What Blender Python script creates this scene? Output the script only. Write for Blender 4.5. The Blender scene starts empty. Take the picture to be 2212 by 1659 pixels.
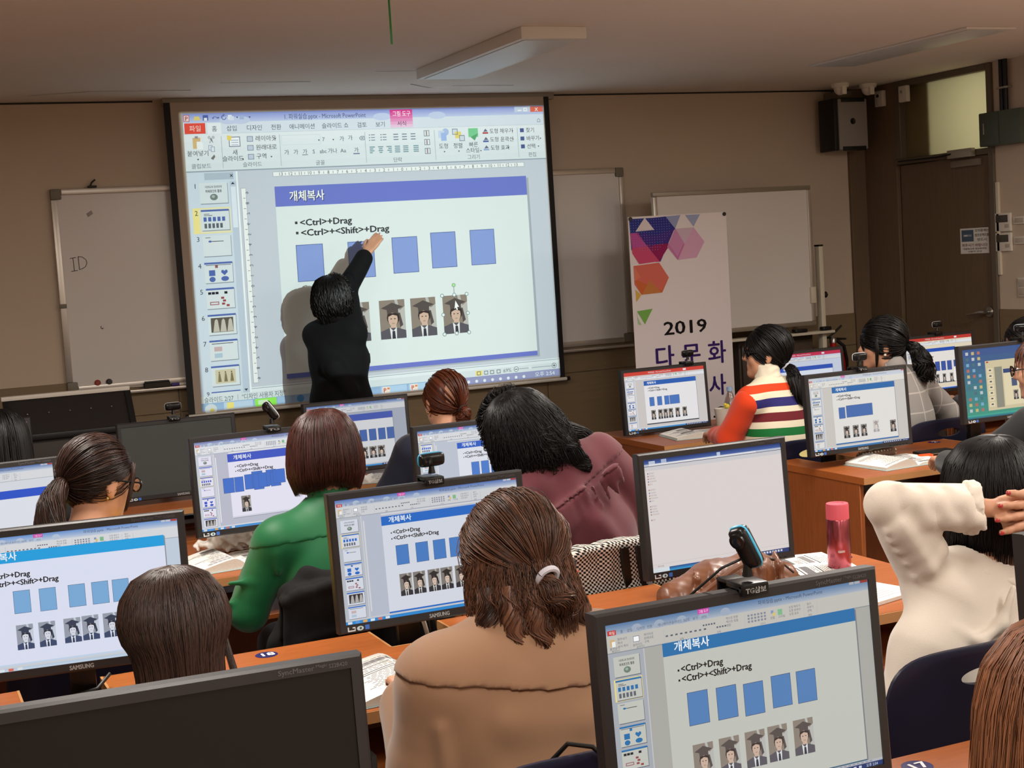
import bpy, bmesh, math, random, time
import numpy as np
from mathutils import Vector, Matrix, Euler
import openvdb

T0 = time.time()
S = bpy.context.scene
COL = S.collection
rad = math.radians
PI = math.pi


def lin(c):
    return tuple(((v / 255) / 12.92 if v / 255 <= .04045 else ((v / 255 + .055) / 1.055) ** 2.4) for v in c[:3])


# ------------------------------------------------------------------ camera
cam_d = bpy.data.cameras.new('camera')
cam = bpy.data.objects.new('camera', cam_d)
COL.objects.link(cam)
cam_d.sensor_width = 36
cam_d.lens = 3162 / 2212 * 36
cam_d.clip_start = .05
_y, _p, _r = rad(23.49), rad(5.01), rad(3.62)
fwd = Vector((math.sin(_y) * math.cos(_p), math.cos(_y) * math.cos(_p), -math.sin(_p)))
rgt = Vector((math.cos(_y), -math.sin(_y), 0))
dwn = fwd.cross(rgt)
r2 = math.cos(_r) * rgt + math.sin(_r) * dwn
d2 = -math.sin(_r) * rgt + math.cos(_r) * dwn
m = Matrix((r2, -d2, -fwd)).transposed().to_4x4()
m.translation = Vector((0, 0, 1.67))
cam.matrix_world = m
S.camera = cam

# ------------------------------------------------------------------ view, world and lamps
S.view_settings.view_transform = 'Standard'
S.view_settings.look = 'None'
S.view_settings.exposure = 0
S.view_settings.gamma = 1
S.view_settings.use_curve_mapping = False
W = bpy.data.worlds.new('world')
S.world = W
W.use_nodes = True
W.node_tree.nodes['Background'].inputs[0].default_value = (1, .88, .76, 1)
W.node_tree.nodes['Background'].inputs[1].default_value = .04


def area_lamp(name, loc, sx, sy, power, col, rot=(0, 0, 0)):
    d = bpy.data.lights.new(name, 'AREA')
    d.shape = 'RECTANGLE'
    d.size, d.size_y = sx, sy
    d.energy = power
    d.color = col
    o = bpy.data.objects.new(name, d)
    COL.objects.link(o)
    o.location = loc
    o.rotation_euler = rot
    return o


WARM = (1, .93, .85)
# the fluorescent fixtures over the rear half of the room are lit, the two over the front are switched off
for fx in (.45, 2.97, 5.45):
    for fy, pw in ((3.9, 60), (1.1, 39), (-1.7, 50)):
        area_lamp('ceiling_lamp', (fx, fy, 2.60), .34, 1.35, pw, WARM)
area_lamp('corridor_lamp', (7.35, 7.45, 2.35), .5, .5, 5, (1, .95, .78), (0, rad(90), 0))

# projector: a spot lamp masked to the rectangle of the projected picture
PJ = Vector((3.15, 3.6, 2.45))
IMG = [Vector(v) for v in ((1.767, 8.6, 2.606), (4.074, 8.6, 2.614), (4.085, 8.6, .871), (1.739, 8.6, .868))]
pd = bpy.data.lights.new('projector_lamp', 'SPOT')
pd.energy = 800
pd.color = (.86, 1, .99)
pd.spot_size = rad(50)
pd.spot_blend = 0
pd.shadow_soft_size = .012
po = bpy.data.objects.new('projector_lamp', pd)
COL.objects.link(po)
po.location = PJ
po.rotation_euler = (rad(90), 0, 0)
pd.use_nodes = True
nt = pd.node_tree
em = nt.nodes['Emission']
tc = nt.nodes.new('ShaderNodeTexCoord')
sp = nt.nodes.new('ShaderNodeSeparateXYZ')
nt.links.new(tc.outputs['Normal'], sp.inputs[0])


def mth(tree, op, a, b=None, c=None):
    n = tree.nodes.new('ShaderNodeMath')
    n.operation = op
    for i, v in enumerate((a, b, c)):
        if v is None:
            continue
        if isinstance(v, (int, float)):
            n.inputs[i].default_value = v
        else:
            tree.links.new(v, n.inputs[i])
    return n.outputs[0]


_d = 8.6 - PJ.y
_az = mth(nt, 'ABSOLUTE', sp.outputs[2])
_u = mth(nt, 'ADD', mth(nt, 'MULTIPLY', mth(nt, 'DIVIDE', sp.outputs[0], _az), _d), PJ.x)
_v = mth(nt, 'ADD', mth(nt, 'MULTIPLY', mth(nt, 'DIVIDE', sp.outputs[1], _az), _d), PJ.z)
_m = mth(nt, 'MULTIPLY', mth(nt, 'MULTIPLY', mth(nt, 'GREATER_THAN', _u, 1.752), mth(nt, 'LESS_THAN', _u, 4.080)),
         mth(nt, 'MULTIPLY', mth(nt, 'GREATER_THAN', _v, .870), mth(nt, 'LESS_THAN', _v, 2.610)))
nt.links.new(_m, em.inputs['Strength'])

# ------------------------------------------------------------------ materials
MATS = {}


def mat(name, col, rough=.55, metal=0, spec=.4, noise=None, bump=None, stretch=(1, 1, 1), trans=0, emit=None, coat=0, sheen=0, alpha=None):
    """principled material; noise = (scale, amount), bump = (scale, strength, distance)"""
    if name in MATS:
        return MATS[name]
    m = bpy.data.materials.new(name)
    m.use_nodes = True
    t = m.node_tree
    b = t.nodes['Principled BSDF']
    c = lin(col)
    b.inputs['Base Color'].default_value = (*c, 1)
    b.inputs['Roughness'].default_value = rough
    b.inputs['Metallic'].default_value = metal
    b.inputs['Specular IOR Level'].default_value = spec
    b.inputs['Transmission Weight'].default_value = trans
    b.inputs['Coat Weight'].default_value = coat
    b.inputs['Sheen Weight'].default_value = sheen
    if alpha is not None:
        b.inputs['Alpha'].default_value = alpha
    if emit:
        b.inputs['Emission Color'].default_value = (*lin(emit), 1)
        b.inputs['Emission Strength'].default_value = 1
    if noise or bump:
        tx = t.nodes.new('ShaderNodeTexCoord')
        mp = t.nodes.new('ShaderNodeMapping')
        mp.inputs['Scale'].default_value = stretch
        t.links.new(tx.outputs['Object'], mp.inputs[0])
    if noise:
        n = t.nodes.new('ShaderNodeTexNoise')
        n.inputs['Scale'].default_value = noise[0]
        n.inputs['Detail'].default_value = 5
        t.links.new(mp.outputs[0], n.inputs['Vector'])
        r = t.nodes.new('ShaderNodeValToRGB')
        a = noise[1]
        r.color_ramp.elements[0].position = .3
        r.color_ramp.elements[1].position = .7
        r.color_ramp.elements[0].color = (*[v * (1 - a) for v in c], 1)
        r.color_ramp.elements[1].color = (*[min(1, v * (1 + a)) for v in c], 1)
        t.links.new(n.outputs['Fac'], r.inputs[0])
        t.links.new(r.outputs[0], b.inputs['Base Color'])
    if bump:
        n = t.nodes.new('ShaderNodeTexNoise')
        n.inputs['Scale'].default_value = bump[0]
        n.inputs['Detail'].default_value = 4
        t.links.new(mp.outputs[0], n.inputs['Vector'])
        bp = t.nodes.new('ShaderNodeBump')
        bp.inputs['Strength'].default_value = bump[1]
        bp.inputs['Distance'].default_value = bump[2]
        t.links.new(n.outputs['Fac'], bp.inputs['Height'])
        t.links.new(bp.outputs[0], b.inputs['Normal'])
    MATS[name] = m
    return m


def vcol_mat(name, emissive, rough=.35, k=1.0):
    """flat print and display pictures: the colours of the picture come with the mesh"""
    m = bpy.data.materials.new(name)
    m.use_nodes = True
    t = m.node_tree
    a = t.nodes.new('ShaderNodeVertexColor')
    a.layer_name = 'Col'
    b = t.nodes['Principled BSDF']
    if emissive:
        b.inputs['Base Color'].default_value = (.01, .01, .01, 1)
        b.inputs['Roughness'].default_value = rough
        b.inputs['Specular IOR Level'].default_value = .25
        t.links.new(a.outputs[0], b.inputs['Emission Color'])
        b.inputs['Emission Strength'].default_value = k
    else:
        b.inputs['Roughness'].default_value = rough
        b.inputs['Specular IOR Level'].default_value = .1
        t.links.new(a.outputs[0], b.inputs['Base Color'])
    MATS[name] = m
    return m


M_WALL = mat('cream_plaster', (204, 186, 166), .8, noise=(1.3, .04), bump=(60, .08, .01))
M_CEIL = mat('ceiling_plaster', (236, 226, 216), .85, noise=(.9, .03), bump=(40, .1, .01))
M_FLOOR = mat('floor_vinyl', (158, 148, 138), .5, noise=(6, .1))
M_WAINS = mat('brown_panel', (128, 108, 80), .5, noise=(9, .06), stretch=(.4, 1, 6))
M_DOOR = mat('brown_door', (112, 92, 72), .5, noise=(9, .07), stretch=(6, 6, .5))
M_ALU = mat('aluminium', (200, 192, 182), .35, metal=.7)
M_GREYPL = mat('grey_plastic', (122, 114, 98), .5)
M_BOARD = mat('whiteboard_enamel', (224, 219, 214), .22, spec=.5, noise=(1, .02))
M_BLACK = mat('black_plastic', (20, 19, 19), .42, bump=(300, .05, .002))
M_BLACKS = mat('black_satin', (14, 14, 15), .3)
M_BEZEL = mat('bezel_plastic', (38, 36, 37), .38, spec=.5)
M_WHITE = mat('white_plastic', (225, 218, 206), .45)
M_CREAM = mat('cream_paint_metal', (215, 206, 185), .4)
M_STEEL = mat('steel', (180, 176, 168), .28, metal=.9)
M_DESK = mat('desk_wood', (160, 88, 40), .42, spec=.35, noise=(26, .12), stretch=(.35, 5, 5))
M_DESKV = mat('desk_wood_upright', (142, 76, 34), .45, noise=(26, .12), stretch=(5, 5, .4))
M_DESKE = mat('desk_edge_band', (184, 132, 84), .45)
M_NAVY = mat('navy_chair_plastic', (28, 30, 52), .42, spec=.4)
M_PAPER = mat('paper', (236, 233, 226), .8)
M_PRINT = vcol_mat('printed_picture', False, .6)
M_LCD = vcol_mat('lit_display', True, .5, .92)
M_LCDOFF = mat('dark_display', (26, 28, 27), .35, spec=.5)
M_LCDOFF2 = mat('dark_display_matt', (54, 57, 55), .55, spec=.5)


# ------------------------------------------------------------------ mesh helpers
class MB:
    def __init__(s):
        s.v, s.f, s.mi = [], [], []
        s.smooth = []

    def add(s, vs, fs, smooth=False, mi=0):
        b = len(s.v)
        s.v += [tuple(v) for v in vs]
        s.f += [tuple(i + b for i in f) for f in fs]
        s.smooth += [smooth] * len(fs)
        s.mi += [mi] * len(fs)
        return s

    def bm(s, bm, smooth=False, mi=0):
        bm.verts.ensure_lookup_table()
        bm.verts.index_update()
        s.add([v.co[:] for v in bm.verts], [[v.index for v in f.verts] for f in bm.faces], smooth, mi)
        bm.free()
        return s

    def box(s, x0, y0, z0, x1, y1, z1, bev=0, seg=2, M=None, mi=0):
        bm = bmesh.new()
        bmesh.ops.create_cube(bm, size=1)
        for v in bm.verts:
            v.co = Vector(((x0 + x1) / 2 + v.co.x * (x1 - x0), (y0 + y1) / 2 + v.co.y * (y1 - y0), (z0 + z1) / 2 + v.co.z * (z1 - z0)))
        if bev:
            bmesh.ops.bevel(bm, geom=list(bm.edges), offset=bev, segments=seg, affect='EDGES', profile=.6)
        if M:
            bmesh.ops.transform(bm, matrix=M, verts=bm.verts)
        return s.bm(bm, bev > 0, mi)

    def tube(s, pts, r, n=8, caps=True, mi=0):
        pts = [Vector(p) for p in pts]
        rs = r if isinstance(r, (list, tuple)) else [r] * len(pts)
        vs, fs = [], []
        up = None
        for i, p in enumerate(pts):
            t = (pts[min(i + 1, len(pts) - 1)] - pts[max(i - 1, 0)]).normalized()
            if up is None:
                up = Vector((0, 0, 1)) if abs(t.z) < .9 else Vector((1, 0, 0))
            a = t.cross(up).normalized()
            up = a.cross(t).normalized()
            for k in range(n):
                w = 2 * PI * k / n
                vs.append(p + (a * math.cos(w) + up * math.sin(w)) * rs[i])
        for i in range(len(pts) - 1):
            for k in range(n):
                fs.append((i * n + k, i * n + (k + 1) % n, (i + 1) * n + (k + 1) % n, (i + 1) * n + k))
        if caps:
            fs.append(tuple(range(n - 1, -1, -1)))
            fs.append(tuple((len(pts) - 1) * n + k for k in range(n)))
        return s.add(vs, fs, True, mi)

    def lathe(s, prof, c=(0, 0, 0), n=24, M=None, mi=0):
        vs, fs = [], []
        for (r, z) in prof:
            for k in range(n):
                w = 2 * PI * k / n
                vs.append(Vector((c[0] + r * math.cos(w), c[1] + r * math.sin(w), c[2] + z)))
        if M:
            vs = [M @ v for v in vs]
        for i in range(len(prof) - 1):
            for k in range(n):
                fs.append((i * n + k, i * n + (k + 1) % n, (i + 1) * n + (k + 1) % n, (i + 1) * n + k))
        fs.append(tuple(range(n - 1, -1, -1)))
        fs.append(tuple((len(prof) - 1) * n + k for k in range(n)))
        return s.add(vs, fs, True, mi)

    def prism(s, poly, f0, f1, mi=0, smooth=False):
        """poly: 2-D outline; f0, f1 map (a, b) to the two end faces"""
        n = len(poly)
        vs = [f0(*p) for p in poly] + [f1(*p) for p in poly]
        fs = [tuple(range(n)), tuple(range(2 * n - 1, n - 1, -1))]
        fs += [(i, n + i, n + (i + 1) % n, (i + 1) % n) for i in range(n)]
        return s.add(vs, fs, smooth, mi)

    def sphere(s, c, r, n=12, M=None, mi=0):
        bm = bmesh.new()
        bmesh.ops.create_uvsphere(bm, u_segments=n, v_segments=max(6, n * 2 // 3), radius=1)
        r = r if isinstance(r, (tuple, list)) else (r, r, r)
        for v in bm.verts:
            v.co = Vector((v.co.x * r[0], v.co.y * r[1], v.co.z * r[2]))
            if M:
                v.co = M @ v.co
            v.co += Vector(c)
        return s.bm(bm, True, mi)

    def build(s, name, mats, parent=None, loc=None, fixn=True):
        me = bpy.data.meshes.new(name)
        me.from_pydata(s.v, [], s.f)
        mats = mats if isinstance(mats, (list, tuple)) else [mats]
        for q in mats:
            me.materials.append(q)
        if fixn:
            bm = bmesh.new()
            bm.from_mesh(me)
            bmesh.ops.recalc_face_normals(bm, faces=bm.faces)
            bm.to_mesh(me)
            bm.free()
        me.polygons.foreach_set('use_smooth', s.smooth)
        me.polygons.foreach_set('material_index', s.mi)
        me.update()
        if any(s.smooth):
            me.set_sharp_from_angle(angle=rad(40))
        return put(me, name, parent, loc)


def put(me, name, parent=None, loc=None):
    o = bpy.data.objects.new(name, me)
    COL.objects.link(o)
    if parent is not None:
        o.parent = parent
    if loc is not None:
        o.location = loc
    return o


def tag(o, label=None, cat=None, group=None, kind=None):
    if label:
        o['label'] = label
    if cat:
        o['category'] = cat
    if group:
        o['group'] = group
    if kind:
        o['kind'] = kind
    return o


def thing(name, label, cat, loc=(0, 0, 0), rz=0, group=None, kind=None):
    o = bpy.data.objects.new(name, None)
    o.empty_display_size = .1
    COL.objects.link(o)
    o.location = loc
    o.rotation_euler = (0, 0, rz)
    return tag(o, label, cat, group, kind)


def structure(o):
    o['kind'] = 'structure'
    return o


# ------------------------------------------------------------------ lettering and flat pictures
_TX = {}
ADV = .92

def _outline(txt):
    c = bpy.data.curves.new('lettering', 'FONT')
    c.body = txt
    c.size = 1
    c.resolution_u = 2
    o = bpy.data.objects.new('lettering', c)
    COL.objects.link(o)
    dg = bpy.context.evaluated_depsgraph_get()
    ev = o.evaluated_get(dg)
    me = ev.to_mesh()
    vs = [(v.co.x, v.co.y) for v in me.vertices]
    fs = [tuple(p.vertices) for p in me.polygons]
    ev.to_mesh_clear()
    bpy.data.objects.remove(o)
    bpy.data.curves.remove(c)
    return vs, fs


def glyphs(txt):
    """outline-filled lettering as 2-D faces, height 1 = font size; Hangul is set glyph by glyph"""
    if txt in _TX:
        return _TX[txt]
    if len(txt) == 1 or all(ord(q) < 0x250 for q in txt):
        vs, fs = _outline(txt)
    else:
        vs, fs, x, run = [], [], 0, ''
        parts = []
        for q in txt:
            if ord(q) < 0x250:
                run += q
            else:
                if run:
                    parts.append(run)
                    run = ''
                parts.append(q)
        if run:
            parts.append(run)
        for q in parts:
            if q.strip() == '':
                x += .26 * len(q)
                continue
            pv, pf, pw = glyphs(q)
            b = len(vs)
            vs += [(a + x, y) for a, y in pv]
            fs += [tuple(i + b for i in f) for f in pf]
            x += ADV if ord(q[0]) >= 0x250 else pw + .06 + .26 * (len(q) - len(q.rstrip()))
    w = max((v[0] for v in vs), default=0)
    _TX[txt] = (vs, fs, w)
    return _TX[txt]


class Canvas:
    """a flat picture in its own pixel frame, built of coloured faces in thin layers"""

    def __init__(s):
        s.v, s.f, s.c, s.lay = [], [], [], 0
        s.bb = []

    def level(s, pts):
        """the lowest layer that lies over everything these points cover"""
        xs, ys = [p[0] for p in pts], [p[1] for p in pts]
        q = (min(xs), min(ys), max(xs), max(ys))
        l = 0
        for b in s.bb:
            if b[4] > l and b[0] < q[2] and b[2] > q[0] and b[1] < q[3] and b[3] > q[1]:
                l = b[4]
        s.bb.append((*q, l + 1))
        s.lay = l + 1

    def poly(s, pts, col, up=True):
        s.level(pts)
        b = len(s.v)
        s.v += [(x, y, s.lay) for x, y in pts]
        s.f.append(tuple(range(b, b + len(pts))))
        s.c.append(lin(col))

    def rect(s, x0, y0, x1, y1, col, up=True):
        s.poly([(x0, y0), (x1, y0), (x1, y1), (x0, y1)], col, up)

    def frame(s, x0, y0, x1, y1, col, w=1):
        for q in ((x0, y0, x1, y0 + w), (x0, y1 - w, x1, y1), (x0, y0, x0 + w, y1), (x1 - w, y0, x1, y1)):
            s.rect(*q, col, q[1] == y0 and q[3] == y0 + w)

    def vgrad(s, x0, y0, x1, y1, c0, c1, n=6):
        for i in range(n):
            a = i / (n - 1)
            s.rect(x0, y0 + (y1 - y0) * i / n, x1, y0 + (y1 - y0) * (i + 1) / n, [p + (q - p) * a for p, q in zip(c0, c1)], i == 0)

    def oval(s, x, y, rx, ry, col, n=14, up=True):
        s.poly([(x + rx * math.cos(2 * PI * k / n), y + ry * math.sin(2 * PI * k / n)) for k in range(n)], col, up)

    def line(s, x0, y0, x1, y1, w, col):
        dx, dy = x1 - x0, y1 - y0
        l = math.hypot(dx, dy) or 1
        nx, ny = -dy / l * w / 2, dx / l * w / 2
        s.poly([(x0 + nx, y0 + ny), (x1 + nx, y1 + ny), (x1 - nx, y1 - ny), (x0 - nx, y0 - ny)], col)

    def text(s, x, y, h, txt, col, bold=0., anchor='l', width=None, rot=0):
        vs, fs, w = glyphs(txt)
        if not vs:
            return
        sx = width / w if width and w else h
        x0 = x - (0 if anchor == 'l' else w * sx / 2 if anchor == 'c' else w * sx)
        for dx, dy in (((-bold, 0), (bold, 0), (0, bold * .7), (0, -bold * .7)) if bold else ((0, 0),)):
            b = len(s.v)
            if rot:
                q = [(x + (py + dy) * h, y - (px + dx) * sx) for px, py in vs]
            else:
                q = [(x0 + (px + dx) * sx, y - (py + dy) * h) for px, py in vs]
            s.level(q)
            s.v += [(a, b_, s.lay) for a, b_ in q]
            s.f += [tuple(i + b for i in f) for f in fs]
            s.c += [lin(col)] * len(fs)

    def build(s, name, fn, material, parent=None, extra=()):
        """fn(x, y, layer) -> 3-D point"""
        me = bpy.data.meshes.new(name)
        me.from_pydata([fn(*v) for v in s.v], [], s.f)
        me.materials.append(material)
        at = me.color_attributes.new('Col', 'FLOAT_COLOR', 'CORNER')
        buf = np.empty((len(me.loops), 4), np.float32)
        st = np.empty(len(me.polygons), np.int32)
        tt = np.empty(len(me.polygons), np.int32)
        me.polygons.foreach_get('loop_start', st)
        me.polygons.foreach_get('loop_total', tt)
        buf[:] = np.repeat(np.array([(*c, 1) for c in s.c], np.float32), tt, axis=0)
        at.data.foreach_set('color', buf.ravel())
        return put(me, name, parent)
# ------------------------------------------------------------------ room shell
XL, XR, YB, YF, ZC = -2.6, 6.65, -4.2, 8.7, 2.697
structure(MB().box(XL - .1, YB - .1, -.1, XR + 1.3, YF + .1, 0).build('floor', M_FLOOR))
structure(MB().box(XL - .1, YB - .1, ZC, XR + 1.3, YF + .1, ZC + .1).build('ceiling', M_CEIL))
wall_f = structure(MB().box(XL - .1, YF, 0, XR + 1.3, YF + .1, ZC).build('wall_front', M_WALL))
structure(MB().box(XL - .1, YB, 0, XL, YF, ZC).build('wall_left', M_WALL))
structure(MB().box(XL - .1, YB - .1, 0, XR + 1.3, YB, ZC).build('wall_back', M_WALL))
wall_r = structure(MB().box(XR, YB, 0, XR + .12, 7.36, ZC).build('wall_right', M_WALL))
structure(MB().box(XR + 1.15, 5.5, 0, XR + 1.25, YF, ZC).build('wall_corridor', M_WALL))
# wainscot: a cap strip over tall boards, every board proud of the wall with an open joint
xs = [-2.6, -1.97, -.77, .43, 1.63, 2.83, 4.03, 5.23, 6.505]
for a, b in zip(xs[:-1], xs[1:]):
    MB().box(a + .002, YF - .016, .876, b - .002, YF, 1.102, .002, 1).build('panel', M_WAINS, wall_f)
    MB().box(a + .002, YF - .016, .1, b - .002, YF, .872, .002, 1).build('panel', M_WAINS, wall_f)
ys = [-4.2, -3, -1.8, -.6, .6, 1.8, 3, 4.2, 5.4, 6.6, 7.355]
for a, b in zip(ys[:-1], ys[1:]):
    MB().box(XR - .016, a + .002, .1, XR, b - .002, 1.13, .002, 1).build('panel', M_WAINS, wall_r)
structure(MB().box(XL, YF - .02, 0, 6.505, YF, .098, .003, 1).build('baseboard_front', M_WAINS))
structure(MB().box(XR - .02, YB, 0, XR, 7.355, .098, .003, 1).build('baseboard_right', M_WAINS))
# dark joint under the ceiling
structure(MB().box(XL, YF - .006, ZC - .012, 1.62, YF, ZC - .003).build('trim_1', M_BLACK))
structure(MB().box(4.2, YF - .006, ZC - .012, 6.5, YF, ZC - .003).build('trim_2', M_BLACK))
# brown post in the corner and the door surround
structure(MB().box(6.505, YF - .03, 0, XR, YF, ZC - .001, .003, 1).build('trim_3', M_DOOR))
structure(MB().box(XR - .012, 8.325, 0, XR + .12, 8.67, ZC - .001, .003, 1).build('trim_4', M_DOOR))
# door with transom light above
door = structure(thing('door_1', None, None, (XR, 7.86, 0)))
MB().box(.012, -.448, .008, .055, .452, 2.122, .003, 1).build('door_leaf', M_DOOR, door)
fr = MB()
fr.box(-.02, -.50, 0, .12, -.452, ZC - .001, .004, 1)
fr.box(-.02, -.452, 2.126, .12, .465, 2.165, .004, 1)
fr.box(-.02, .40, 2.165, .12, .465, 2.66, .004, 1)
fr.box(-.02, -.452, 2.655, .12, .465, ZC - .001, .004, 1)
fr.build('door_frame', mat('grey_brown_frame', (104, 92, 78), .5), door)
h = MB()
h.lathe([(.001, -.012), (.036, -.010), (.036, -.003), (.030, .002)], n=24, M=Matrix.Translation((-.002, -.393, 1.11)) @ Matrix.Rotation(rad(-90), 4, 'Y'))
h.tube([(-.005, -.393, 1.11), (-.05, -.393, 1.112), (-.058, -.37, 1.112), (-.055, -.31, 1.10), (-.052, -.24, 1.092)], [.012, .012, .012, .010, .006], 10)
h.build('door_handle', M_STEEL, door)
g = bpy.data.materials.new('frosted_glass')
g.use_nodes = True
tr = g.node_tree.nodes.new('ShaderNodeBsdfTranslucent')
tr.inputs[0].default_value = (.8, .78, .62, 1)
gl = g.node_tree.nodes.new('ShaderNodeMixShader')
gl.inputs[0].default_value = .25
g.node_tree.nodes['Principled BSDF'].inputs['Base Color'].default_value = (*lin((150, 140, 112)), 1)
g.node_tree.nodes['Principled BSDF'].inputs['Roughness'].default_value = .25
g.node_tree.links.new(tr.outputs[0], gl.inputs[1])
g.node_tree.links.new(g.node_tree.nodes['Principled BSDF'].outputs[0], gl.inputs[2])
g.node_tree.links.new(gl.outputs[0], g.node_tree.nodes['Material Output'].inputs[0])
win = structure(MB().box(XR + .03, 7.408, 2.165, XR + .036, 8.26, 2.656).build('window_1', g))
structure(MB().box(XR + .06, 8.0, 0, XR + .12, 8.33, ZC - .001).build('transom_light_blocker', M_WALL))  # unseen block added behind the transom glass to keep its far third dark
cl = thing('door_closer', 'grey hydraulic closer box with arm over the brown door', 'door closer', (XR, 7.68, 2.15))
MB().box(-.065, -.16, -.03, -.021, .06, .025, .004).build('closer_body', mat('closer_grey', (170, 165, 152), .4, metal=.4), cl)
MB().box(-.014, -.18, -.088, .011, .09, -.045, .003).build('mounting_plate', mat('closer_grey2', (132, 120, 104), .5), cl)
MB().tube([(-.06, .02, .0), (-.075, .15, -.01), (-.06, .56, -.005)], .007, 6).build('closer_arm', M_BLACKS, cl)
# ------------------------------------------------------------------ the slide program on displays
WHITE = (240, 242, 246)


def portrait(c, x, y, w, h, k=0):
    """student in gown and mortarboard against a grey wall; k = 0 warm, 1 grey, 2 contrasty, 3 faded"""
    P = [dict(bg=(142, 131, 120), lt=(186, 186, 182), cap=(88, 80, 78), hair=(58, 50, 48), skin=(206, 178, 160), gown=(92, 90, 98), shirt=(226, 228, 228), tie=(60, 60, 74)),
         dict(bg=(152, 158, 172), lt=(200, 208, 222), cap=(52, 62, 84), hair=(36, 38, 52), skin=(216, 220, 232), gown=(58, 74, 108), shirt=(232, 238, 250), tie=(46, 58, 88)),
         dict(bg=(128, 122, 116), lt=(176, 172, 166), cap=(40, 36, 38), hair=(28, 24, 26), skin=(214, 190, 174), gown=(44, 44, 52), shirt=(228, 228, 226), tie=(34, 36, 44)),
         dict(bg=(208, 200, 196), lt=(224, 220, 216), cap=(164, 156, 154), hair=(160, 150, 148), skin=(226, 214, 206), gown=(168, 166, 170), shirt=(236, 236, 236), tie=(160, 160, 166))][k]
    X = lambda a: x + a * w
    Y = lambda b: y + b * h
    pl = lambda pts, col: c.poly([(X(a), Y(b)) for a, b in pts], col)
    pl([(0, 0), (1, 0), (1, 1), (0, 1)], P['bg'])
    pl([(.74, .3), (1, .18), (1, .85), (.82, .9)], P['lt'])
    pl([(.6, 0), (.72, 0), (.80, .3), (.70, .3)], P['lt'])
    pl([(.72, .34), (.80, .34), (.90, .66), (.78, .72)], P['cap'])          # tassel side
    c.oval(X(.52), Y(.46), .245 * w, .20 * h, P['hair'])
    pl([(.42, .6), (.62, .6), (.66, .86), (.38, .86)], P['skin'])
    c.oval(X(.51), Y(.50), .19 * w, .185 * h, P['skin'])
    pl([(.30, .34), (.72, .34), (.70, .42), (.5, .38), (.32, .43)], P['hair'])
    pl([(.28, .22), (.74, .22), (.72, .36), (.5, .33), (.30, .36)], P['cap'])
    pl([(.06, .20), (.5, .07), (.94, .19), (.52, .30)], P['cap'])
    for ex in (.44, .585):
        c.oval(X(ex), Y(.485), .035 * w, .013 * h, P['hair'], 8)
    c.oval(X(.515), Y(.605), .06 * w, .014 * h, [v * .8 for v in P['skin']], 8)
    pl([(0, .80), (.34, .72), (.66, .72), (1, .80), (1, 1), (0, 1)], P['gown'])
    pl([(.36, .70), (.5, .80), (.64, .70), (.62, 1), (.40, 1)], P['shirt'])
    pl([(.46, .80), (.56, .80), (.58, 1), (.44, 1)], P['tie'])


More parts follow.
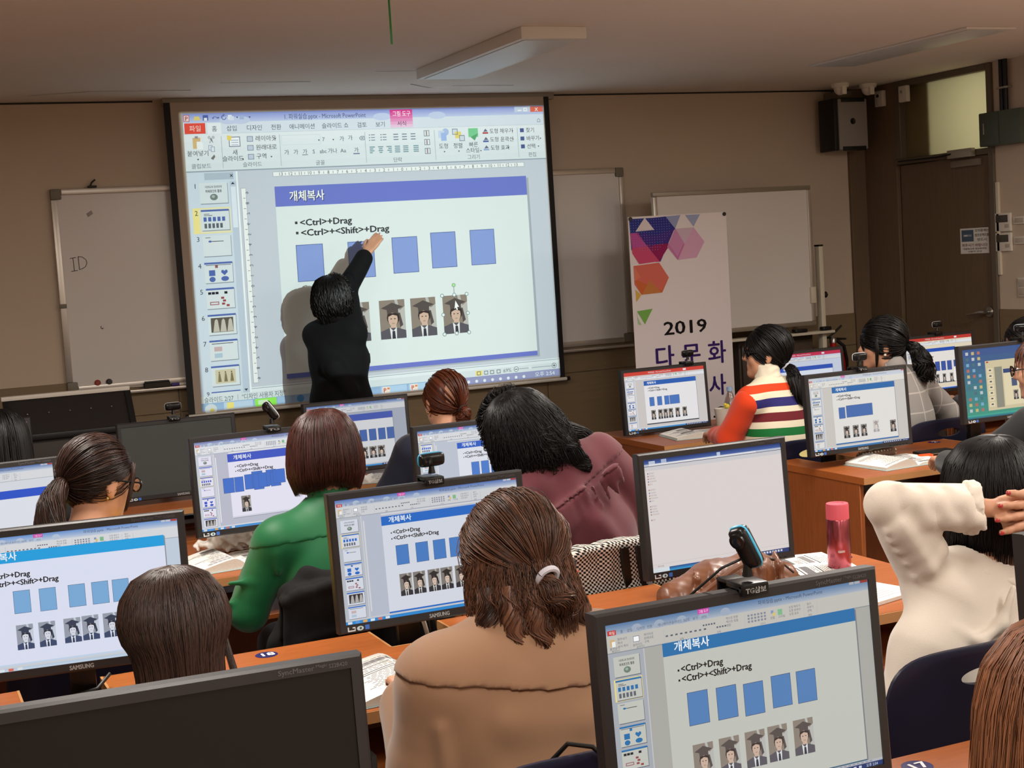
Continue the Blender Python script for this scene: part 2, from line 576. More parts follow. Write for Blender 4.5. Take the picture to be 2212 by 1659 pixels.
def thumb(c, k, x, y, w, h, pal, dark=False):
    """one slide of the thumbnail column"""
    X = lambda a: x + a * w
    Y = lambda b: y + b * h
    c.rect(x + .02 * w, y + .03 * h, x + w * 1.02, y + h * 1.04, pal['shade'])
    c.rect(x, y, x + w, y + h, pal['page'])
    blk = pal['ink']
    hd = pal['head']
    if k in (2, 4, 5, 6, 7, 8):
        c.rect(x, y, x + w, Y(.09), hd)
    if k == 1:
        c.text(X(.5), Y(.25), h * .13, '다문화교육 정보화과정', blk, .01, 'c', w * .6)
        c.text(X(.5), Y(.47), h * .16, '파워포인트 활용', blk, .02, 'c', w * .58)
        c.oval(X(.5), Y(.70), .14 * w, .16 * h, pal['globe'])
        c.oval(X(.48), Y(.67), .06 * w, .07 * h, [min(255, v * 1.4) for v in pal['globe']])
    elif k == 2:
        c.rect(X(.1), Y(.2), X(.3), Y(.225), blk)
        c.rect(X(.1), Y(.27), X(.4), Y(.295), blk)
        for i in range(5):
            c.rect(X(.08 + i * .165), Y(.36), X(.19 + i * .165), Y(.57), hd, i == 0)
            c.rect(X(.10 + i * .14), Y(.67), X(.19 + i * .14), Y(.90), pal['dim'], i == 0)
    elif k == 3:
        c.rect(X(.1), Y(.08), X(.28), Y(.11), pal['dim'])
        c.oval(X(.26), Y(.28), .06 * w, .05 * h, hd)
        c.rect(X(.32), Y(.27), X(.74), Y(.30), blk)
    elif k == 4:
        c.rect(X(.05), Y(.12), X(.95), Y(.15), pal['dim'])
        c.rect(X(.38), Y(.15), X(.48), Y(.28), (150, 90, 90) if not dark else hd)
        c.rect(X(.15), Y(.38), X(.37), Y(.66), hd)
        c.oval(X(.26), Y(.83), .11 * w, .13 * h, hd)
        c.poly([(X(.58), Y(.50)), (X(.60), Y(.40)), (X(.66), Y(.39)), (X(.70), Y(.45)), (X(.74), Y(.39)), (X(.80), Y(.40)), (X(.82), Y(.50)), (X(.70), Y(.66))], hd)
        c.oval(X(.71), Y(.82), .14 * w, .12 * h, hd)
    elif k == 5:
        for i, a in enumerate((.07, .20, .33, .65)):
            c.rect(X(a), Y(.18), X(a + .11), Y(.30), pal['ink'], i == 0)
        for i, (a, b) in enumerate(((.52, .44), (.58, .58), (.54, .73), (.70, .82))):
            c.rect(X(a), Y(b), X(a + .11), Y(b + .10), (150, 70, 75), i == 0)
        c.rect(X(.12), Y(.66), X(.44), Y(.82), (160, 95, 105))
        c.rect(X(.15), Y(.70), X(.41), Y(.78), pal['page'])
    elif k == 6:
        c.rect(X(.1), Y(.17), X(.9), Y(.88), pal['photo'])
        for i in range(3):
            c.poly([(X(.17 + i * .25), Y(.86)), (X(.24 + i * .25), Y(.30)), (X(.30 + i * .25), Y(.22)), (X(.35 + i * .25), Y(.30)), (X(.40 + i * .25), Y(.86))], pal['statue'], i == 0)
    elif k == 7:
        c.rect(X(.08), Y(.16), X(.85), Y(.19), blk)
        c.rect(X(.16), Y(.33), X(.44), Y(.55), (200, 176, 178))
        c.rect(X(.16), Y(.65), X(.44), Y(.87), (176, 200, 216))
    elif k == 8:
        c.rect(X(.14), Y(.2), X(.86), Y(.88), (206, 200, 170))
        for i in range(3):
            c.oval(X(.28 + i * .22), Y(.33), .025 * w, .035 * h, (90, 80, 60))
            c.poly([(X(.22 + i * .22), Y(.80)), (X(.26 + i * .22), Y(.38)), (X(.31 + i * .22), Y(.38)), (X(.35 + i * .22), Y(.80))], (130, 120, 92), i == 0)


def specks(c, x0, y0, x1, y1, col, n, rng, s=1.0):
    for i in range(n):
        x = rng.uniform(x0, x1)
        y = rng.choice((y0, (y0 + y1) / 2, y1))
        c.rect(x, y, x + rng.uniform(4, 22) * s, y + rng.uniform(3, 7) * s, [v + rng.uniform(-18, 18) for v in col], i == 0)


def slide_program(c, V):
    """the presentation program on a 1600 x 1000 display; V: colours, rectangles and portraits of this seat"""
    wt = V.get('white', (226, 232, 240))
    k = wt[0] / 240.
    sh = lambda col: tuple(min(255, v * k) for v in col)
    pal = dict(page=wt, ink=(30, 32, 44), head=V['head'], dim=(96, 100, 112), globe=(110, 128, 118), photo=(44, 42, 44), statue=(176, 174, 172), shade=sh((120, 126, 140)))
    rng = random.Random(V.get('seed', 1))
    red = V.get('red')
    ws = V.get('grey', sh((196, 202, 214)))
    c.rect(0, 0, 1600, 1000, ws)
    # title bar, tabs, ribbon
    if red:
        c.rect(0, 0, 1600, 62, red)
        c.text(480, 42, 34, '파워실습 - Microsoft PowerPoint', wt)
        c.rect(1180, 14, 1240, 46, wt)
        rib0 = 62
    else:
        c.vgrad(0, 0, 1600, 62, V.get('bar0', sh((96, 128, 190))), sh((214, 224, 240)), 7)
        for i in range(5):
            c.oval(180 + i * 130, 40, 30, 22, sh((196, 212, 236)))
        c.text(900, 34, 26, '파워실습.pptx - Microsoft PowerPoint', sh((70, 86, 120)))
        c.rect(1480, 2, 1510, 16, sh((210, 214, 222)))
        c.rect(1515, 2, 1548, 16, sh((210, 214, 222)))
        c.rect(1552, 2, 1598, 16, sh((190, 70, 60)))
        rib0 = 30
    c.rect(0, rib0 + 28, 1600, 142, sh((234, 236, 240)) if not V.get('warm') else sh((238, 236, 228)))
    if not red:
        c.rect(14, 32, 62, 56, (196, 50, 44))
        c.text(38, 51, 18, '파일', (240, 226, 220), .01, 'c')
        c.rect(536, 2, 604, 28, (206, 70, 170))
        c.text(570, 22, 17, '그림 도구', (245, 226, 240), .01, 'c', 56)
        for i, s in enumerate(('홈', '삽입', '디자인', '전환', '애니메이션', '슬라이드 쇼', '검토', '보기', '서식')):
            c.text((86, 124, 180, 238, 300, 380, 458, 504, 556)[i], 51, 17, s, (70, 76, 96))
    tx = (88, 94, 110)
    for i, (x, y, s) in enumerate(((66, 86, '잘라내기'), (66, 104, '복사'), (66, 122, '서식 복사'), (20, 128, '붙여넣기'), (216, 86, '레이아웃'), (216, 104, '원래대로'), (216, 122, '구역'), (150, 128, '슬라이드'),
                                   (700, 80, '텍스트 방향'), (700, 98, '텍스트 맞춤'), (700, 116, '변환'), (1086, 82, '도형 채우기'), (1086, 100, '도형 윤곽선'), (1086, 118, '도형 효과'), (1200, 82, '찾기'), (1200, 100, '바꾸기'), (1200, 118, '선택'),
                                   (968, 120, '정렬'), (1018, 120, '스타일'), (30, 140, '클립보드'), (170, 140, '슬라이드'), (420, 140, '글꼴'), (640, 140, '단락'), (900, 140, '그리기'), (1204, 140, '편집'))):
        c.text(x, y, 15 if y < 130 else 13, s, tx)
    c.rect(24, 78, 50, 112, (214, 178, 120))
    c.rect(34, 88, 54, 114, (238, 240, 242))
    c.rect(154, 78, 190, 108, (250, 250, 250))
    c.frame(154, 78, 190, 108, (120, 130, 150), 3)
    c.rect(974, 76, 990, 92, (130, 150, 190))
    c.rect(984, 88, 1000, 106, (220, 196, 110))
    c.rect(1016, 76, 1044, 106, (128, 186, 140))
    for i in range(9):
        c.rect(340 + i * 28, 104, 354 + i * 28, 112, tx, i == 0)
        c.rect(560 + i * 16, 84 if i < 5 else 106, 570 + i * 16, 92 if i < 5 else 114, tx, False)
    for r in range(3):
        for i in range(6):
            c.rect(830 + i * 20, 76 + r * 16, 842 + i * 20, 86 + r * 16, (130, 136, 152), i + r == 0)
    for x in (136, 330, 548, 810, 1180, 1262):
        c.rect(x, 72, x + 2, 140, (176, 182, 194))
    c.rect(0, 142, 1600, 146, sh((160, 168, 182)))
    # thumbnail column
    th = V.get('thumbs', (1, 2, 3, 4, 5, 6, 7))
    c.rect(0, 146, 206, 962, sh((206, 212, 222)))
    c.rect(206, 146, 212, 962, sh((240, 242, 246)))
    for i, kk in enumerate(th):
        y = 166 + i * 116
        if i == V.get('sel', 1):
            c.rect(26, y - 4, 186, y + 106, (236, 220, 140))
        thumb(c, kk, 34, y, 146, min(100, 958 - y), pal, True)
    # rulers
    if not V.get('noruler'):
        c.rect(222, 190, 234, 920, sh((238, 240, 244)))
        c.rect(380, 150, 1500, 164, sh((238, 240, 244)))
    # slide
    x0, y0, x1, y1 = V.get('slide', (378, 176, 1500, 965))
    c.rect(x0 + 8, y0 + 8, x1 + 8, y1 + 6, sh((150, 154, 164)))
    c.rect(x0, y0, x1, y1, wt)
    u = (x1 - x0) / 1122.
    hh = 66 * u * V.get('hh', 1.12)
    c.rect(x0, y0, x1, y0 + hh, V['head'])
    c.rect(x0, y1 - 16 * u, x1, y1, V['foot'] if 'foot' in V else V['head'])
    c.text(x0 + 62 * u, y0 + hh * .72, 54 * u, '개체복사', (240, 246, 250), .02)
    ink = V.get('ink', (16, 16, 22))
    c.rect(x0 + 72 * u, y0 + 136 * u, x0 + 82 * u, y0 + 146 * u, ink)
    c.rect(x0 + 72 * u, y0 + 184 * u, x0 + 82 * u, y0 + 194 * u, ink)
    c.text(x0 + 90 * u, y0 + 152 * u, 46 * u, '<Ctrl>+Drag', ink, .034, width=236 * u)
    c.text(x0 + 90 * u, y0 + 200 * u, 46 * u, '<Ctrl>+<Shift>+Drag', ink, .034, width=396 * u)
    for (a, b, w_, h_) in V['rects']:
        c.rect(a * 1600, b * 1000, (a + w_) * 1600, (b + h_) * 1000, (62, 78, 110))
        c.rect(a * 1600 + 2.5, b * 1000 + 2.5, (a + w_) * 1600 - 2.5, (b + h_) * 1000 - 2.5, V['box'])
    for q in V['photos']:
        portrait(c, q[0] * 1600, q[1] * 1000, q[2] * 1600, q[3] * 1000, q[4] if len(q) > 4 else V.get('pk', 2))
    if V.get('menu'):
        a, b, w_, h_ = V['menu']
        c.rect(a * 1600, b * 1000, (a + w_) * 1600, (b + h_) * 1000, (250, 246, 236))
        for i in range(9):
            c.rect(a * 1600 + 20, (b + h_ * (i + .4) / 9) * 1000, a * 1600 + 20 + rng.uniform(50, 110), (b + h_ * (i + .4) / 9) * 1000 + 9, (150, 146, 140), i == 0)
    # status bar and task bar
    c.rect(0, 962, 1600, 976, sh((222, 226, 232)))
    for i in range(14):
        x = 1150 + i * 28
        c.rect(x, 965, x + 18, 973, (150, 156, 168), i == 0)
    tb = V.get('task', (58, 140, 206))
    c.vgrad(0, 976, 1600, 1000, [v * .95 for v in tb], tb, 3)
    ic = ((224, 226, 232), (90, 150, 220), (230, 170, 80), (220, 232, 240), (220, 110, 90))
    for i in range(6):
        c.rect(20 + i * 64, 979, 56 + i * 64, 998, ic[i % 5], i == 0)
    c.poly([(1130, 976), (1600, 976), (1600, 1000), (1150, 1000)], V.get('tray', (40, 60, 112)))
    for i in range(9):
        c.rect(1170 + i * 34, 983, 1188 + i * 34, 995, (206, 212, 226), i == 0)
    c.text(1490, 997, 20, '오후 2:54', (214, 220, 232))


# ------------------------------------------------------------------ roll-down projection screen
scr = thing('projection_screen', 'large white roll-down projection screen showing a slide program, black side borders', 'projection screen', (2.9, 8.6, 0))
L = lambda x: x - 2.9
MB().box(L(1.66), .002, 2.655, L(4.16), .06, ZC - .001, .004).build('screen_housing', mat('housing_grey', (150, 142, 130), .5), scr)
M_SCR = mat('screen_fabric', (182, 166, 150), .85)
fab = MB()
fab.box(L(1.700), -.0004, .86, L(4.082), .0016, 2.67)
fab.build('screen_fabric', M_SCR, scr)
for a, b in ((1.662, 1.700), (4.082, 4.118)):
    MB().box(L(a), -.0012, .86, L(b), .0024, 2.67).build('black_border', mat('screen_black', (16, 15, 16), .6), scr)
br = MB()
br.tube([(L(1.66), .0, .848), (L(4.128), .0, .848)], .011, 10)
br.build('bottom_bar', M_WHITE, scr)
for a, b in ((1.645, 1.66), (4.128, 4.15)):
    MB().tube([(L(a), 0, .848), (L(b), 0, .848)], .014, 10).build('bar_end_cap', M_BLACK, scr)

c = Canvas()
GL = (216, 226, 230)
c.rect(0, 0, 1024, 768, (198, 206, 216))
# title bar and tabs
c.vgrad(0, 0, 1024, 26, (146, 158, 218), (196, 206, 236), 6)
c.rect(0, 24, 1024, 52, (220, 228, 238))
for x in (120, 150, 540, 700):
    c.oval(x, 20, 26, 10, (200, 210, 236))
c.rect(2, 4, 17, 21, (236, 216, 214))
c.frame(2, 4, 17, 21, (196, 96, 90), 1.5)
c.text(9.5, 18, 15, 'P', (176, 52, 44), .02, 'c')
c.poly([(28, 18), (30, 8), (42, 8), (46, 18)], (226, 206, 120))
c.rect(52, 5, 66, 19, (84, 100, 170))
c.rect(55, 12, 63, 19, (230, 234, 240))
c.text(74, 18, 17, '↶', (80, 104, 180), .02)
c.text(99, 18, 17, '↻', (80, 104, 180), .02)
c.rect(118, 6, 128, 18, (236, 240, 246))
c.rect(122, 9, 133, 20, (220, 226, 240))
c.rect(148, 8, 160, 18, (170, 184, 220))
for x in (89, 139, 172):
    c.poly([(x, 11), (x + 6, 11), (x + 3, 15)], (60, 70, 110))
c.text(266, 20, 17, '1. 파워실습.pptx - Microsoft PowerPoint', (80, 86, 128), 0, 'l', 228)
c.vgrad(563, 2, 628, 50, (226, 70, 150), (238, 200, 226), 6)
c.text(596, 19, 16, '그림 도구', (250, 236, 244), .012, 'c', 52)
c.text(595, 45, 15, '서식', (60, 60, 80), 0, 'c')
c.rect(935, 2, 1023, 17, (202, 212, 232))
c.rect(984, 2, 1023, 17, (226, 110, 90))
c.rect(945, 11, 956, 14, (245, 248, 250))
c.frame(963, 5, 974, 15, (245, 248, 250), 2.5)
c.text(1003, 15, 14, 'X', (250, 245, 240), .02, 'c')
c.rect(3, 25, 57, 52, (232, 82, 66))
c.text(30, 45, 17, '파일', (250, 226, 220), 0, 'c')
c.rect(62, 26, 98, 53, (236, 240, 244))
for x, s in ((80, '홈'), (125, '삽입'), (185, '디자인'), (244, '전환'), (314, '애니메이션'), (406, '슬라이드 쇼'), (481, '검토'), (533, '보기')):
    c.text(x, 46, 15.5, s, (66, 70, 92), 0, 'c')
c.text(1008, 46, 15, '⌂', (90, 96, 120), 0, 'c')
# ribbon
c.vgrad(0, 53, 1024, 147, (230, 236, 240), (218, 228, 232), 5)
c.rect(0, 147, 1024, 150, (150, 164, 176))
for x in (96, 251, 487, 688, 939):
    c.rect(x, 60, x + 1.5, 142, (176, 188, 198))
tx = (52, 56, 66)
c.rect(22, 62, 42, 90, (218, 186, 130))
c.rect(28, 58, 36, 64, (150, 150, 150))
c.poly([(32, 72), (44, 72), (48, 78), (48, 92), (32, 92)], (240, 244, 248))
c.text(33, 108, 15.5, '붙여넣기', tx, 0, 'c')
c.poly([(30, 116), (36, 116), (33, 120)], tx)
c.text(69, 74, 18, '✂', (50, 56, 80), 0, 'c')
c.rect(62, 82, 72, 95, (226, 232, 242))
c.frame(62, 82, 72, 95, (110, 124, 156), 1)
c.rect(68, 86, 78, 99, (226, 232, 242))
c.frame(68, 86, 78, 99, (110, 124, 156), 1)
c.poly([(66, 116), (76, 106), (78, 112), (72, 120)], (120, 120, 116))
c.text(40, 140, 14, '클립보드', (104, 112, 124), 0, 'c')
c.rect(116, 62, 146, 88, (246, 248, 250))
c.frame(116, 62, 146, 88, (120, 128, 148), 2)
c.poly([(112, 58), (124, 60), (122, 72), (112, 70)], (238, 214, 110))
for y in (70, 76, 82):
    c.rect(122, y, 141, y + 2, (170, 184, 210), y == 70)
c.text(130, 108, 15.5, '새', tx, 0, 'c')
c.text(124, 124, 15.5, '슬라이드', tx, 0, 'c')
for i, (y, s) in enumerate(((74, '레이아웃'), (97, '원래대로'), (120, '구역'))):
    c.rect(164, y - 12, 180, y + 2, (196, 206, 222))
    c.frame(164, y - 12, 180, y + 2, (100, 110, 140), 1.2)
    c.text(186, y, 15.5, s, tx)
c.text(174, 140, 14, '슬라이드', (104, 112, 124), 0, 'c')
c.frame(256, 62, 363, 88, (208, 218, 224), 1)
c.text(371, 81, 15, '7', (100, 110, 130), 0, 'c')
for x, y, s in ((422, 81, '가'), (446, 79, '가'), (478, 81, '⌫'), (268, 112, '가'), (293, 112, '가'), (318, 112, '가'), (342, 112, 'S'), (368, 112, 'abc'), (394, 112, '가나'), (424, 112, 'Aa'), (461, 112, '가')):
    c.text(x, y, 14.5, s, (90, 100, 122), .006, 'c')
c.rect(310, 114, 326, 115.5, (90, 100, 122))
c.rect(452, 115, 470, 118, (120, 128, 160))
c.text(358, 142, 14, '글꼴', (104, 112, 124), 0, 'c')
for x in (506, 539):
    for y in (67, 74, 81):
        c.rect(x - 7, y, x - 4, y + 2.5, (110, 120, 140), y == 67)
        c.rect(x - 1, y, x + 10, y + 2, (120, 130, 150), False)
for x in (577, 602, 627):
    for y in (67, 74, 81):
        c.rect(x - 8, y, x + 6, y + 2.5, (120, 130, 150), y == 67)
for i, x in enumerate((506, 530, 554, 578, 602, 632)):
    for j, y in enumerate((99, 104, 109, 114)):
        w = (15, 10, 13, 8)[j] if i < 3 else 15
        o = 0 if i == 0 else (15 - w) / (1 if i == 2 else 2)
        c.rect(x - 7 + o, y, x - 7 + o + w, y + 3, (130, 160, 170), j == 0)
for y in (68, 92, 116):
    c.frame(658, y - 8, 674, y + 8, (110, 120, 140), 1.5)
    c.rect(664, y - 6, 667, y + 6, (150, 120, 120))
c.text(577, 142, 14, '단락', (104, 112, 124), 0, 'c')
c.oval(722, 66, 10, 10, (176, 196, 232))
c.rect(700, 62, 718, 82, (206, 218, 240))
c.rect(708, 68, 724, 90, (164, 190, 236))
c.text(713, 110, 15.5, '도형', tx, 0, 'c')
c.rect(742, 58, 758, 74, (214, 222, 234))
c.rect(750, 66, 768, 84, (232, 214, 120))
c.rect(762, 76, 778, 92, (210, 218, 230))
c.frame(742, 58, 758, 74, (110, 116, 130), 1.5)
c.frame(762, 76, 778, 92, (110, 116, 130), 1.5)
c.text(756, 110, 15.5, '정렬', tx, 0, 'c')
c.rect(790, 58, 819, 82, (126, 206, 150))
c.poly([(796, 82), (819, 72), (808, 92)], (96, 170, 120))
c.text(803, 108, 15, '빠른', tx, 0, 'c')
c.text(799, 124, 15, '스타일', tx, 0, 'c')
for y, s, k in ((73, '도형 채우기', (178, 60, 60)), (96, '도형 윤곽선', (70, 90, 160)), (119, '도형 효과', (150, 170, 210))):
    c.rect(833, y - 3, 850, y + 1, k)
    c.poly([(835, y - 4), (842, y - 13), (849, y - 5)], (110, 116, 140))
    c.text(854, y, 15, s, tx)
c.text(801, 142, 14, '그리기', (104, 112, 124), 0, 'c')
for y, s in ((73, '찾기'), (96, '바꾸기'), (118, '선택')):
    c.rect(948, y - 11, 960, y, (80, 96, 150))
    c.text(966, y, 15, s, tx)
c.text(981, 141, 14, '편집', (104, 112, 124), 0, 'c')
for x, y in ((215 + 22, 69), (148, 119), (224, 115), (356, 76), (396, 76), (922, 67), (922, 90), (906, 113), (1008, 90), (1000, 112), (713, 118), (756, 118), (822, 119)):
    c.poly([(x, y), (x + 5, y), (x + 2.5, y + 4)], tx)
# left column with thumbnails
c.rect(2, 151, 130, 729, (206, 220, 232))
c.rect(46, 153, 122, 171, (178, 192, 206))
c.text(116, 168, 18, '×', (60, 66, 84), .01, 'c')
c.rect(129, 151, 133, 729, (240, 246, 248))
c.rect(111, 176, 128, 728, (190, 204, 220))
c.rect(113, 190, 126, 296, (222, 232, 242))
c.poly([(114, 184), (124, 184), (119, 178)], (60, 66, 84))
c.poly([(114, 718), (124, 718), (119, 724)], (60, 66, 84))
palP = dict(page=GL, ink=(40, 42, 52), head=(84, 108, 176), dim=(96, 102, 112), globe=(120, 132, 130), photo=(96, 90, 82), statue=(196, 192, 180), shade=(140, 150, 162))
for i, y in enumerate((178, 247, 314, 383, 450, 518, 585, 652)):
    if i == 1:
        c.rect(10, y - 5, 109, y + 61, (240, 228, 150))
        c.rect(26, y - 3, 109, y + 59, (226, 226, 200))
    thumb(c, i + 1, 31, y, 73, 53, palP)
    c.text(19, y + 14, 18, str(i + 1), (60, 66, 80), 0, 'c')
c.rect(28, 719, 104, 729, GL)
c.rect(28, 719, 104, 722, (84, 108, 176))
c.text(19, 729, 16, '9', (60, 66, 80), 0, 'c')
# rulers
c.rect(227, 156, 954, 169, (238, 242, 242))
c.frame(227, 156, 954, 169, (150, 160, 170), 1)
c.rect(139, 195, 153, 706, (238, 242, 242))
c.frame(139, 195, 153, 706, (150, 160, 170), 1)
for i in range(27):
    x = 248 + i * 26.15
    c.text(x, 167, 12.5, str(abs(13 - i)), (70, 76, 90), 0, 'c')
    if i < 26:
        c.rect(x + 12.5, 160, x + 13.7, 166, (90, 96, 110), i == 0)
for i in range(19):
    y = 208 + i * 27.0
    c.text(150, y + 3, 12.5, str(abs(9 - i)), (70, 76, 90), 0, 'l', None, 1)
    if i < 18:
        c.rect(144, y + 13, 150, y + 14.2, (90, 96, 110), i == 0)
# the slide
c.rect(233, 200, 964, 707, (168, 176, 186))
c.rect(229, 195, 957, 703, (222, 232, 232))
c.rect(229, 195, 957, 248, (112, 124, 204))
c.rect(229, 690, 957, 703, (112, 124, 204))
c.text(269, 235, 30, '개체복사', (60, 64, 110), .02, 'l', 96)
c.text(267, 233, 30, '개체복사', (244, 246, 240), .02, 'l', 96)
dk = (64, 66, 70)
c.rect(278, 289, 285, 296, dk)
c.rect(279, 316, 286, 323, dk)
c.text(291, 301, 24.5, '<Ctrl>+Drag', dk, .032, 'l', 144)
c.text(292, 328, 24.5, '<Ctrl>+<Shift>+Drag', dk, .032, 'l', 247)
for x, y in ((276, 351), (419, 351), (544, 346), (657, 339), (774, 338)):
    c.rect(x, y, x + 74, y + 98, (86, 106, 160))
    c.rect(x + 1.6, y + 1.6, x + 72.4, y + 96.4, (138, 160, 218))
for x in (395, 496, 586, 680):
    portrait(c, x, 515, 73, 106, 0)
for x, y in ((680, 514), (716, 514), (753, 514), (680, 567), (753, 567), (680, 621), (716, 621), (753, 621)):
    c.oval(x, y, 5.6, 5.6, (110, 140, 140), 12)
    c.oval(x, y, 4.0, 4.0, (228, 238, 240), 12)
c.line(716, 509, 716, 492, 1.6, (110, 140, 140))
c.oval(716, 487, 5.6, 5.6, (110, 140, 140), 12)
c.oval(716, 487, 4.2, 4.2, (170, 226, 150), 12)
c.poly([(718, 530), (728, 548), (722, 548), (724, 556), (720, 556), (718, 549), (714, 553)], (244, 244, 244))
# notes line, status bar, task bar
c.rect(133, 716, 1024, 729, (226, 236, 240))
c.rect(133, 719, 1024, 720.5, (150, 164, 176))
c.rect(0, 729, 1024, 747, (214, 226, 230))
c.text(8, 745, 16.5, '슬라이드 2/27', (90, 98, 108), 0, 'l', 76)
c.text(106, 745, 16.5, '"디자인 사용자 지정"', (90, 98, 108), 0, 'l', 116)
c.rect(95, 731, 96.5, 746, (170, 180, 190))
c.rect(764, 731, 785, 745, (240, 226, 130))
for i, x in enumerate((768, 790, 808, 828)):
    c.frame(x, 733, x + 12, 744, (120, 130, 140), 2)
c.text(848, 743, 15, '69%', (110, 118, 126))
for x, s in ((888, '-'), (1006, '+')):
    c.oval(x, 737, 7.5, 7.5, (110, 120, 126), 16)
    c.oval(x, 737, 6, 6, (226, 236, 240), 16)
    c.rect(x - 4, 736, x + 4, 738.2, (80, 90, 96))
    if s == '+':
        c.rect(x - 1.1, 733, x + 1.1, 741, (80, 90, 96))
c.rect(896, 736.4, 998, 738, (150, 160, 168))
c.poly([(926, 731), (936, 731), (936, 739), (931, 743), (926, 739)], (224, 232, 238))
c.vgrad(0, 747, 1024, 768, (150, 182, 216), (158, 190, 226), 3)
c.rect(640, 747, 1024, 768, (150, 156, 196))
c.oval(24, 764, 16, 15, (206, 216, 220))
c.oval(27, 766, 6, 5, (214, 200, 120))
c.rect(58, 749, 134, 768, (190, 214, 236))
c.rect(66, 750, 84, 766, (240, 226, 130))
c.rect(140, 748, 197, 768, (150, 240, 90))
c.rect(148, 752, 174, 764, (206, 240, 196))
c.rect(200, 749, 236, 768, (164, 196, 226))
c.oval(262, 758, 10, 10, (90, 150, 210))
for x in (486, 566):
    c.rect(x, 749, x + 74, 768, (176, 208, 236))
    c.rect(x + 4, 750, x + 26, 767, (238, 224, 214))
    c.text(x + 11, 765, 16, 'P', (186, 70, 46), .02, 'c')
    c.rect(x + 18, 753, x + 25, 758, (222, 140, 100))
for x in range(742, 920, 24):
    c.oval(x, 760, 4.5, 4.5, (228, 232, 242), 8)
c.text(975, 763, 15, '오후 2:54', (238, 240, 246), 0, 'c', 62)


def on_screen(x, y, l):
    s, t = x / 1024, y / 768
    p = (IMG[0] * (1 - s) + IMG[1] * s) * (1 - t) + (IMG[3] * (1 - s) + IMG[2] * s) * t
    return (p.x - 2.9, p.y - 8.6 - .001 - .00012 * l, p.z)


c.build('projected_picture', on_screen, vcol_mat('screen_picture', False, .85), scr)
# ------------------------------------------------------------------ desks
ZD = .71


def make_desk(w, d, notch):
    """local frame: x 0..w, y 0 (front) .. d (back), top at ZD; returns the meshes of its parts"""
    P = {}
    nx0, nx1, nd = notch - .095, notch + .095, .18
    out = [(0, 0), (w, 0), (w, d), (nx1, d), (nx1, d - nd), (nx0, d - nd), (nx0, d), (0, d)]
    b = MB().prism([(x, y) for x, y in out], lambda x, y: (x, y, ZD - .028), lambda x, y: (x, y, ZD))
    P['desk_top'] = (b, M_DESK)
    P['edge_band'] = [(MB().box(*q), M_DESKE) for q in ((.0, -.004, ZD - .027, w, .0005, ZD - .001), (nx0 - .001, d - nd - .005, ZD - .027, nx1 + .001, d - nd + .001, ZD + .0006),
                                                        (nx0 - .005, d - nd, ZD - .027, nx0 + .001, d, ZD + .0006), (nx1 - .001, d - nd, ZD - .027, nx1 + .005, d, ZD + .0006))]
    P['side_panel'] = [(MB().box(x, .03, .0, x + .02, d - .01, ZD - .029, .002, 1), M_DESKV) for x in (.002, w - .022)]
    P['back_panel'] = (MB().box(.023, d - .06, .12, w - .023, d - .042, ZD - .15, .002, 1), M_DESKV)
    P['monitor_shelf'] = (MB().box(.023, d - .31, .565, w - .023, d - .065, .583, .002, 1), M_DESKV)
    t = MB().box(.05, .03, .545, w - .05, .33, .562, .002, 1)
    P['keyboard_tray'] = (t, M_DESK)
    P['tray_rail'] = [(MB().box(x, .03, .562, x + .012, .32, .60), M_STEEL) for x in (.028, w - .04)]
    return P


def place_desk(loc, w, d, notch, label, number=None, group='computer desks'):
    t = thing('computer_desk', label, 'desk', loc, 0, group)
    k = (round(w, 3), round(d, 3), round(notch, 3))
    if k not in _DK:
        _DK[k] = {}
        for n, v in make_desk(w, d, notch).items():
            _DK[k][n] = [q[0].build(n, q[1], t) for q in (v if isinstance(v, list) else [v])]
    else:
        for n, l in _DK[k].items():
            for o in l:
                q = o.copy()
                COL.objects.link(q)
                q.parent = t
    if number:
        st = MB().lathe([(.0285, 0), (.0285, .0006), (.001, .0008)], (w - .052, d - .055, ZD), 28)
        so = st.build('number_sticker', mat('sticker_navy', (36, 30, 92), .4), t)
        c = Canvas()
        c.text(0, .0145, .040, number, (240, 240, 244), .03, 'c')
        c.build('number', lambda x, y, l: (w - .052 + x, d - .055 - y, ZD + .0014 + .0001 * l), M_PRINT, so)
    return t


_DK = {}
DW = .88
NOTCH = dict(A=(.384, .3545, .322), B=(.3, .333, .333, .310), C=(.3, .238, .291, .199), D=(.3, .323, .2755, .239), RC=(.22, .14, .3), RD=(.26, .28, .325))
rowname = {'A': 'nearest row', 'B': 'second row', 'C': 'third row', 'D': 'front row'}
for row, yf, d, xs, nums in (('A', 1.48, .65, (-.06, .82, 1.70), (None, '17', None)), ('B', 2.975, .655, (-.873, .007, .887, 1.767), (None, '18', None, '2')),
                             ('C', 4.585, .655, (-.873, .007, .887, 1.767), (None,) * 4), ('D', 6.10, .655, (-.873, .007, .887, 1.767), (None,) * 4)):
    for i, (x, n) in enumerate(zip(xs, nums)):
        pos = {'A': ('under the dark powered-off monitor', 'with round sticker 17', 'at the right edge'),
               'B': ('at the left edge', 'with round sticker 18', 'under the beige coat\'s book', 'under the brown leather bag')}.get(
            row, ('at the far left', 'second from the left', 'third from the left', 'at the aisle end'))[i]
        place_desk((x, yf, 0), DW, d, NOTCH[row][i], 'orange wood desk left of the aisle, %s, %s' % (rowname[row], pos), n)
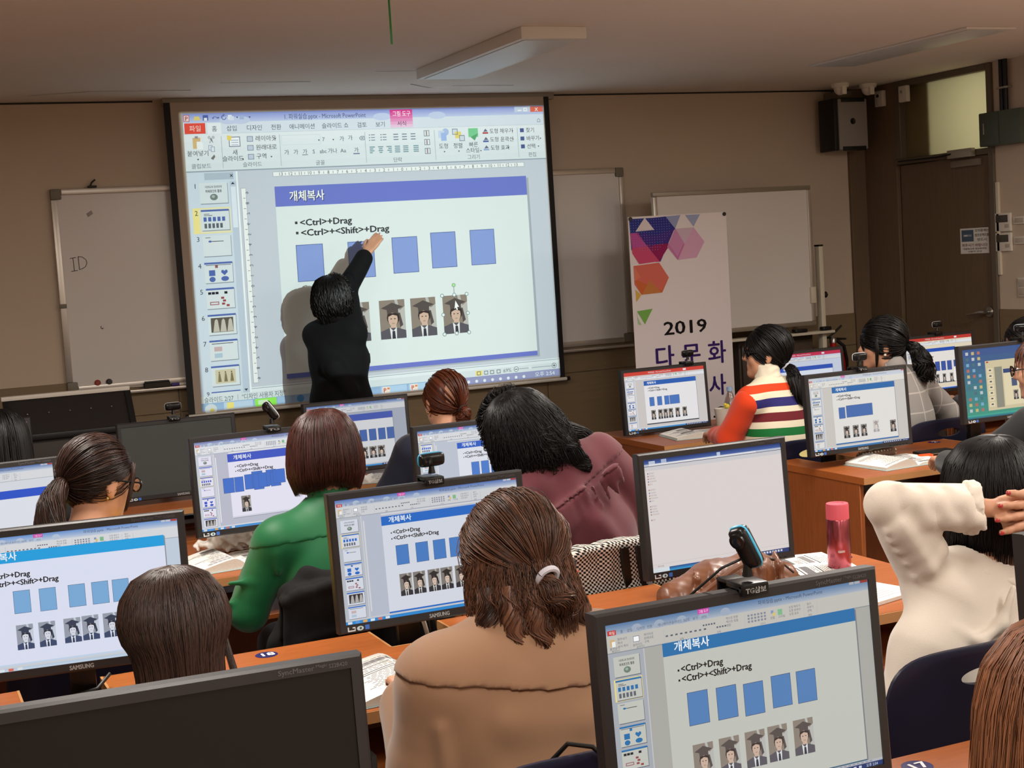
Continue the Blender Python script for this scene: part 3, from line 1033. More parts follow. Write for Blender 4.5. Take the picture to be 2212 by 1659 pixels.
for row, yf, d, x0 in (('C', 4.69, .63, 3.52), ('D', 6.13, .72, 3.44)):
    for i in range(3):
        place_desk((x0 + i * DW, yf, 0), DW, d, NOTCH['R' + row][i], 'orange wood desk right of the aisle, %s, %s' % (rowname[row], ('at the aisle end', 'second from the aisle', 'third from the aisle')[i]), '2' if (row == 'C' and i == 0) else None)

# ------------------------------------------------------------------ monitors
M_STK = mat('sticker_white', (214, 216, 220), .5)


def monitor(xc, y, zt, yaw, label, pic=None, W_=.505, H_=.335, off=None, logo=True, model=True, detail=True):
    yb = [q for lo, hi, q in ((0, 2.2, 2.13), (3, 3.7, 3.63), (4.5, 4.9, 5.24), (4.95, 5.1, 5.32), (6.2, 6.5, 6.755), (6.52, 6.7, 6.85)) if lo < y < hi][0]
    base_y = yb - .092 - y
    t = thing('computer_monitor', label, 'monitor', (xc, y, 0), rad(yaw), 'computer monitors')
    tl = rad(4)
    # screen plane leans back 4 degrees about the top front edge
    Mx = Matrix.Translation((0, 0, zt)) @ Matrix.Rotation(-tl, 4, 'X')
    BS, BT, BB = .0172, .018, .0205

    def T(mb):
        mb.v = [tuple(Mx @ Vector(v)) for v in mb.v]
        return mb
    h = W_ / 2
    f = MB()
    # ring of the bezel and the shell behind it
    o = [(-h, -H_), (h, -H_), (h, 0), (-h, 0)]
    q = [(-h + BS, -H_ + BB), (h - BS, -H_ + BB), (h - BS, -BT), (-h + BS, -BT)]
    e = .004
    oi = [(-h + e, -H_ + e), (h - e, -H_ + e), (h - e, -e), (-h + e, -e)]
    vs = [(x, e, z) for x, z in o] + [(x, 0, z) for x, z in oi] + [(x, 0, z) for x, z in q] + [(x, .004, z) for x, z in q] + [(x, .03, z) for x, z in o] + [(x * .82, .055, z * .86 - .02) for x, z in o]
    fs = []
    for lv in (0, 1, 2, 4):
        a, b = (lv, lv + 1) if lv < 4 else (4, 5)
        for i in range(4):
            fs.append((a * 4 + i, a * 4 + (i + 1) % 4, b * 4 + (i + 1) % 4, b * 4 + i))
    for i in range(4):
        fs.append((0 * 4 + i, 4 * 4 + i, 4 * 4 + (i + 1) % 4, 0 * 4 + (i + 1) % 4))
    fs.append((20, 21, 22, 23))
    f.add(vs, fs)
    T(f).build('bezel', M_BEZEL, t)
    x0, x1, z0, z1 = -h + BS, h - BS, -H_ + BB, -BT
    if pic:
        pic.build('display', lambda x, yy, l: Mx @ Vector((x0 + (x1 - x0) * x / 1600, .0036 - .00003 * l, z1 + (z0 - z1) * yy / 1000)), M_LCD, t)
    else:
        T(MB().add([(x0, .0036, z0), (x1, .0036, z0), (x1, .0036, z1), (x0, .0036, z1)], [(0, 1, 2, 3)])).build('display', off or M_LCDOFF, t)
    # neck down into the notch and foot on the shelf below the desk top
    nk = MB()
    nk.box(-.03, base_y - .02, .588, .03, base_y + .012, zt - H_ * .6, .004)
    nk.box(-.03, .03, zt - H_ * .66, .03, base_y, zt - H_ * .44, .004)
    nk.build('stand_neck', M_BLACKS, t)
    MB().box(-.10, base_y - .075, .5832, .10, base_y + .055, .597, .008).build('stand_base', M_BLACKS, t)
    if detail:
        if logo:
            c = Canvas()
            c.text(0, 0, .0135, 'SAMSUNG', (196, 198, 200), .035, 'c', width=.052)
            c.build('logo', lambda x, yy, l: Mx @ Vector((x, -.0006, -H_ + .0062 - yy)), M_PRINT, t)
        if model:
            c = Canvas()
            c.text(0, 0, .010, 'SyncMaster', (120, 118, 120), .01, 'l', width=.050)
            c.text(.052, -.003, .006, 'Magic', (120, 118, 120), .01, 'l', width=.016)
            c.text(.070, 0, .008, 'S22B420', (96, 94, 96), 0, 'l', width=.026)
            c.build('model_lettering', lambda x, yy, l: Mx @ Vector((h - .118 + x, -.0006, -.0135 - yy)), M_PRINT, t)
        c = Canvas()
        c.rect(0, 0, .003, .011, (216, 218, 222))
        c.rect(0, .008, .018, .011, (216, 218, 222))
        c.rect(.012, .001, .019, .004, (216, 218, 222))
        c.rect(.017, .001, .019, .011, (216, 218, 222))
        c.oval(.031, .006, .0085, .0055, (196, 214, 220))
        c.oval(.032, .006, .003, .003, (70, 90, 100))
        c.rect(.043, 0, .054, .011, (70, 112, 196))
        c.build('energy_sticker', lambda x, yy, l: Mx @ Vector((-h + .020 + x, -.0006 - .00003 * l, -H_ + .0155 - yy)), M_PRINT, t)
        b = MB()
        for i in range(6):
            b.box(h - .125 + i * .017, -.0008, -H_ + .005, h - .115 + i * .017, .001, -H_ + .008)
        ob = T(b).build('menu_buttons', M_BLACKS, t)
        ob['kind'] = 'stuff'
    return t


def pic(**V):
    c = Canvas()
    slide_program(c, V)
    return c


B1 = (98, 148, 204)
R5 = lambda xs, y, w, h: [(x, y, w, h) for x in xs]
P5 = lambda xs, y, w, h, *k: [(x, y, w, h, *k) for x in xs]
STD_R = R5((.300, .407, .503, .593, .685), .423, .068, .160)
STD_P = P5((.306, .379, .459, .530, .610), .658, .066, .180)
monitor(1.1745, 1.878, 1.142, 0, 'largest lit monitor at the lower right, a blue-rimmed webcam clipped on top',
        pic(white=(196, 198, 190), grey=(172, 172, 166), warm=1, head=(34, 112, 172), foot=(60, 100, 124), box=(84, 130, 186), bar0=(92, 126, 168), noruler=1, slide=(315, 142, 1500, 972), hh=.98, pk=0, task=(50, 84, 120), seed=2, ink=(12, 12, 14),
            rects=[(.270, .412, .076, .170), (.377, .416, .076, .168), (.479, .425, .076, .168), (.586, .414, .076, .168), (.684, .416, .076, .170)],
            photos=[(.274, .68, .075, .187), (.371, .677, .076, .187), (.469, .674, .076, .186), (.556, .671, .076, .186), (.656, .668, .078, .186)]))
monitor(.324, 1.913, 1.14, -2.8, 'black powered-off monitor filling the lower left corner', None, off=mat('dark_glass', (17, 15, 14), .3, spec=.4))
monitor(2.022, 1.92, 1.14, 0, 'monitor whose dark corner peeks in at the right edge', None)
monitor(1.1985, 3.31, 1.138, 0, 'lit monitor directly before the woman in the beige coat, four portraits in a row',
        pic(white=(214, 219, 231), grey=(184, 190, 206), head=(24, 104, 198), box=(68, 124, 196), seed=3, task=(40, 140, 214), bar0=(90, 120, 184), rects=STD_R, photos=STD_P))
monitor(.365, 3.366, 1.14, -6.4, 'lit monitor at the left edge with a cyan slide header',
        pic(white=(222, 227, 246), grey=(196, 208, 224), head=(24, 160, 224), foot=(196, 214, 236), box=(122, 172, 218), noruler=1, slide=(78, 114, 1490, 968), hh=.98, pk=1, bar0=(110, 150, 210), seed=4, task=(196, 214, 234), tray=(176, 198, 226),
            rects=[(.222, .408, .076, .170), (.338, .412, .076, .170), (.470, .411, .077, .169), (.577, .411, .077, .169), (.672, .411, .077, .169)],
            photos=[(.222, .664, .076, .186), (.322, .663, .076, .186), (.436, .660, .077, .185), (.519, .657, .077, .185), (.616, .657, .077, .185)]))
cw = Canvas()
cw.rect(0, 0, 1600, 1000, (222, 214, 212))
cw.vgrad(0, 0, 1600, 46, (34, 62, 128), (70, 100, 166), 3)
cw.rect(60, 14, 130, 40, (190, 198, 216))
cw.rect(200, 8, 260, 40, (170, 184, 210))
cw.rect(840, 10, 880, 40, (190, 204, 226))
cw.rect(0, 40, 1600, 58, (190, 196, 212))
cw.rect(60, 42, 1300, 56, (226, 226, 230))
cw.rect(0, 58, 1600, 62, (40, 46, 60))
cw.rect(0, 62, 1600, 98, (206, 204, 208))
_rg = random.Random(5)
for i, (y, w) in enumerate(((116, 120), (140, 46), (164, 50), (188, 54), (212, 44), (262, 56), (288, 34), (312, 44), (336, 40), (360, 36), (408, 46), (432, 60), (456, 100), (480, 90), (528, 60))):
    cw.rect(34, y, 46, y + 12, (170, 120, 110) if i % 3 else (120, 110, 150))
    cw.text(52, y + 12, 17, ('즐겨찾기', '다운로드', '바탕 화면', '라이브러리', '문서')[i % 5], (150, 138, 140))
cw.rect(0, 930, 1600, 932, (196, 188, 188))
cw.vgrad(0, 964, 1600, 1000, (40, 90, 150), (52, 150, 206), 3)
cw.rect(0, 964, 190, 1000, (216, 224, 230))
cw.rect(1080, 964, 1600, 1000, (40, 58, 112))
for i in range(12):
    cw.rect(1120 + i * 34, 972, 1142 + i * 34, 990, (206, 212, 226), i == 0)
cw.text(60, 956, 18, '항목 없음', (120, 112, 116))
monitor(2.06, 3.40, 1.124, 0, 'monitor showing a blank white window, behind the brown leather bag', cw, W_=.468, H_=.34, logo=False)
monitor(.245, 4.715, 1.137, 3, 'lit monitor at the left edge behind the yellow top, one blue box in view',
        pic(white=(222, 226, 236), grey=(214, 218, 226), head=(24, 78, 200), box=(62, 108, 204), seed=6, noruler=1, slide=(300, 240, 1590, 960), rects=[(.50, .66, .075, .17), (.36, .66, .075, .17)], photos=P5((.36, .5), .85, .07, .1)))
monitor(1.178, 4.842, 1.137, 1.5, 'lit monitor with overlapping blue boxes, beyond the green blouse',
        pic(white=(232, 230, 246), grey=(188, 190, 206), head=(56, 84, 196), foot=(214, 216, 230), box=(64, 112, 204), seed=7, slide=(365, 168, 1560, 890), thumbs=(1, 7, 2, 3, 4, 5, 6), sel=2, bar0=(120, 130, 180), hh=1.3, task=(70, 150, 220), tray=(60, 130, 200),
            rects=[(.180, .435, .08, .17), (.262, .435, .066, .17), (.336, .42, .075, .17), (.39, .395, .08, .18), (.40, .425, .075, .18), (.437, .42, .08, .165), (.495, .395, .075, .18), (.525, .425, .075, .165), (.545, .40, .09, .16)], photos=[(.300, .655, .068, .18, 2)]))
monitor(1.966, 4.85, 1.09, 0, 'lit monitor left of the black wavy hair, behind the webcam with the blue rim',
        pic(white=(224, 228, 238), grey=(190, 198, 212), head=(36, 92, 198), box=(72, 124, 206), seed=8, slide=(500, 190, 1580, 950), rects=[(.415, .44, .065, .16), (.495, .44, .065, .16), (.575, .44, .065, .16), (.66, .44, .065, .16)], photos=P5((.42, .5, .58), .68, .06, .17), thumbs=(2, 3, 7, 4, 5, 6), sel=0))
monitor(.33, 6.43, 1.123, 0, 'monitor at the left edge of the front row, hidden behind black hair', pic(white=(232, 234, 240), head=(60, 84, 180), box=(70, 110, 190), rects=STD_R, photos=STD_P))
monitor(1.1625, 6.297, 1.067, 0, 'grey powered-off monitor in the front row with a webcam on top', None, off=M_LCDOFF2)
monitor(2.006, 6.424, 1.061, 0, 'lit front-row monitor directly below the presenter',
        pic(white=(208, 210, 214), grey=(160, 168, 182), head=(62, 84, 170), foot=(208, 210, 214), box=(64, 98, 164), seed=9, slide=(230, 180, 1380, 960), hh=1.5, noruler=1,
            rects=R5((.415, .51, .605, .70, .79), .43, .075, .18), photos=P5((.42, .505, .595, .68), .70, .075, .18)))
monitor(3.74, 5.0, 1.106, 0, 'lit monitor behind the dotted pencil case, one long blue bar on its slide',
        pic(white=(228, 226, 222), grey=(204, 200, 194), warm=1, head=(32, 104, 172), box=(66, 108, 176), seed=10, slide=(370, 150, 1420, 940), noruler=1, hh=1.3, bar0=(200, 204, 210), thumbs=(1, 2, 3, 4, 5, 6, 7), sel=9, task=(52, 120, 180),
            rects=[(.285, .435, .066, .155), (.363, .42, .275, .165)], photos=P5((.32, .415, .50), .70, .062, .165) + [(.63, .665, .062, .165, 3), (.81, .69, .062, .165)]), W_=.52, H_=.34)
monitor(4.54, 5.0, 1.158, 0, 'monitor showing a teal desktop full of icons, near the right edge', None, W_=.52, H_=.34)
monitor(3.70, 6.55, 1.058, 0, 'lit monitor with a red title bar in front of the banner',
        pic(red=(206, 62, 50), white=(232, 230, 232), grey=(206, 200, 198), head=(30, 92, 178), foot=(36, 40, 52), box=(70, 116, 190), seed=11, noruler=1, slide=(380, 170, 1420, 920), hh=1.3, thumbs=(1, 2, 3, 4, 5, 6, 7), sel=9,
            rects=[(.29, .455, .06, .155), (.385, .455, .06, .155), (.475, .455, .06, .155), (.54, .455, .125, .155)], photos=P5((.30, .385, .45, .515, .60, .69), .68, .055, .165)), logo=False, model=False)
monitor(4.60, 6.6, 1.064, 0, 'lit monitor partly hidden behind the striped sweater',
        pic(red=(190, 40, 76), white=(216, 222, 236), grey=(196, 204, 222), head=(38, 80, 178), box=(64, 104, 190), seed=12, noruler=1, slide=(240, 240, 1400, 960), rects=R5((.24, .35, .46, .57, .68), .62, .07, .18), photos=P5((.3, .4), .85, .06, .1)), logo=False, model=False)
cd = Canvas()
monitor(5.525, 6.62, 1.078, 0, 'lit monitor by the door with a red title bar and an open menu',
        pic(red=(190, 54, 46), white=(232, 226, 220), grey=(226, 214, 190), head=(24, 76, 176), foot=(40, 44, 54), box=(56, 84, 160), seed=13, noruler=1, slide=(240, 210, 1180, 880), hh=1.2, task=(36, 96, 190),
            rects=R5((.42, .51, .60, .70), .47, .07, .18), photos=P5((.42, .52, .63), .71, .05, .17), menu=(.70, .60, .14, .28)), logo=False, model=False)
# the teal desktop
for o in [o for o in COL.objects if o.get('label', '').startswith('monitor showing a teal desktop')]:
    old = [q for q in COL.objects if q.parent == o and q.name.startswith('display')][0]
    bpy.data.objects.remove(old)
    c = Canvas()
    for i in range(10):
        a = i / 9
        c.rect(0, i * 100, 1600, i * 100 + 100, (52 + 10 * a, 84 + 66 * a, 140 - 10 * a), i == 0)
    for i in range(11):
        for j in range(3):
            if (i * 7 + j * 3) % 11 != 5:
                c.rect(60 + j * 105, 40 + i * 82, 110 + j * 105, 84 + i * 82, [(190, 196, 200), (120, 170, 200), (200, 180, 120), (70, 110, 120), (176, 110, 100)][(i * 3 + j * 2) % 5])
    c.rect(400, 190, 1500, 910, (208, 196, 160))
    c.rect(420, 200, 460, 220, (180, 50, 50))
    for i in range(7):
        c.rect(430, 300 + i * 82, 530, 364 + i * 82, (226, 214, 180))
        c.rect(460, 320 + i * 82, 500, 340 + i * 82, (70, 70, 80))
    c.rect(560, 290, 700, 880, (140, 140, 124))
    c.rect(720, 330, 1480, 860, (226, 214, 178))
    c.rect(720, 330, 1480, 390, (40, 66, 116))
    for i in range(4):
        c.rect(860 + i * 140, 470, 960 + i * 140, 590, (66, 84, 120), i == 0)
        portrait(c, 880 + i * 130, 650, 90, 140, 2)
    c.vgrad(0, 950, 1600, 1000, (60, 170, 150), (40, 110, 130), 3)
    tl = rad(4)
    Mx = Matrix.Translation((0, 0, 1.158)) @ Matrix.Rotation(-tl, 4, 'X')
    c.build('display', lambda x, yy, l: Mx @ Vector((-.2428 + .4856 * x / 1600, .0036 - .00003 * l, -.018 + (-.3195 + .018) * yy / 1000)), M_LCD, o)

# ------------------------------------------------------------------ chairs
_CH = {}


def chair(x, y, yaw, label, tagged=False, zt=.80):
    t = thing('classroom_chair', label, 'chair', (x, y, 0), rad(yaw), 'navy classroom chairs')
    if zt not in _CH:
        n = 48
        z0 = zt - .40
        zc, hz = (zt + z0) / 2, (zt - z0) / 2

        def P(fx, fz, dy):
            xx, zz = fx, fz
            return (xx, -.235 - .10 * ((zz - z0) / .40) ** 1.2 * .5 + .28 * xx * xx + dy, zz)
        ring = []
        for k in range(n):
            w = 2 * PI * k / n
            cs, sn = math.cos(w), math.sin(w)
            p = 2 / 5.
            ox = .235 * math.copysign(abs(cs) ** p, cs) * (1 - .05 * (1 if sn < 0 else 0))
            oz = zc + hz * math.copysign(abs(sn) ** p, sn)
            hx, hz_ = .066 * cs, zt - .065 + .019 * sn
            ring.append([(hx, hz_), (hx * .7 + ox * .3, hz_ * .7 + oz * .3), (hx * .35 + ox * .65, hz_ * .35 + oz * .65), (ox * .97, zc + (oz - zc) * .97), (ox, oz)])
        vs, fs = [], []
        for dy, sc in ((.0, 1), (.016, 1)):
            for k in range(n):
                for j in range(5):
                    e = .004 if j == 4 else 0
                    vs.append(P(*ring[k][j], dy + (e if dy == 0 else -e)))
        for s in (0, 1):
            for k in range(n):
                for j in range(4):
                    a, b = s * n * 5 + k * 5 + j, s * n * 5 + ((k + 1) % n) * 5 + j
                    fs.append((a, a + 1, b + 1, b))
        for j in (0, 4):
            for k in range(n):
                a, b = k * 5 + j, ((k + 1) % n) * 5 + j
                fs.append((a, b, b + n * 5, a + n * 5))
        bk = MB().add(vs, fs, True).build('backrest', M_NAVY, t)
        st = MB().box(-.225, -.21, .425, .225, .215, .46, .02, 3).build('seat', M_NAVY, t)
        legs = []
        for sx in (-1, 1):
            for sy in (-1, 1):
                legs.append(MB().tube([(sx * .19, sy * .17 - .0, .428), (sx * .215, sy * .22, .012), (sx * .215, sy * .22, 0)], .011, 8).build('leg', M_STEEL, t))
            legs.append(MB().tube([(sx * .18, -.12, .425), (sx * .185, -.235, .43), (sx * .185, -.243, z0 + .14)], .011, 8).build('back_post', M_STEEL, t))
        _CH[zt] = [bk, st] + legs
    else:
        for o in _CH[zt]:
            q = o.copy()
            COL.objects.link(q)
            q.parent = t
    if tagged:
        MB().box(-.014, -.2585, z0 if False else zt - .235, .014, -.2555, zt - .218).build('label_tag', mat('tag_bronze', (128, 106, 96), .35, metal=.3), t)
    return t


# ------------------------------------------------------------------ webcams
def webcam(x, y, z, yaw, pitch, label, ring=(70, 160, 210), logo=None, cable=None, roll=0, turn=0):
    t = thing('webcam', label, 'webcam', (x, y, z), 0, 'webcams clipped on monitors')
    R = Matrix.Translation((0, .004, .052 + .012 * abs(math.sin(rad(turn))))) @ Matrix.Rotation(rad(roll + yaw), 4, 'Z') @ Matrix.Rotation(rad(pitch), 4, 'X') @ Matrix.Rotation(rad(turn), 4, 'Y')
    b = MB().box(-.034, -.013, -.0155, .034, .013, .0155, .011, 3, R)
    b.lathe([(.0125, 0), (.0125, .004), (.009, .005)], n=20, M=R @ Matrix.Translation((-.016, -.0125, 0)) @ Matrix.Rotation(rad(90), 4, 'X'))
    b.build('camera_body', M_BLACKS, t)
    g = MB().lathe([(.0075, 0), (.0075, .0012), (.002, .0018)], n=18, M=R @ Matrix.Translation((-.016, -.0165, 0)) @ Matrix.Rotation(rad(90), 4, 'X'))
    g.build('lens', mat('lens_glass', (26, 28, 36), .08, spec=.8), t)
    pts = []
    for k in range(25):
        w = 2 * PI * k / 24
        p = 2 / 4.
        cs, sn = math.cos(w), math.sin(w)
        pts.append(R @ Vector((.0345 * math.copysign(abs(cs) ** p, cs), .0, .0162 * math.copysign(abs(sn) ** p, sn))))
    MB().tube(pts, .0022, 6, False).build('rim', mat('rim_%d_%d_%d' % ring, ring, .35), t)
    k = MB()
    k.tube([(0, .004, .036), (0, .004, .018)], [.006, .009], 10)
    k.box(-.024, -.016, .001, .024, .03, .011, .003)
    k.box(-.024, -.017, -.009, .024, -.0055, .010, .003)
    k.box(-.018, .062, -.03, .018, .067, .008, .002)
    k.box(-.018, .028, .002, .018, .067, .008, .002)
    cl = k.build('clip', M_BLACKS, t)
    if logo:
        c = Canvas()
        c.text(0, 0, .0105, logo, (232, 232, 232), .03, 'c', width=.036)
        c.build('clip_lettering', lambda xx, yy, l: (xx, -.0176, -.0035 - yy), M_PRINT, cl)
    if cable:
        MB().tube([Vector((.0, .012, .045))] + [Vector(p) for p in cable], .0022, 6).build('cable', M_BLACK, t)
    return t


def on_mon(xc, y, zt, yaw, dx):
    a = rad(yaw)
    return (xc + dx * math.cos(a), y + dx * math.sin(a), zt + .0005)


webcam(*on_mon(1.1745, 1.878, 1.142, 0, .015), -62, 16, 'black webcam with a blue rim turned sideways on the lower right monitor', (84, 186, 228), 'TG삼보', [(-.03, .03, .03), (-.06, .05, .0), (-.085, .075, -.03)], 0, 72)
webcam(*on_mon(1.1985, 3.31, 1.138, 0, .015), 6, 4, 'black webcam with blue left edge on the monitor before the beige coat', (60, 160, 206), 'TG삼보')
webcam(*on_mon(1.178, 4.842, 1.137, 1.5, .035), -50, 20, 'black webcam tilted up on the monitor behind the green blouse', (196, 200, 204), 'TG', None, 0, 62)
webcam(*on_mon(1.1625, 6.297, 1.067, 0, -.01), 2, 0, 'grey-rimmed webcam on the powered-off front-row monitor', (150, 152, 150), 'TG')
webcam(*on_mon(3.70, 6.55, 1.058, 0, .145), 4, 4, 'small black webcam on the monitor in front of the banner', (90, 92, 92))
webcam(*on_mon(3.74, 5.0, 1.106, 0, .02), -2, 4, 'silver-rimmed webcam on the monitor behind the dotted pencil case', (170, 176, 182), 'TG')
webcam(*on_mon(5.525, 6.62, 1.078, 0, -.005), 2, 0, 'silver-rimmed webcam on the monitor by the door', (170, 176, 178))
webcam(*on_mon(4.54, 5.0, 1.158, 0, .10), -50, 10, 'webcam beside the glasses of the woman at the right edge', (150, 160, 170))
# ------------------------------------------------------------------ boards on the front wall
wb = thing('whiteboard', 'wide white enamel wallboard behind the projection screen, with ID written on it', 'whiteboard', (2.83, 8.7, 1.60))
x0, x1, z0, z1 = -1.83, 1.84, -.555, .605
MB().box(x0 + .02, -.022, z0 + .02, x1 - .02, -.012, z1 - .02).build('board', M_BOARD, wb)
for q in ((x0 + .06, z1 - .035, x1 - .06, z1), (x0 + .06, z0, x1 - .06, z0 + .035)):
    MB().box(q[0], -.034, q[1], q[2], -.002, q[3], .006, 2).build('frame_rail', M_ALU, wb)
for q in ((x0, z0 + .06, x0 + .035, z1 - .06), (x1 - .035, z0 + .06, x1, z1 - .06)):
    MB().box(q[0], -.034, q[1], q[2], -.002, q[3], .006, 2).build('frame_rail', M_ALU, wb)
for x in (x0, x1 - .06):
    for z in (z0, z1 - .06):
        MB().box(x, -.038, z, x + .06, -.001, z + .06, .008, 2).build('frame_corner', M_GREYPL, wb)
MB().box(x0 + .3, -.085, z0 - .03, x1 - .02, -.002, z0 - .012, .004).build('pen_tray', M_ALU, wb)
MB().box(x0 - .004, -.04, -.07, x0 + .036, -.0345, -.045, .003).build('frame_joint', M_GREYPL, wb)
c = Canvas()
ik = (70, 62, 62)
for q in ((.0, .004, .034, .0, .004), (.017, .002, .019, .076, .004), (.001, .078, .038, .074, .004), (.046, -.004, .048, .07, .004)):
    c.line(*q[:4], .0036, ik)
pts = [(.044, -.004), (.07, .0), (.088, .016), (.092, .036), (.082, .056), (.064, .066), (.046, .070)]
for a, b in zip(pts[:-1], pts[1:]):
    c.line(*a, *b, .0036, ik)
for a, b in (((.140, .40), (.138, .412)), ((.138, .412), (.146, .418)), ((.146, .418), (.152, .412))):
    c.line(*a, *b, .004, ik)
c.build('handwriting', lambda x, y, l: (-1.752 + x, -.0232 - .0001 * l, .215 - y), M_PRINT, wb)
c = Canvas()
c.rect(0, 0, .03, .02, (168, 162, 158))
c.build('smudge', lambda x, y, l: (-1.64 + x + y * .4, -.0231, .46 - y + x * .6), M_PRINT, wb)
ob = thing('paper_clip_hook', 'small dark hook on the top rail of the wallboard', 'hook', (1.235, 8.675, 2.206))
m = MB().box(-.025, -.012, 0, .025, .01, .012, .003)
m.tube([(-.01, 0, .01), (.0, -.004, .03), (.02, -.004, .045)], .005, 6)
m.build('hook', M_BLACK, ob)
e = thing('board_eraser', 'dark felt eraser lying on the wallboard tray', 'eraser', (1.50, 8.638, 1.0345))
MB().box(-.075, -.022, 0, .075, .022, .03, .006).build('eraser_body', mat('eraser_felt', (58, 52, 44), .9), e)
MB().box(-.07, -.02, .03, .07, .02, .04, .004).build('eraser_back', M_BLACK, e)
t = thing('marker', 'white board marker with a purple cap on the wallboard tray', 'marker', (1.66, 8.645, 1.0425))
MB().tube([(-.03, 0, 0), (.08, 0, 0)], .009, 10).build('barrel', M_WHITE, t)
MB().tube([(-.075, 0, 0), (-.03, 0, 0)], .0095, 10).build('cap', mat('purple', (66, 44, 120), .4), t)
for i, (x, cc) in enumerate(((1.17, (150, 60, 46)), (1.235, (60, 54, 52)))):
    t = thing('board_magnet', ('red round magnet', 'dark round magnet')[i] + ' at the lower edge of the wallboard', 'magnet', (x, 8.678, 1.09))
    MB().lathe([(.018, 0), (.018, .01), (.012, .016)], n=16, M=Matrix.Rotation(rad(90), 4, 'X')).build('magnet', mat('magnet_%d' % i, cc, .4), t)
    MB().lathe([(.019, 0), (.019, .004)], n=16, M=Matrix.Rotation(rad(90), 4, 'X')).build('magnet_rim', M_WHITE, t)

# mobile whiteboard on its white stand
mb = thing('mobile_whiteboard', 'smaller whiteboard on a white wheeled stand beside the banner', 'whiteboard', (5.28, 8.30, 0))
x0, x1, z0, z1 = -.615, .60, 1.07, 2.015
MB().box(x0 + .015, -.012, z0 + .015, x1 - .015, .004, z1 - .015).build('board', M_BOARD, mb)
for q in ((x0, z1 - .03, x1, z1), (x0, z0, x1, z0 + .03)):
    MB().box(q[0], -.020, q[1], q[2], .012, q[3], .005).build('frame_rail', mat('grey_rail', (150, 140, 126), .4, metal=.4), mb)
for q in ((x0, z0 + .03, x0 + .03, z1 - .03), (x1 - .03, z0 + .03, x1, z1 - .03)):
    MB().box(q[0], -.020, q[1], q[2], .012, q[3], .005).build('frame_rail', M_ALU, mb)
for sx in (-.66, .645):
    MB().box(sx, -.02, .08, sx + .034, .03, 1.6, .004).build('post', M_CREAM, mb)
    MB().box(sx - .002, -.022, 1.6, sx + .036, .032, 1.612, .003).build('post_cap', M_BLACK, mb)
    MB().box(sx, -.26, .045, sx + .034, .26, .085, .006).build('foot', M_CREAM, mb)
    for y in (-.23, .23):
        MB().lathe([(.03, -.012), (.034, 0), (.03, .012)], n=16, M=Matrix.Translation((sx + .017, y, .034)) @ Matrix.Rotation(rad(90), 4, 'Y')).build('caster', M_BLACK, mb)
MB().box(-.63, -.09, 1.012, .70, .02, 1.03, .004).build('tray', M_CREAM, mb)
MB().box(-.63, -.01, .52, .65, .015, .56, .004).build('cross_bar', M_CREAM, mb)
MB().box(.56, -.032, 1.22, .60, .02, 1.33, .004).build('pivot_clamp', M_CREAM, mb)
k = MB().lathe([(.02, 0), (.022, .02), (.012, .03)], n=14, M=Matrix.Translation((.68, .0, 1.27)) @ Matrix.Rotation(rad(90), 4, 'Y'))
k.build('clamp_knob', M_BLACK, mb)
for i, (x, s) in enumerate(((5.72, .05), (5.93, .035))):
    t = thing('board_eraser', ('black oblong eraser on the tray of the mobile whiteboard', 'small round black eraser at the tray end of the mobile whiteboard')[i], 'eraser', (x, 8.25, 1.0305))
    MB().box(-s, -.025, 0, s, .025, .026, .010, 3).build('eraser_body', M_BLACK, t)

# dark filing cabinet and fire extinguisher behind it
fc = thing('filing_cabinet', 'dark brown filing cabinet behind the mobile whiteboard', 'cabinet', (5.62, 8.52, 0))
MB().box(-.30, -.13, .0, .30, .145, 1.01, .005).build('cabinet_body', mat('cabinet_brown', (66, 54, 46), .5), fc)
for i, z in enumerate((.04, .36, .68)):
    for j, x in enumerate((-.285, .005)):
        d = MB().box(x, -.15, z, x + .28, -.1305, z + .29, .006).build('drawer', mat('drawer_brown', (78, 64, 54), .45), fc)
        MB().box(x + .10, -.164, z + .17, x + .185, -.1505, z + .20, .004).build('drawer_handle', M_STEEL, d)
ex = thing('fire_extinguisher', 'red fire extinguisher standing by the wall near the door corner', 'fire extinguisher', (6.11, 8.42, 0))
MB().lathe([(.05, 0), (.078, .02), (.08, .06), (.08, .78), (.07, .85), (.04, .885), (.022, .90), (.022, .93)], n=24).build('cylinder', mat('extinguisher_red', (176, 30, 26), .3), ex)
MB().lathe([(.026, .925), (.026, .955), (.018, .965)], n=14).build('valve', M_STEEL, ex)
k = MB().tube([(.0, 0, .955), (-.04, 0, .965), (-.07, 0, .962)], [.008, .008, .006], 8)
k.tube([(-.03, 0, .97), (.02, 0, 1.0), (.075, 0, 1.04)], [.007, .009, .008], 8)
k.tube([(.01, 0, .955), (.06, 0, .948), (.11, 0, .945)], [.007, .008, .006], 8)
k.build('lever', M_BLACK, ex)
MB().tube([(.02, -.02, .94), (.06, -.04, .90), (.095, -.02, .8), (.098, 0, .55), (.095, 0, .3)], .012, 8).build('hose', M_BLACK, ex)

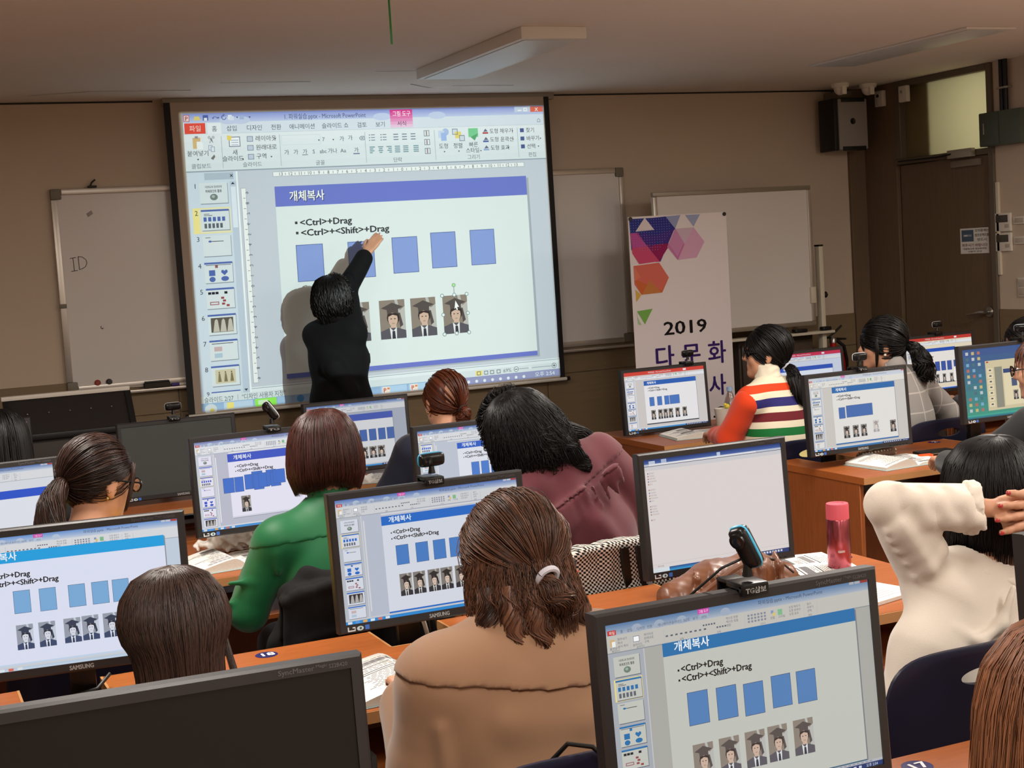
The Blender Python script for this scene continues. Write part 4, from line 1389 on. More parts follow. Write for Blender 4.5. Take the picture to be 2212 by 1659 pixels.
# X-banner
bn = thing('banner_stand', 'white standing banner with colourful triangles, 2019 and purple Korean lettering', 'banner', (4.495, 7.7, 0))
M_BAN = mat('banner_vinyl', (228, 219, 220), .5)
x0, x1, z0, z1 = -.335, .345, .12, 1.852
nb = 10
vs = [(x0 + (x1 - x0) * i / nb, -.012 * math.sin(PI * i / nb), z) for z in (z0, z1) for i in range(nb + 1)]
sheet = MB().add(vs, [(i, i + 1, nb + 2 + i, nb + 1 + i) for i in range(nb)], True)
sheet.add([(x, y + .0015, z) for x, y, z in vs], [(i, i + 1, nb + 2 + i, nb + 1 + i) for i in range(nb)], True)
sheet.build('banner_sheet', M_BAN, bn)
c = Canvas()          # 680 x 1732 millimetres
def hexrow(): pass
dots = (150, 140, 190)
P = c.poly
P([(8, 12), (12, 200), (155, 12)], (46, 62, 140))
P([(30, 18), (250, 8), (312, 85), (150, 215), (30, 110)], (52, 56, 142))
P([(8, 95), (60, 95), (200, 275), (170, 275), (20, 215)], (168, 70, 140))
P([(60, 95), (130, 200), (200, 275), (300, 95), (312, 80), (170, 120)], (74, 50, 138))
P([(120, 170), (275, 170), (190, 275)], (150, 36, 92))
P([(8, 100), (45, 95), (120, 180), (20, 185)], (190, 84, 156))
P([(16, 185), (120, 180), (192, 272), (58, 282), (16, 215)], (206, 80, 118))
for i in range(16):
    for j in range(13):
        x, y = 14 + i * 17, 20 + j * 15
        if x < 290 - max(0, (j - 5)) * 14 and x > (j - 8) * 16:
            c.rect(x, y, x + 4, y + 4, dots, i == 0)
P([(45, 88), (110, 8), (170, 84)], (226, 216, 218))
P([(250, 8), (352, 4), (312, 82)], (150, 160, 196))
P([(385, 6), (490, 6), (440, 78)], (158, 168, 200))
P([(310, 84), (440, 82), (512, 172), (450, 265), (320, 272), (250, 190)], (216, 168, 196))
P([(312, 84), (372, 178), (318, 272), (250, 190)], (206, 142, 186))
P([(312, 84), (440, 82), (372, 178)], (208, 182, 200))
P([(252, 180), (372, 178), (318, 272)], (198, 120, 168))
P([(20, 290), (190, 280), (250, 372), (200, 460), (62, 464), (20, 400)], (216, 110, 96))
P([(22, 378), (250, 372), (200, 460), (62, 464)], (206, 106, 60))
P([(22, 290), (62, 360), (22, 378)], (222, 128, 100))
P([(120, 380), (195, 460), (66, 464)], (200, 128, 72))
P([(24, 430), (60, 466), (26, 505)], (216, 176, 80))
P([(26, 560), (130, 552), (74, 642)], (122, 176, 84))
P([(26, 560), (26, 590), (52, 645), (30, 640)], (170, 204, 150))
c.text(345, 716, 112, '2019', (24, 22, 24), .02, 'c', 300)
pu = (58, 34, 104)
for i, g_ in enumerate('다문화'):
    c.text(190 + i * 185, 905, 150, g_, pu, .02, 'c')
for i, g_ in enumerate('교육강사'):
    c.text(142 + i * 137, 1102, 140, g_, pu, .02, 'c')
c.text(566, 1290, 130, '육', (26, 24, 26), .02, 'c')
c.build('banner_print', lambda x, y, l: (x0 + (x1 - x0) * x / 680, -.012 * math.sin(PI * x / 680) - .0012 - .0001 * l, z1 - y / 1000), M_PRINT, bn)
for x, z in ((x0 + .015, z1 - .012), (x1 - .015, z1 - .012)):
    MB().lathe([(.012, 0), (.012, .004), (.005, .004)], n=14, M=Matrix.Translation((x, -.004, z)) @ Matrix.Rotation(rad(90), 4, 'X')).build('eyelet', M_BLACK, bn)
for a, b in (((x0 + .015, .012, z1 - .01), (.12, .05, .75)), ((x1 - .015, .012, z1 - .01), (-.12, .05, .75)), ((.12, .05, .75), (x1 - .05, -.06, .01)), ((-.12, .05, .75), (x0 + .05, -.06, .01)), ((0, .06, .8), (0, .42, .01))):
    MB().tube([a, b], .006, 6).build('support_rod', M_BLACKS, bn)

# lectern console with a raised lid at the front left
pod = thing('lectern_console', 'black-framed teacher console with white lid edge in front of the wallboard', 'lectern', (.86, 7.45, 0))
w0, w1 = -.30, .30
MB().box(w0 + .06, -.04, .0, w1 - .05, .42, .93, .008).build('console_body', mat('console_brown', (52, 44, 38), .5), pod)
lid = MB()
lid.prism([(-.06, .955), (.06, 1.128), (.085, 1.118), (-.035, .945)], lambda a, b: (w0, a, b), lambda a, b: (w1, a, b))
lid.build('lid', mat('console_lid', (36, 32, 30), .4), pod)
MB().box(w0 - .01, .045, 1.118, w1 + .005, .095, 1.139, .004).build('lid_edge', M_WHITE, pod)
for sx in (w0 - .004, w1 - .022):
    MB().prism([(-.07, .95), (.05, 1.118), (.10, 1.118), (-.02, .95)], lambda a, b: (sx, a - .012, b), lambda a, b: (sx + .028, a - .012, b)).build('lid_arm', M_BLACK, pod)
for i in range(5):
    MB().sphere((w0 + .1 + i * .1, -.002 - .012, 1.05), .004, 8).build('screw', M_STEEL, pod)
MB().box(w0 + .06, -.075, .925, w1 - .06, -.045, .955, .004).build('lid_hinge', M_BLACK, pod)

# ------------------------------------------------------------------ upper right corner
sp_ = thing('wall_speaker', 'grey wall loudspeaker with black side grilles near the ceiling', 'loudspeaker', (6.37, 8.55, 2.43))
MB().box(-.11, -.10, -.175, .135, .09, .175, .012).build('cabinet', mat('speaker_grey', (150, 142, 140), .45), sp_)
MB().box(-.145, -.095, -.18, -.1105, .085, .18, .008).build('side_grille', M_BLACK, sp_)
for z in (-.183, .152):
    MB().box(-.085, -.108, z, .11, -.1005, z + .03, .003).build('end_grille', M_BLACK, sp_)
d = MB().lathe([(.022, 0), (.020, .004), (.012, .001)], n=18, M=Matrix.Translation((.01, -.1005, .02)) @ Matrix.Rotation(rad(90), 4, 'X'))
d.build('dome', M_BLACK, sp_)
MB().box(-.05, -.02, .1755, .07, .146, .235, .005).build('bracket', M_GREYPL, sp_)
MB().tube([(-.04, .05, .18), (-.045, .06, .255)], .004, 6).build('cable', M_BLACK, sp_)
for i, (x, y, lab) in enumerate(((6.21, 8.35, 'white ceiling motion detector left of the loudspeaker'), (6.48, 8.40, 'white ceiling camera dome right of the loudspeaker'))):
    t = thing('ceiling_detector', lab, 'detector', (x, y, ZC))
    MB().lathe([(.062, 0), (.062, -.014), (.055, -.028)], n=24).build('mounting_ring', M_WHITE, t)
    MB().sphere((0, 0, -.032), (.045, .045, .046), 18).build('dome', mat('detector_white', (236, 226, 212), .3), t)
    MB().box(-.024, -.058, -.078, .012, -.038, -.02, .006).build('sensor_window', mat('detector_window', (244, 238, 228), .2), t)
for i, (y, z, lab) in enumerate(((8.45, 2.60, 'white sensor box with a round eye left of the transom'), (8.18, 2.60, 'white sensor box mounted over the transom frame'))):
    t = thing('sensor_box', lab, 'sensor', (XR - .0205 if i else XR - .0125, y, z))
    MB().box(-.034, -.042, -.055, 0, .042, .055, .006).build('sensor_case', M_WHITE, t)
    MB().lathe([(.012, 0), (.010, .006), (.001, .007)], n=14, M=Matrix.Translation((-.0345, .005, .015 if i else .02)) @ Matrix.Rotation(rad(-90), 4, 'Y')).build('eye', M_BLACK if i == 0 else M_STEEL, t)
nt_ = thing('door_notice', 'white notice with a small photo and Korean text taped to the door', 'notice', (XR + .0115, 7.592, 1.575))
MB().box(-.0012, -.134, -.083, 0, .134, .083).build('notice_sheet', M_PAPER, nt_)
c = Canvas()
c.rect(14, 16, 128, 128, (86, 104, 124))
c.rect(30, 60, 110, 80, (150, 160, 168))
c.rect(40, 64, 70, 76, (230, 230, 230))
dkb = (66, 56, 54)
for i, s in enumerate(('강의중에는', '빔프로젝트를', '반드시')):
    c.text(206, 36 + i * 44, 30, s, dkb, .018, 'c', min(130, 30 * len(s)))
c.text(134, 164 + 12, 32, '꺼주시기 바랍니다', (120, 50, 46), .018, 'c', 240)
c.text(134, 206, 20, '다문화교육 정보화과정', dkb, .018, 'c', 220)
c.text(134, 232, 18, '사용자 안내', dkb, .018, 'c', 130)
c.build('notice_print', lambda x, y, l: (-.0016 - .00012 * l, .134 - x / 1000, .083 - y * .166 / 250 * 1.02), M_PRINT, nt_)
eb = thing('junction_box', 'grey-green metal junction box above the door corner', 'junction box', (XR - .0005, 7.23, 2.27))
MB().box(-.11, -.22, -.105, 0, .145, .105, .004).build('box_body', mat('box_green', (84, 92, 80), .45, metal=.2), eb)
MB().box(-.117, -.03, -.098, -.1105, .138, .098, .003).build('box_lid', mat('box_green2', (76, 84, 74), .45, metal=.2), eb)
MB().box(-.122, .09, -.03, -.1175, .10, .04, .002).build('latch', M_STEEL, eb)
cdt = thing('cable_conduit', 'black twin conduit running from the ceiling into the junction box', 'conduit', (XR - .03, 7.235, 2.376))
for y in (-.018, .018):
    MB().tube([(0, y, 0), (0, y, ZC - 2.376)], .015, 10).build('conduit_pipe', M_BLACK, cdt)
MB().box(-.017, -.05, .14, .0295, .05, .152, .002).build('conduit_clamp', M_STEEL, cdt)
for i, (z, lab) in enumerate(((1.683, 'upper white heating controller by the door'), (1.558, 'lower white heating controller by the door'))):
    t = thing('wall_controller', lab, 'controller', (XR - .0005, 7.30, z))
    MB().box(-.018, -.072, -.058, 0, .072, .058, .004).build('controller_case', M_WHITE, t)
    MB().box(-.0195, -.052, .0, -.0182, .056, .046, .001).build('controller_display', mat('controller_lcd', (72, 66, 60), .3), t)
    MB().box(-.0195, -.062, -.036, -.0182, -.022, -.012, .001).build('controller_keys', mat('controller_key', (190, 180, 166), .5), t)
for i, (z, lab) in enumerate(((1.69, 'small upper wall switch at the right edge'), (1.565, 'small lower wall switch at the right edge'))):
    t = thing('wall_switch', lab, 'switch', (XR - .0005, 7.165, z))
    MB().box(-.010, -.06, -.024, 0, .045, .024, .003).build('switch_plate', M_WHITE, t)
    MB().box(-.013, -.045, -.014, -.0102, .03, .014, .002).build('switch_rocker', mat('controller_key', (190, 180, 166), .5), t)
t = thing('wall_switch', 'white double light switch low beside the door frame', 'switch', (XR - .0005, 7.14, 1.27))
MB().box(-.010, -.05, -.06, 0, .05, .06, .003).build('switch_plate', M_WHITE, t)
for z in (-.05, .003):
    MB().box(-.014, -.04, z, -.0102, .04, z + .046, .002).build('switch_rocker', mat('controller_key', (190, 180, 166), .5), t)
t = thing('cable_trunking', 'white vertical cable trunking beside the door frame', 'trunking', (XR - .0005, 7.34, 1.35))
MB().box(-.018, -.013, 0, 0, .013, .59, .003).build('trunking_cover', M_CREAM, t)
t = thing('wall_outlet', 'white wall outlet low on the front wainscot', 'outlet', (4.37, 8.6835, .30))
MB().box(-.035, -.012, -.055, .035, 0, .055, .004).build('outlet_plate', M_WHITE, t)
for z in (-.025, .025):
    MB().lathe([(.017, 0), (.016, .002), (.012, -.001)], n=16, M=Matrix.Translation((0, -.0121, z)) @ Matrix.Rotation(rad(90), 4, 'X')).build('socket', mat('outlet_grey', (180, 172, 160), .5), t)

# ceiling fixtures over the front rows, switched off
for i, (x, lab) in enumerate(((2.975, 'switched-off ceiling light in front of the projection screen'), (5.48, 'switched-off ceiling light near the door corner'))):
    t = thing('ceiling_light', lab, 'ceiling light', (x, 6.80 - .05 * i, ZC), 0, 'ceiling lights')
    h = .055 if i == 0 else .012
    MB().box(-.165, -.69, -h, .165, .69, -.0005, .003).build('housing', mat('fixture_white', (226, 222, 216), .4), t)
    MB().box(-.135, -.655, -h - .003, .135, .655, -h - .0005, .002).build('diffuser', mat('fixture_diffuser', (214, 220, 222), .35), t)
rb = thing('ribbon', 'thin green ribbon hanging from the ceiling', 'ribbon', (1.97, 5.5, ZC))
MB().box(-.004, -.001, -.175, .004, .001, 0).build('ribbon_strip', mat('ribbon_green', (60, 150, 80), .6), rb)
# lifted seams of the ceiling lining near the screen
sm = MB()
for q in ((1.2, 8.25, 1.75, 8.24), (1.85, 7.95, 2.35, 7.93), (2.6, 7.55, 3.1, 7.53), (3.0, 8.1, 3.2, 8.3), (3.3, 8.2, 3.7, 8.2), (.9, 8.4, 1.2, 8.25)):
    dx, dy = q[2] - q[0], q[3] - q[1]
    l = math.hypot(dx, dy)
    nx, ny = -dy / l * .004, dx / l * .004
    sm.add([(q[0] + nx, q[1] + ny, ZC - .0015), (q[2] + nx, q[3] + ny, ZC - .0015), (q[2] - nx, q[3] - ny, ZC - .004), (q[0] - nx, q[1] - ny, ZC - .0015)], [(0, 1, 2, 3)])
so = sm.build('ceiling_seam', mat('seam_grey', (120, 108, 98), .8), bpy.data.objects['ceiling'])
so['kind'] = 'stuff'
# ------------------------------------------------------------------ sculpting: distance fields on a grid, meshed with OpenVDB
V3 = lambda *a: np.array(a, float)


class Field:
    def __init__(s, lo, hi, h):
        s.h = h
        s.lo = np.array(lo, float) - 4 * h
        n = np.ceil((np.array(hi, float) + 4 * h - s.lo) / h).astype(int) + 1
        s.n = n
        s.ax = [s.lo[i] + h * np.arange(n[i]) for i in range(3)]
        s.d = np.full(n, 1., np.float32)

    def blk(s, lo, hi):
        sl, ax = [], []
        for i in range(3):
            a = int(max(0, math.floor((lo[i] - s.lo[i]) / s.h)))
            b = int(min(s.n[i], math.ceil((hi[i] - s.lo[i]) / s.h) + 1))
            if b <= a:
                return None, None
            sl.append(slice(a, b))
            ax.append(s.ax[i][a:b])
        g = (ax[0][:, None, None], ax[1][None, :, None], ax[2][None, None, :])
        return tuple(sl), g

    def mix(s, sl, d, k, sub):
        a = s.d[sl]
        if sub:
            d = -d
            if k <= 0:
                s.d[sl] = np.maximum(a, d)
            else:
                q = np.maximum(k - np.abs(a - d), 0) / k
                s.d[sl] = np.maximum(a, d) + q * q * k * .25
        else:
            if k <= 0:
                s.d[sl] = np.minimum(a, d)
            else:
                q = np.maximum(k - np.abs(a - d), 0) / k
                s.d[sl] = np.minimum(a, d) - q * q * k * .25

    def cap(s, p0, r0, p1=None, r1=None, k=.02, sub=False):
        p0 = np.asarray(p0, float)
        p1 = p0 + V3(0, 0, 1e-5) if p1 is None else np.asarray(p1, float)
        r1 = r0 if r1 is None else r1
        mg = max(r0, r1) + k + 4 * s.h
        sl, g = s.blk(np.minimum(p0, p1) - mg, np.maximum(p0, p1) + mg)
        if sl is None:
            return s
        ab = p1 - p0
        t = np.clip(((g[0] - p0[0]) * ab[0] + (g[1] - p0[1]) * ab[1] + (g[2] - p0[2]) * ab[2]) / max(ab @ ab, 1e-12), 0, 1)
        d = np.sqrt((g[0] - p0[0] - ab[0] * t) ** 2 + (g[1] - p0[1] - ab[1] * t) ** 2 + (g[2] - p0[2] - ab[2] * t) ** 2) - (r0 + (r1 - r0) * t)
        s.mix(sl, d, k, sub)
        return s

    def chain(s, pts, rs, k=.02, sub=False):
        for i in range(len(pts) - 1):
            s.cap(pts[i], rs[i], pts[i + 1], rs[i + 1], k, sub)
        return s

    def ell(s, c, r, M=None, k=.02, sub=False):
        c = np.asarray(c, float)
        r = np.asarray(r, float)
        mg = r.max() + k + 4 * s.h
        sl, g = s.blk(c - mg, c + mg)
        if sl is None:
            return s
        q = [g[i] - c[i] for i in range(3)]
        if M is not None:
            q = [q[0] * M[0, j] + q[1] * M[1, j] + q[2] * M[2, j] for j in range(3)]
        k0 = np.sqrt((q[0] / r[0]) ** 2 + (q[1] / r[1]) ** 2 + (q[2] / r[2]) ** 2)
        k1 = np.sqrt((q[0] / r[0] ** 2) ** 2 + (q[1] / r[1] ** 2) ** 2 + (q[2] / r[2] ** 2) ** 2)
        s.mix(sl, k0 * (k0 - 1) / np.maximum(k1, 1e-6), k, sub)
        return s

    def copy(s):
        q = Field.__new__(Field)
        q.h, q.lo, q.n, q.ax, q.d = s.h, s.lo, s.n, s.ax, s.d.copy()
        return q

    def plane(s, p, n, k=.004):
        """keep the side the normal points away from"""
        p, n = np.asarray(p, float), np.asarray(n, float)
        n = n / np.linalg.norm(n)
        d = (s.ax[0][:, None, None] - p[0]) * n[0] + (s.ax[1][None, :, None] - p[1]) * n[1] + (s.ax[2][None, None, :] - p[2]) * n[2]
        q = np.maximum(k - np.abs(s.d - d), 0) / k
        s.d = (np.maximum(s.d, d) + q * q * k * .25).astype(np.float32)
        return s

    def grow(s, e):
        s.d = s.d - e
        return s

    def wrinkle(s, amp, scale, seed=0, stretch=(1, 1, 1)):
        r = np.random.RandomState(seed)
        w = 0
        for i in range(5):
            v = r.normal(size=3) * np.array(stretch)
            v = v / np.linalg.norm(v) * 2 * PI / (scale * r.uniform(.7, 1.6))
            w = w + np.sin(s.ax[0][:, None, None] * v[0] + s.ax[1][None, :, None] * v[1] + s.ax[2][None, None, :] * v[2] + r.uniform(0, 6))
        s.d = (s.d + amp * w / 2.2).astype(np.float32)
        return s

    def mesh(s, name, material, parent=None, origin=(0, 0, 0)):
        b = 3 * s.h
        g = openvdb.FloatGrid(b)
        g.copyFromArray(np.clip(s.d, -b, b).astype(np.float32))
        p, q = g.convertToQuads(0.0)
        p = p.astype(np.float64) * s.h + s.lo - np.array(origin, float)
        q = q[:, ::-1]
        me = bpy.data.meshes.new(name)
        fast_mesh(me, p, q)
        me.materials.append(material)
        return put(me, name, parent)


def fast_mesh(me, p, q, smooth=True):
    n, m, w = len(p), len(q), q.shape[1]
    me.vertices.add(n)
    me.vertices.foreach_set('co', np.ascontiguousarray(p, np.float32).ravel())
    me.loops.add(m * w)
    me.loops.foreach_set('vertex_index', np.ascontiguousarray(q, np.int32).ravel())
    me.polygons.add(m)
    me.polygons.foreach_set('loop_start', np.arange(0, m * w, w, dtype=np.int32))
    me.polygons.foreach_set('use_smooth', np.full(m, smooth))
    me.update(calc_edges=True)
    me.validate()


def rot3(yaw, pitch=0, roll=0):
    """columns: right, forward, up; yaw clockwise from +Y seen from above, pitch up, roll to the right (degrees)"""
    M = Matrix.Rotation(-rad(yaw), 3, 'Z') @ Matrix.Rotation(rad(pitch), 3, 'X') @ Matrix.Rotation(rad(roll), 3, 'Y')
    return np.array(M)


# ------------------------------------------------------------------ hair
def hair_mat(name, col, rough=.36, spec=.5, var=.35, tint=None):
    if name in MATS:
        return MATS[name]
    m = mat(name, col, rough, spec=spec)
    t = m.node_tree
    b = t.nodes['Principled BSDF']
    g = t.nodes.new('ShaderNodeNewGeometry')
    r = t.nodes.new('ShaderNodeValToRGB')
    c = lin(col)
    d = lin(tint) if tint else c
    r.color_ramp.elements[0].color = (*[v * (1 - var) for v in c], 1)
    r.color_ramp.elements[1].color = (*[v * (1 + var) for v in d], 1)
    t.links.new(g.outputs['Random Per Island'], r.inputs[0])
    t.links.new(r.outputs[0], b.inputs['Base Color'])
    return m


def strands(paths, r, center, taper=None):
    """paths (N, K, 3) -> tube vertices and quads, three sides each"""
    N, K, _ = paths.shape
    t = np.gradient(paths, axis=1)
    t /= np.linalg.norm(t, axis=2, keepdims=True) + 1e-9
    ref = paths - np.asarray(center)
    a = np.cross(t, ref)
    a /= np.linalg.norm(a, axis=2, keepdims=True) + 1e-9
    b = np.cross(a, t)
    if taper is None:
        u = np.linspace(0, 1, K)
        taper = np.minimum(1, np.minimum(.35 + u * 6, .25 + (1 - u) * 3))
    rr = (np.asarray(r).reshape(-1, 1) * np.ones((N, 1)) * taper[None, :])[:, :, None]
    vs = np.stack([paths + (a * math.cos(w) + b * math.sin(w)) * rr for w in (PI / 2, PI / 2 + 2.09, PI / 2 + 4.19)], axis=2)   # N K 3 3
    idx = np.arange(N * K * 3).reshape(N, K, 3)
    q = []
    for k in range(3):
        k2 = (k + 1) % 3
        q.append(np.stack([idx[:, :-1, k], idx[:, :-1, k2], idx[:, 1:, k2], idx[:, 1:, k]], axis=-1).reshape(-1, 4))
    return vs.reshape(-1, 3), np.concatenate(q)


class Hair:
    def __init__(s, H, R, sc=1.0, seed=0):
        s.H, s.R, s.sc = np.asarray(H, float), R, sc
        s.p, s.q, s.n = [], [], 0
        s.rng = np.random.RandomState(seed)

    def W(s, x):
        return s.H + (np.asarray(x, float) * s.sc) @ s.R.T

    def L(s, *w):
        """world point -> head frame"""
        return (np.array(w, float) - s.H) @ s.R / s.sc

    def add(s, p, q):
        s.p.append(p)
        s.q.append(q + s.n)
        s.n += len(p)

    def tubes(s, loc, r, taper=None):
        p, q = strands(s.W(loc.reshape(-1, 3)).reshape(loc.shape), np.asarray(r) * s.sc, s.H, taper)
        s.add(p, q)

    def fall(s, prof, zend, n, r=.0017, wave=0, curl=0, K=13, jit=.012, lift=.03, base=.965, s0max=.55, part=0., flare=0.):
        """hair falling from the crown; prof rows: z, half width, back depth, front depth, centre y"""
        P = np.array(prof, float)
        u = np.linspace(0, 1, len(P))
        f = lambda t, j: np.interp(t, u, P[:, j])
        tz = lambda z: np.interp(-z, -P[:, 0], u)

        def pos(a, t, k):
            w, bk, ft, cy = f(t, 1), f(t, 2), f(t, 3), f(t, 4)
            c = np.cos(a)
            dpt = np.where(c > 0, bk, ft)
            return np.stack([w * np.sin(a) * k + part * (1 - np.minimum(t * 4, 1)), cy - dpt * c * k, f(t, 0)], axis=-1)
        # under-layer
        A, L = 72, 30
        a = np.linspace(-PI, PI, A, endpoint=False)
        te = tz(zend(a))
        g = []
        for j in range(L):
            t = np.full(A, j / (L - 1.))
            over = np.clip((t - te) / .06, 0, 1)
            k = base * (1 - over) + .60 * over
            g.append(pos(a, np.minimum(t, te + .04), k))
        g = np.array(g)
        idx = np.arange(L * A).reshape(L, A)
        q = np.stack([idx[:-1], np.roll(idx, -1, 1)[:-1], np.roll(idx, -1, 1)[1:], idx[1:]], axis=-1).reshape(-1, 4)
        s.add(s.W(g.reshape(-1, 3)), q[:, ::-1])
        # strands
        a = s.rng.uniform(-PI, PI, n)
        te = tz(zend(a)) + s.rng.normal(0, 1, n) * jit / .25
        te = np.clip(te, .12, 1)
        t0 = s.rng.uniform(0, 1, n) ** 1.4 * s0max * te
        k0 = 1 + s.rng.uniform(-.03, 1, n) * lift
        tt = t0[:, None] + (te - t0)[:, None] * np.linspace(0, 1, K)[None]
        dr = s.rng.normal(0, .05, n)[:, None] * np.linspace(0, 1, K)[None] ** 2
        ph = s.rng.uniform(0, 6.28, n)[:, None]
        aa = a[:, None] + dr + (wave * np.sin(tt * 22 + ph + 2 * a[:, None]) if wave else 0)
        kk = k0[:, None] + (wave * .7 * np.cos(tt * 22 + ph) if wave else 0) + flare * np.clip(tt - .75, 0, 1)
        loc = pos(aa, tt, kk)
        if curl:
            c = np.clip((np.linspace(0, 1, K) - .55) / .45, 0, 1)[None] ** 1.3
            lk = np.floor(a * 7 / PI)                       # neighbouring strands share a lock
            sg = np.sign(np.sin(lk * 12.9898))[:, None]
            an = c * 5.2
            loc[:, :, 0] += curl * sg * np.sin(an) * c
            loc[:, :, 2] += curl * (1 - np.cos(an)) * c * .8
            loc[:, :, 1] -= curl * c * .4 * np.cos(lk)[:, None]
        s.tubes(loc, s.rng.uniform(.7, 1.25, n) * r)
        return s

    SH = (.087, .106, .101)
    CE = (0, -.012, .024)

    def pulled(s, tie, n, r=.0016, K=11, bump=.0, front=.055, loose=.3, cover=1.):
        """hair drawn from the hairline over the skull to a tie (direction in the head frame)"""
        ce, sh = np.array(s.CE), np.array(s.SH)

        def hairline(a):
            b = np.abs(a) / PI                        # 0 at the back, 1 in front
            z = np.interp(b, [0, .22, .42, .52, .60, .74, 1], [-.098, -.085, -.040, .0, .012, front - .005, front])
            v = (z - ce[2]) / sh[2]
            rr = np.sqrt(np.maximum(0, 1 - np.clip(v, -1, 1) ** 2))
            return np.stack([np.sin(a) * rr, -np.cos(a) * rr, v], axis=-1)
        A, L = 80, 22
        a = np.linspace(-PI, PI, A, endpoint=False)
        h0 = hairline(a)
        g = []
        for j in range(L):
            t = j / (L - 1.)
            d = h0 * (1 - t) + np.array([0, -.1, 1.]) * t
            d /= np.linalg.norm(d, axis=1, keepdims=True)
            g.append(ce + d * sh * (.985 if j else .84))
        g = np.array(g)
        idx = np.arange(L * A).reshape(L, A)
        q = np.stack([idx[:-1], np.roll(idx, -1, 1)[:-1], np.roll(idx, -1, 1)[1:], idx[1:]], axis=-1).reshape(-1, 4)
        s.add(s.W(g.reshape(-1, 3)), q)
        T = (np.array(tie) - ce) / sh
        T /= np.linalg.norm(T)
        a = s.rng.uniform(-PI, PI, n)
        h0 = hairline(a)
        # start anywhere between the hairline and the crown so that the whole cap is covered
        mixv = (s.rng.uniform(0, 1, n) ** 1.2 * .9)[:, None]
        h0 = h0 * (1 - mixv) + np.array([0, .35, .95]) * mixv
        h0 /= np.linalg.norm(h0, axis=1, keepdims=True)
        om = np.arccos(np.clip(h0 @ T, -1, 1))[:, None, None]
        t = np.linspace(0, 1, K)[None, :, None]
        d = (np.sin((1 - t) * om) * h0[:, None] + np.sin(t * om) * T) / (np.sin(om) + 1e-6)
        k = 1.0 + (s.rng.uniform(-.01, .035, n)[:, None] + bump * np.sin(np.linspace(0, 1, K) * PI)[None] * s.rng.uniform(.3, 1, n)[:, None])
        loc = ce + d * sh * k[:, :, None]
        loc += s.rng.normal(0, .004, (n, 1, 3)) * (t * (1 - t) * 4)
        s.tubes(loc, s.rng.uniform(.7, 1.3, n) * r)
        return s

    def lock(s, pts, rs, n, r=.0016, K=14, wave=0., frizz=.1, tipspread=.3):
        """a bundle of strands along a curve (head frame): pony tail, bun, curl or loose lock"""
        P = np.array(pts, float)
        u = np.linspace(0, 1, len(P))
        R_ = np.array(rs, float)
        m = 40
        U = np.linspace(0, 1, m)
        # smooth curve
        C = np.stack([np.interp(U, u, P[:, i]) for i in range(3)], -1)
        for _ in range(10):
            C[1:-1] = (C[:-2] + C[2:] + 2 * C[1:-1]) / 4
        Rr = np.interp(U, u, R_)
        t = np.gradient(C, axis=0)
        t /= np.linalg.norm(t, axis=1, keepdims=True)
        x = np.cross(t, np.array([.31, .17, .93]))
        x /= np.linalg.norm(x, axis=1, keepdims=True)
        y = np.cross(t, x)
        # core
        A = 14
        w = np.linspace(0, 2 * PI, A, endpoint=False)
        end = np.minimum(1, (1 - U) * 5 + .12)
        g = C[:, None] + (x[:, None] * np.cos(w)[None, :, None] + y[:, None] * np.sin(w)[None, :, None]) * (Rr * .86 * end)[:, None, None]
        idx = np.arange(m * A).reshape(m, A)
        q = np.stack([idx[:-1], np.roll(idx, -1, 1)[:-1], np.roll(idx, -1, 1)[1:], idx[1:]], axis=-1).reshape(-1, 4)
        s.add(s.W(g.reshape(-1, 3)), q)
        th = s.rng.uniform(0, 2 * PI, n)
        rho = np.sqrt(s.rng.uniform(.45, 1.1, n))
        e = 1 - np.abs(s.rng.normal(0, .09, n))
        b = s.rng.uniform(0, .25, n) ** 2
        tt = b[:, None] + (e - b)[:, None] * np.linspace(0, 1, K)[None]
        ii = tt * (m - 1)
        gi = lambda arr: np.stack([np.interp(ii.ravel(), np.arange(m), arr[:, k]).reshape(ii.shape) for k in range(3)], -1)
        rad_ = np.interp(ii.ravel(), np.arange(m), Rr).reshape(ii.shape) * rho[:, None]
        th2 = th[:, None] + frizz * np.sin(tt * 9 + th[:, None] * 3) + (wave * np.sin(tt * 16 + th[:, None]) if wave else 0)
        loc = gi(C) + (gi(x) * np.cos(th2)[..., None] + gi(y) * np.sin(th2)[..., None]) * rad_[..., None]
        loc += (s.rng.normal(0, 1, (n, 1, 3)) * tipspread * R_[-1]) * (tt[..., None] ** 3)
        s.tubes(loc, s.rng.uniform(.7, 1.3, n) * r)
        return s

    def stray(s, n, r=.0007, reach=.03):
        ce, sh = np.array(s.CE), np.array(s.SH)
        d = s.rng.normal(size=(n, 3))
        d[:, 2] = np.abs(d[:, 2]) * .8 + .1
        d /= np.linalg.norm(d, axis=1, keepdims=True)
        e = s.rng.normal(size=(n, 3)) * .5
        t = np.linspace(0, 1, 8)[None, :, None]
        p = d[:, None] * (1.02 + reach / .1 * t * (1 - t * .5) * s.rng.uniform(.2, 1, (n, 1, 1))) + e[:, None] * t * .6
        s.tubes(ce + p * sh, np.full(n, r))
        return s

    def build(s, material, parent, origin, name='hair'):
        me = bpy.data.meshes.new(name)
        fast_mesh(me, np.concatenate(s.p) - np.asarray(origin), np.concatenate(s.q))
        me.materials.append(material)
        return put(me, name, parent)


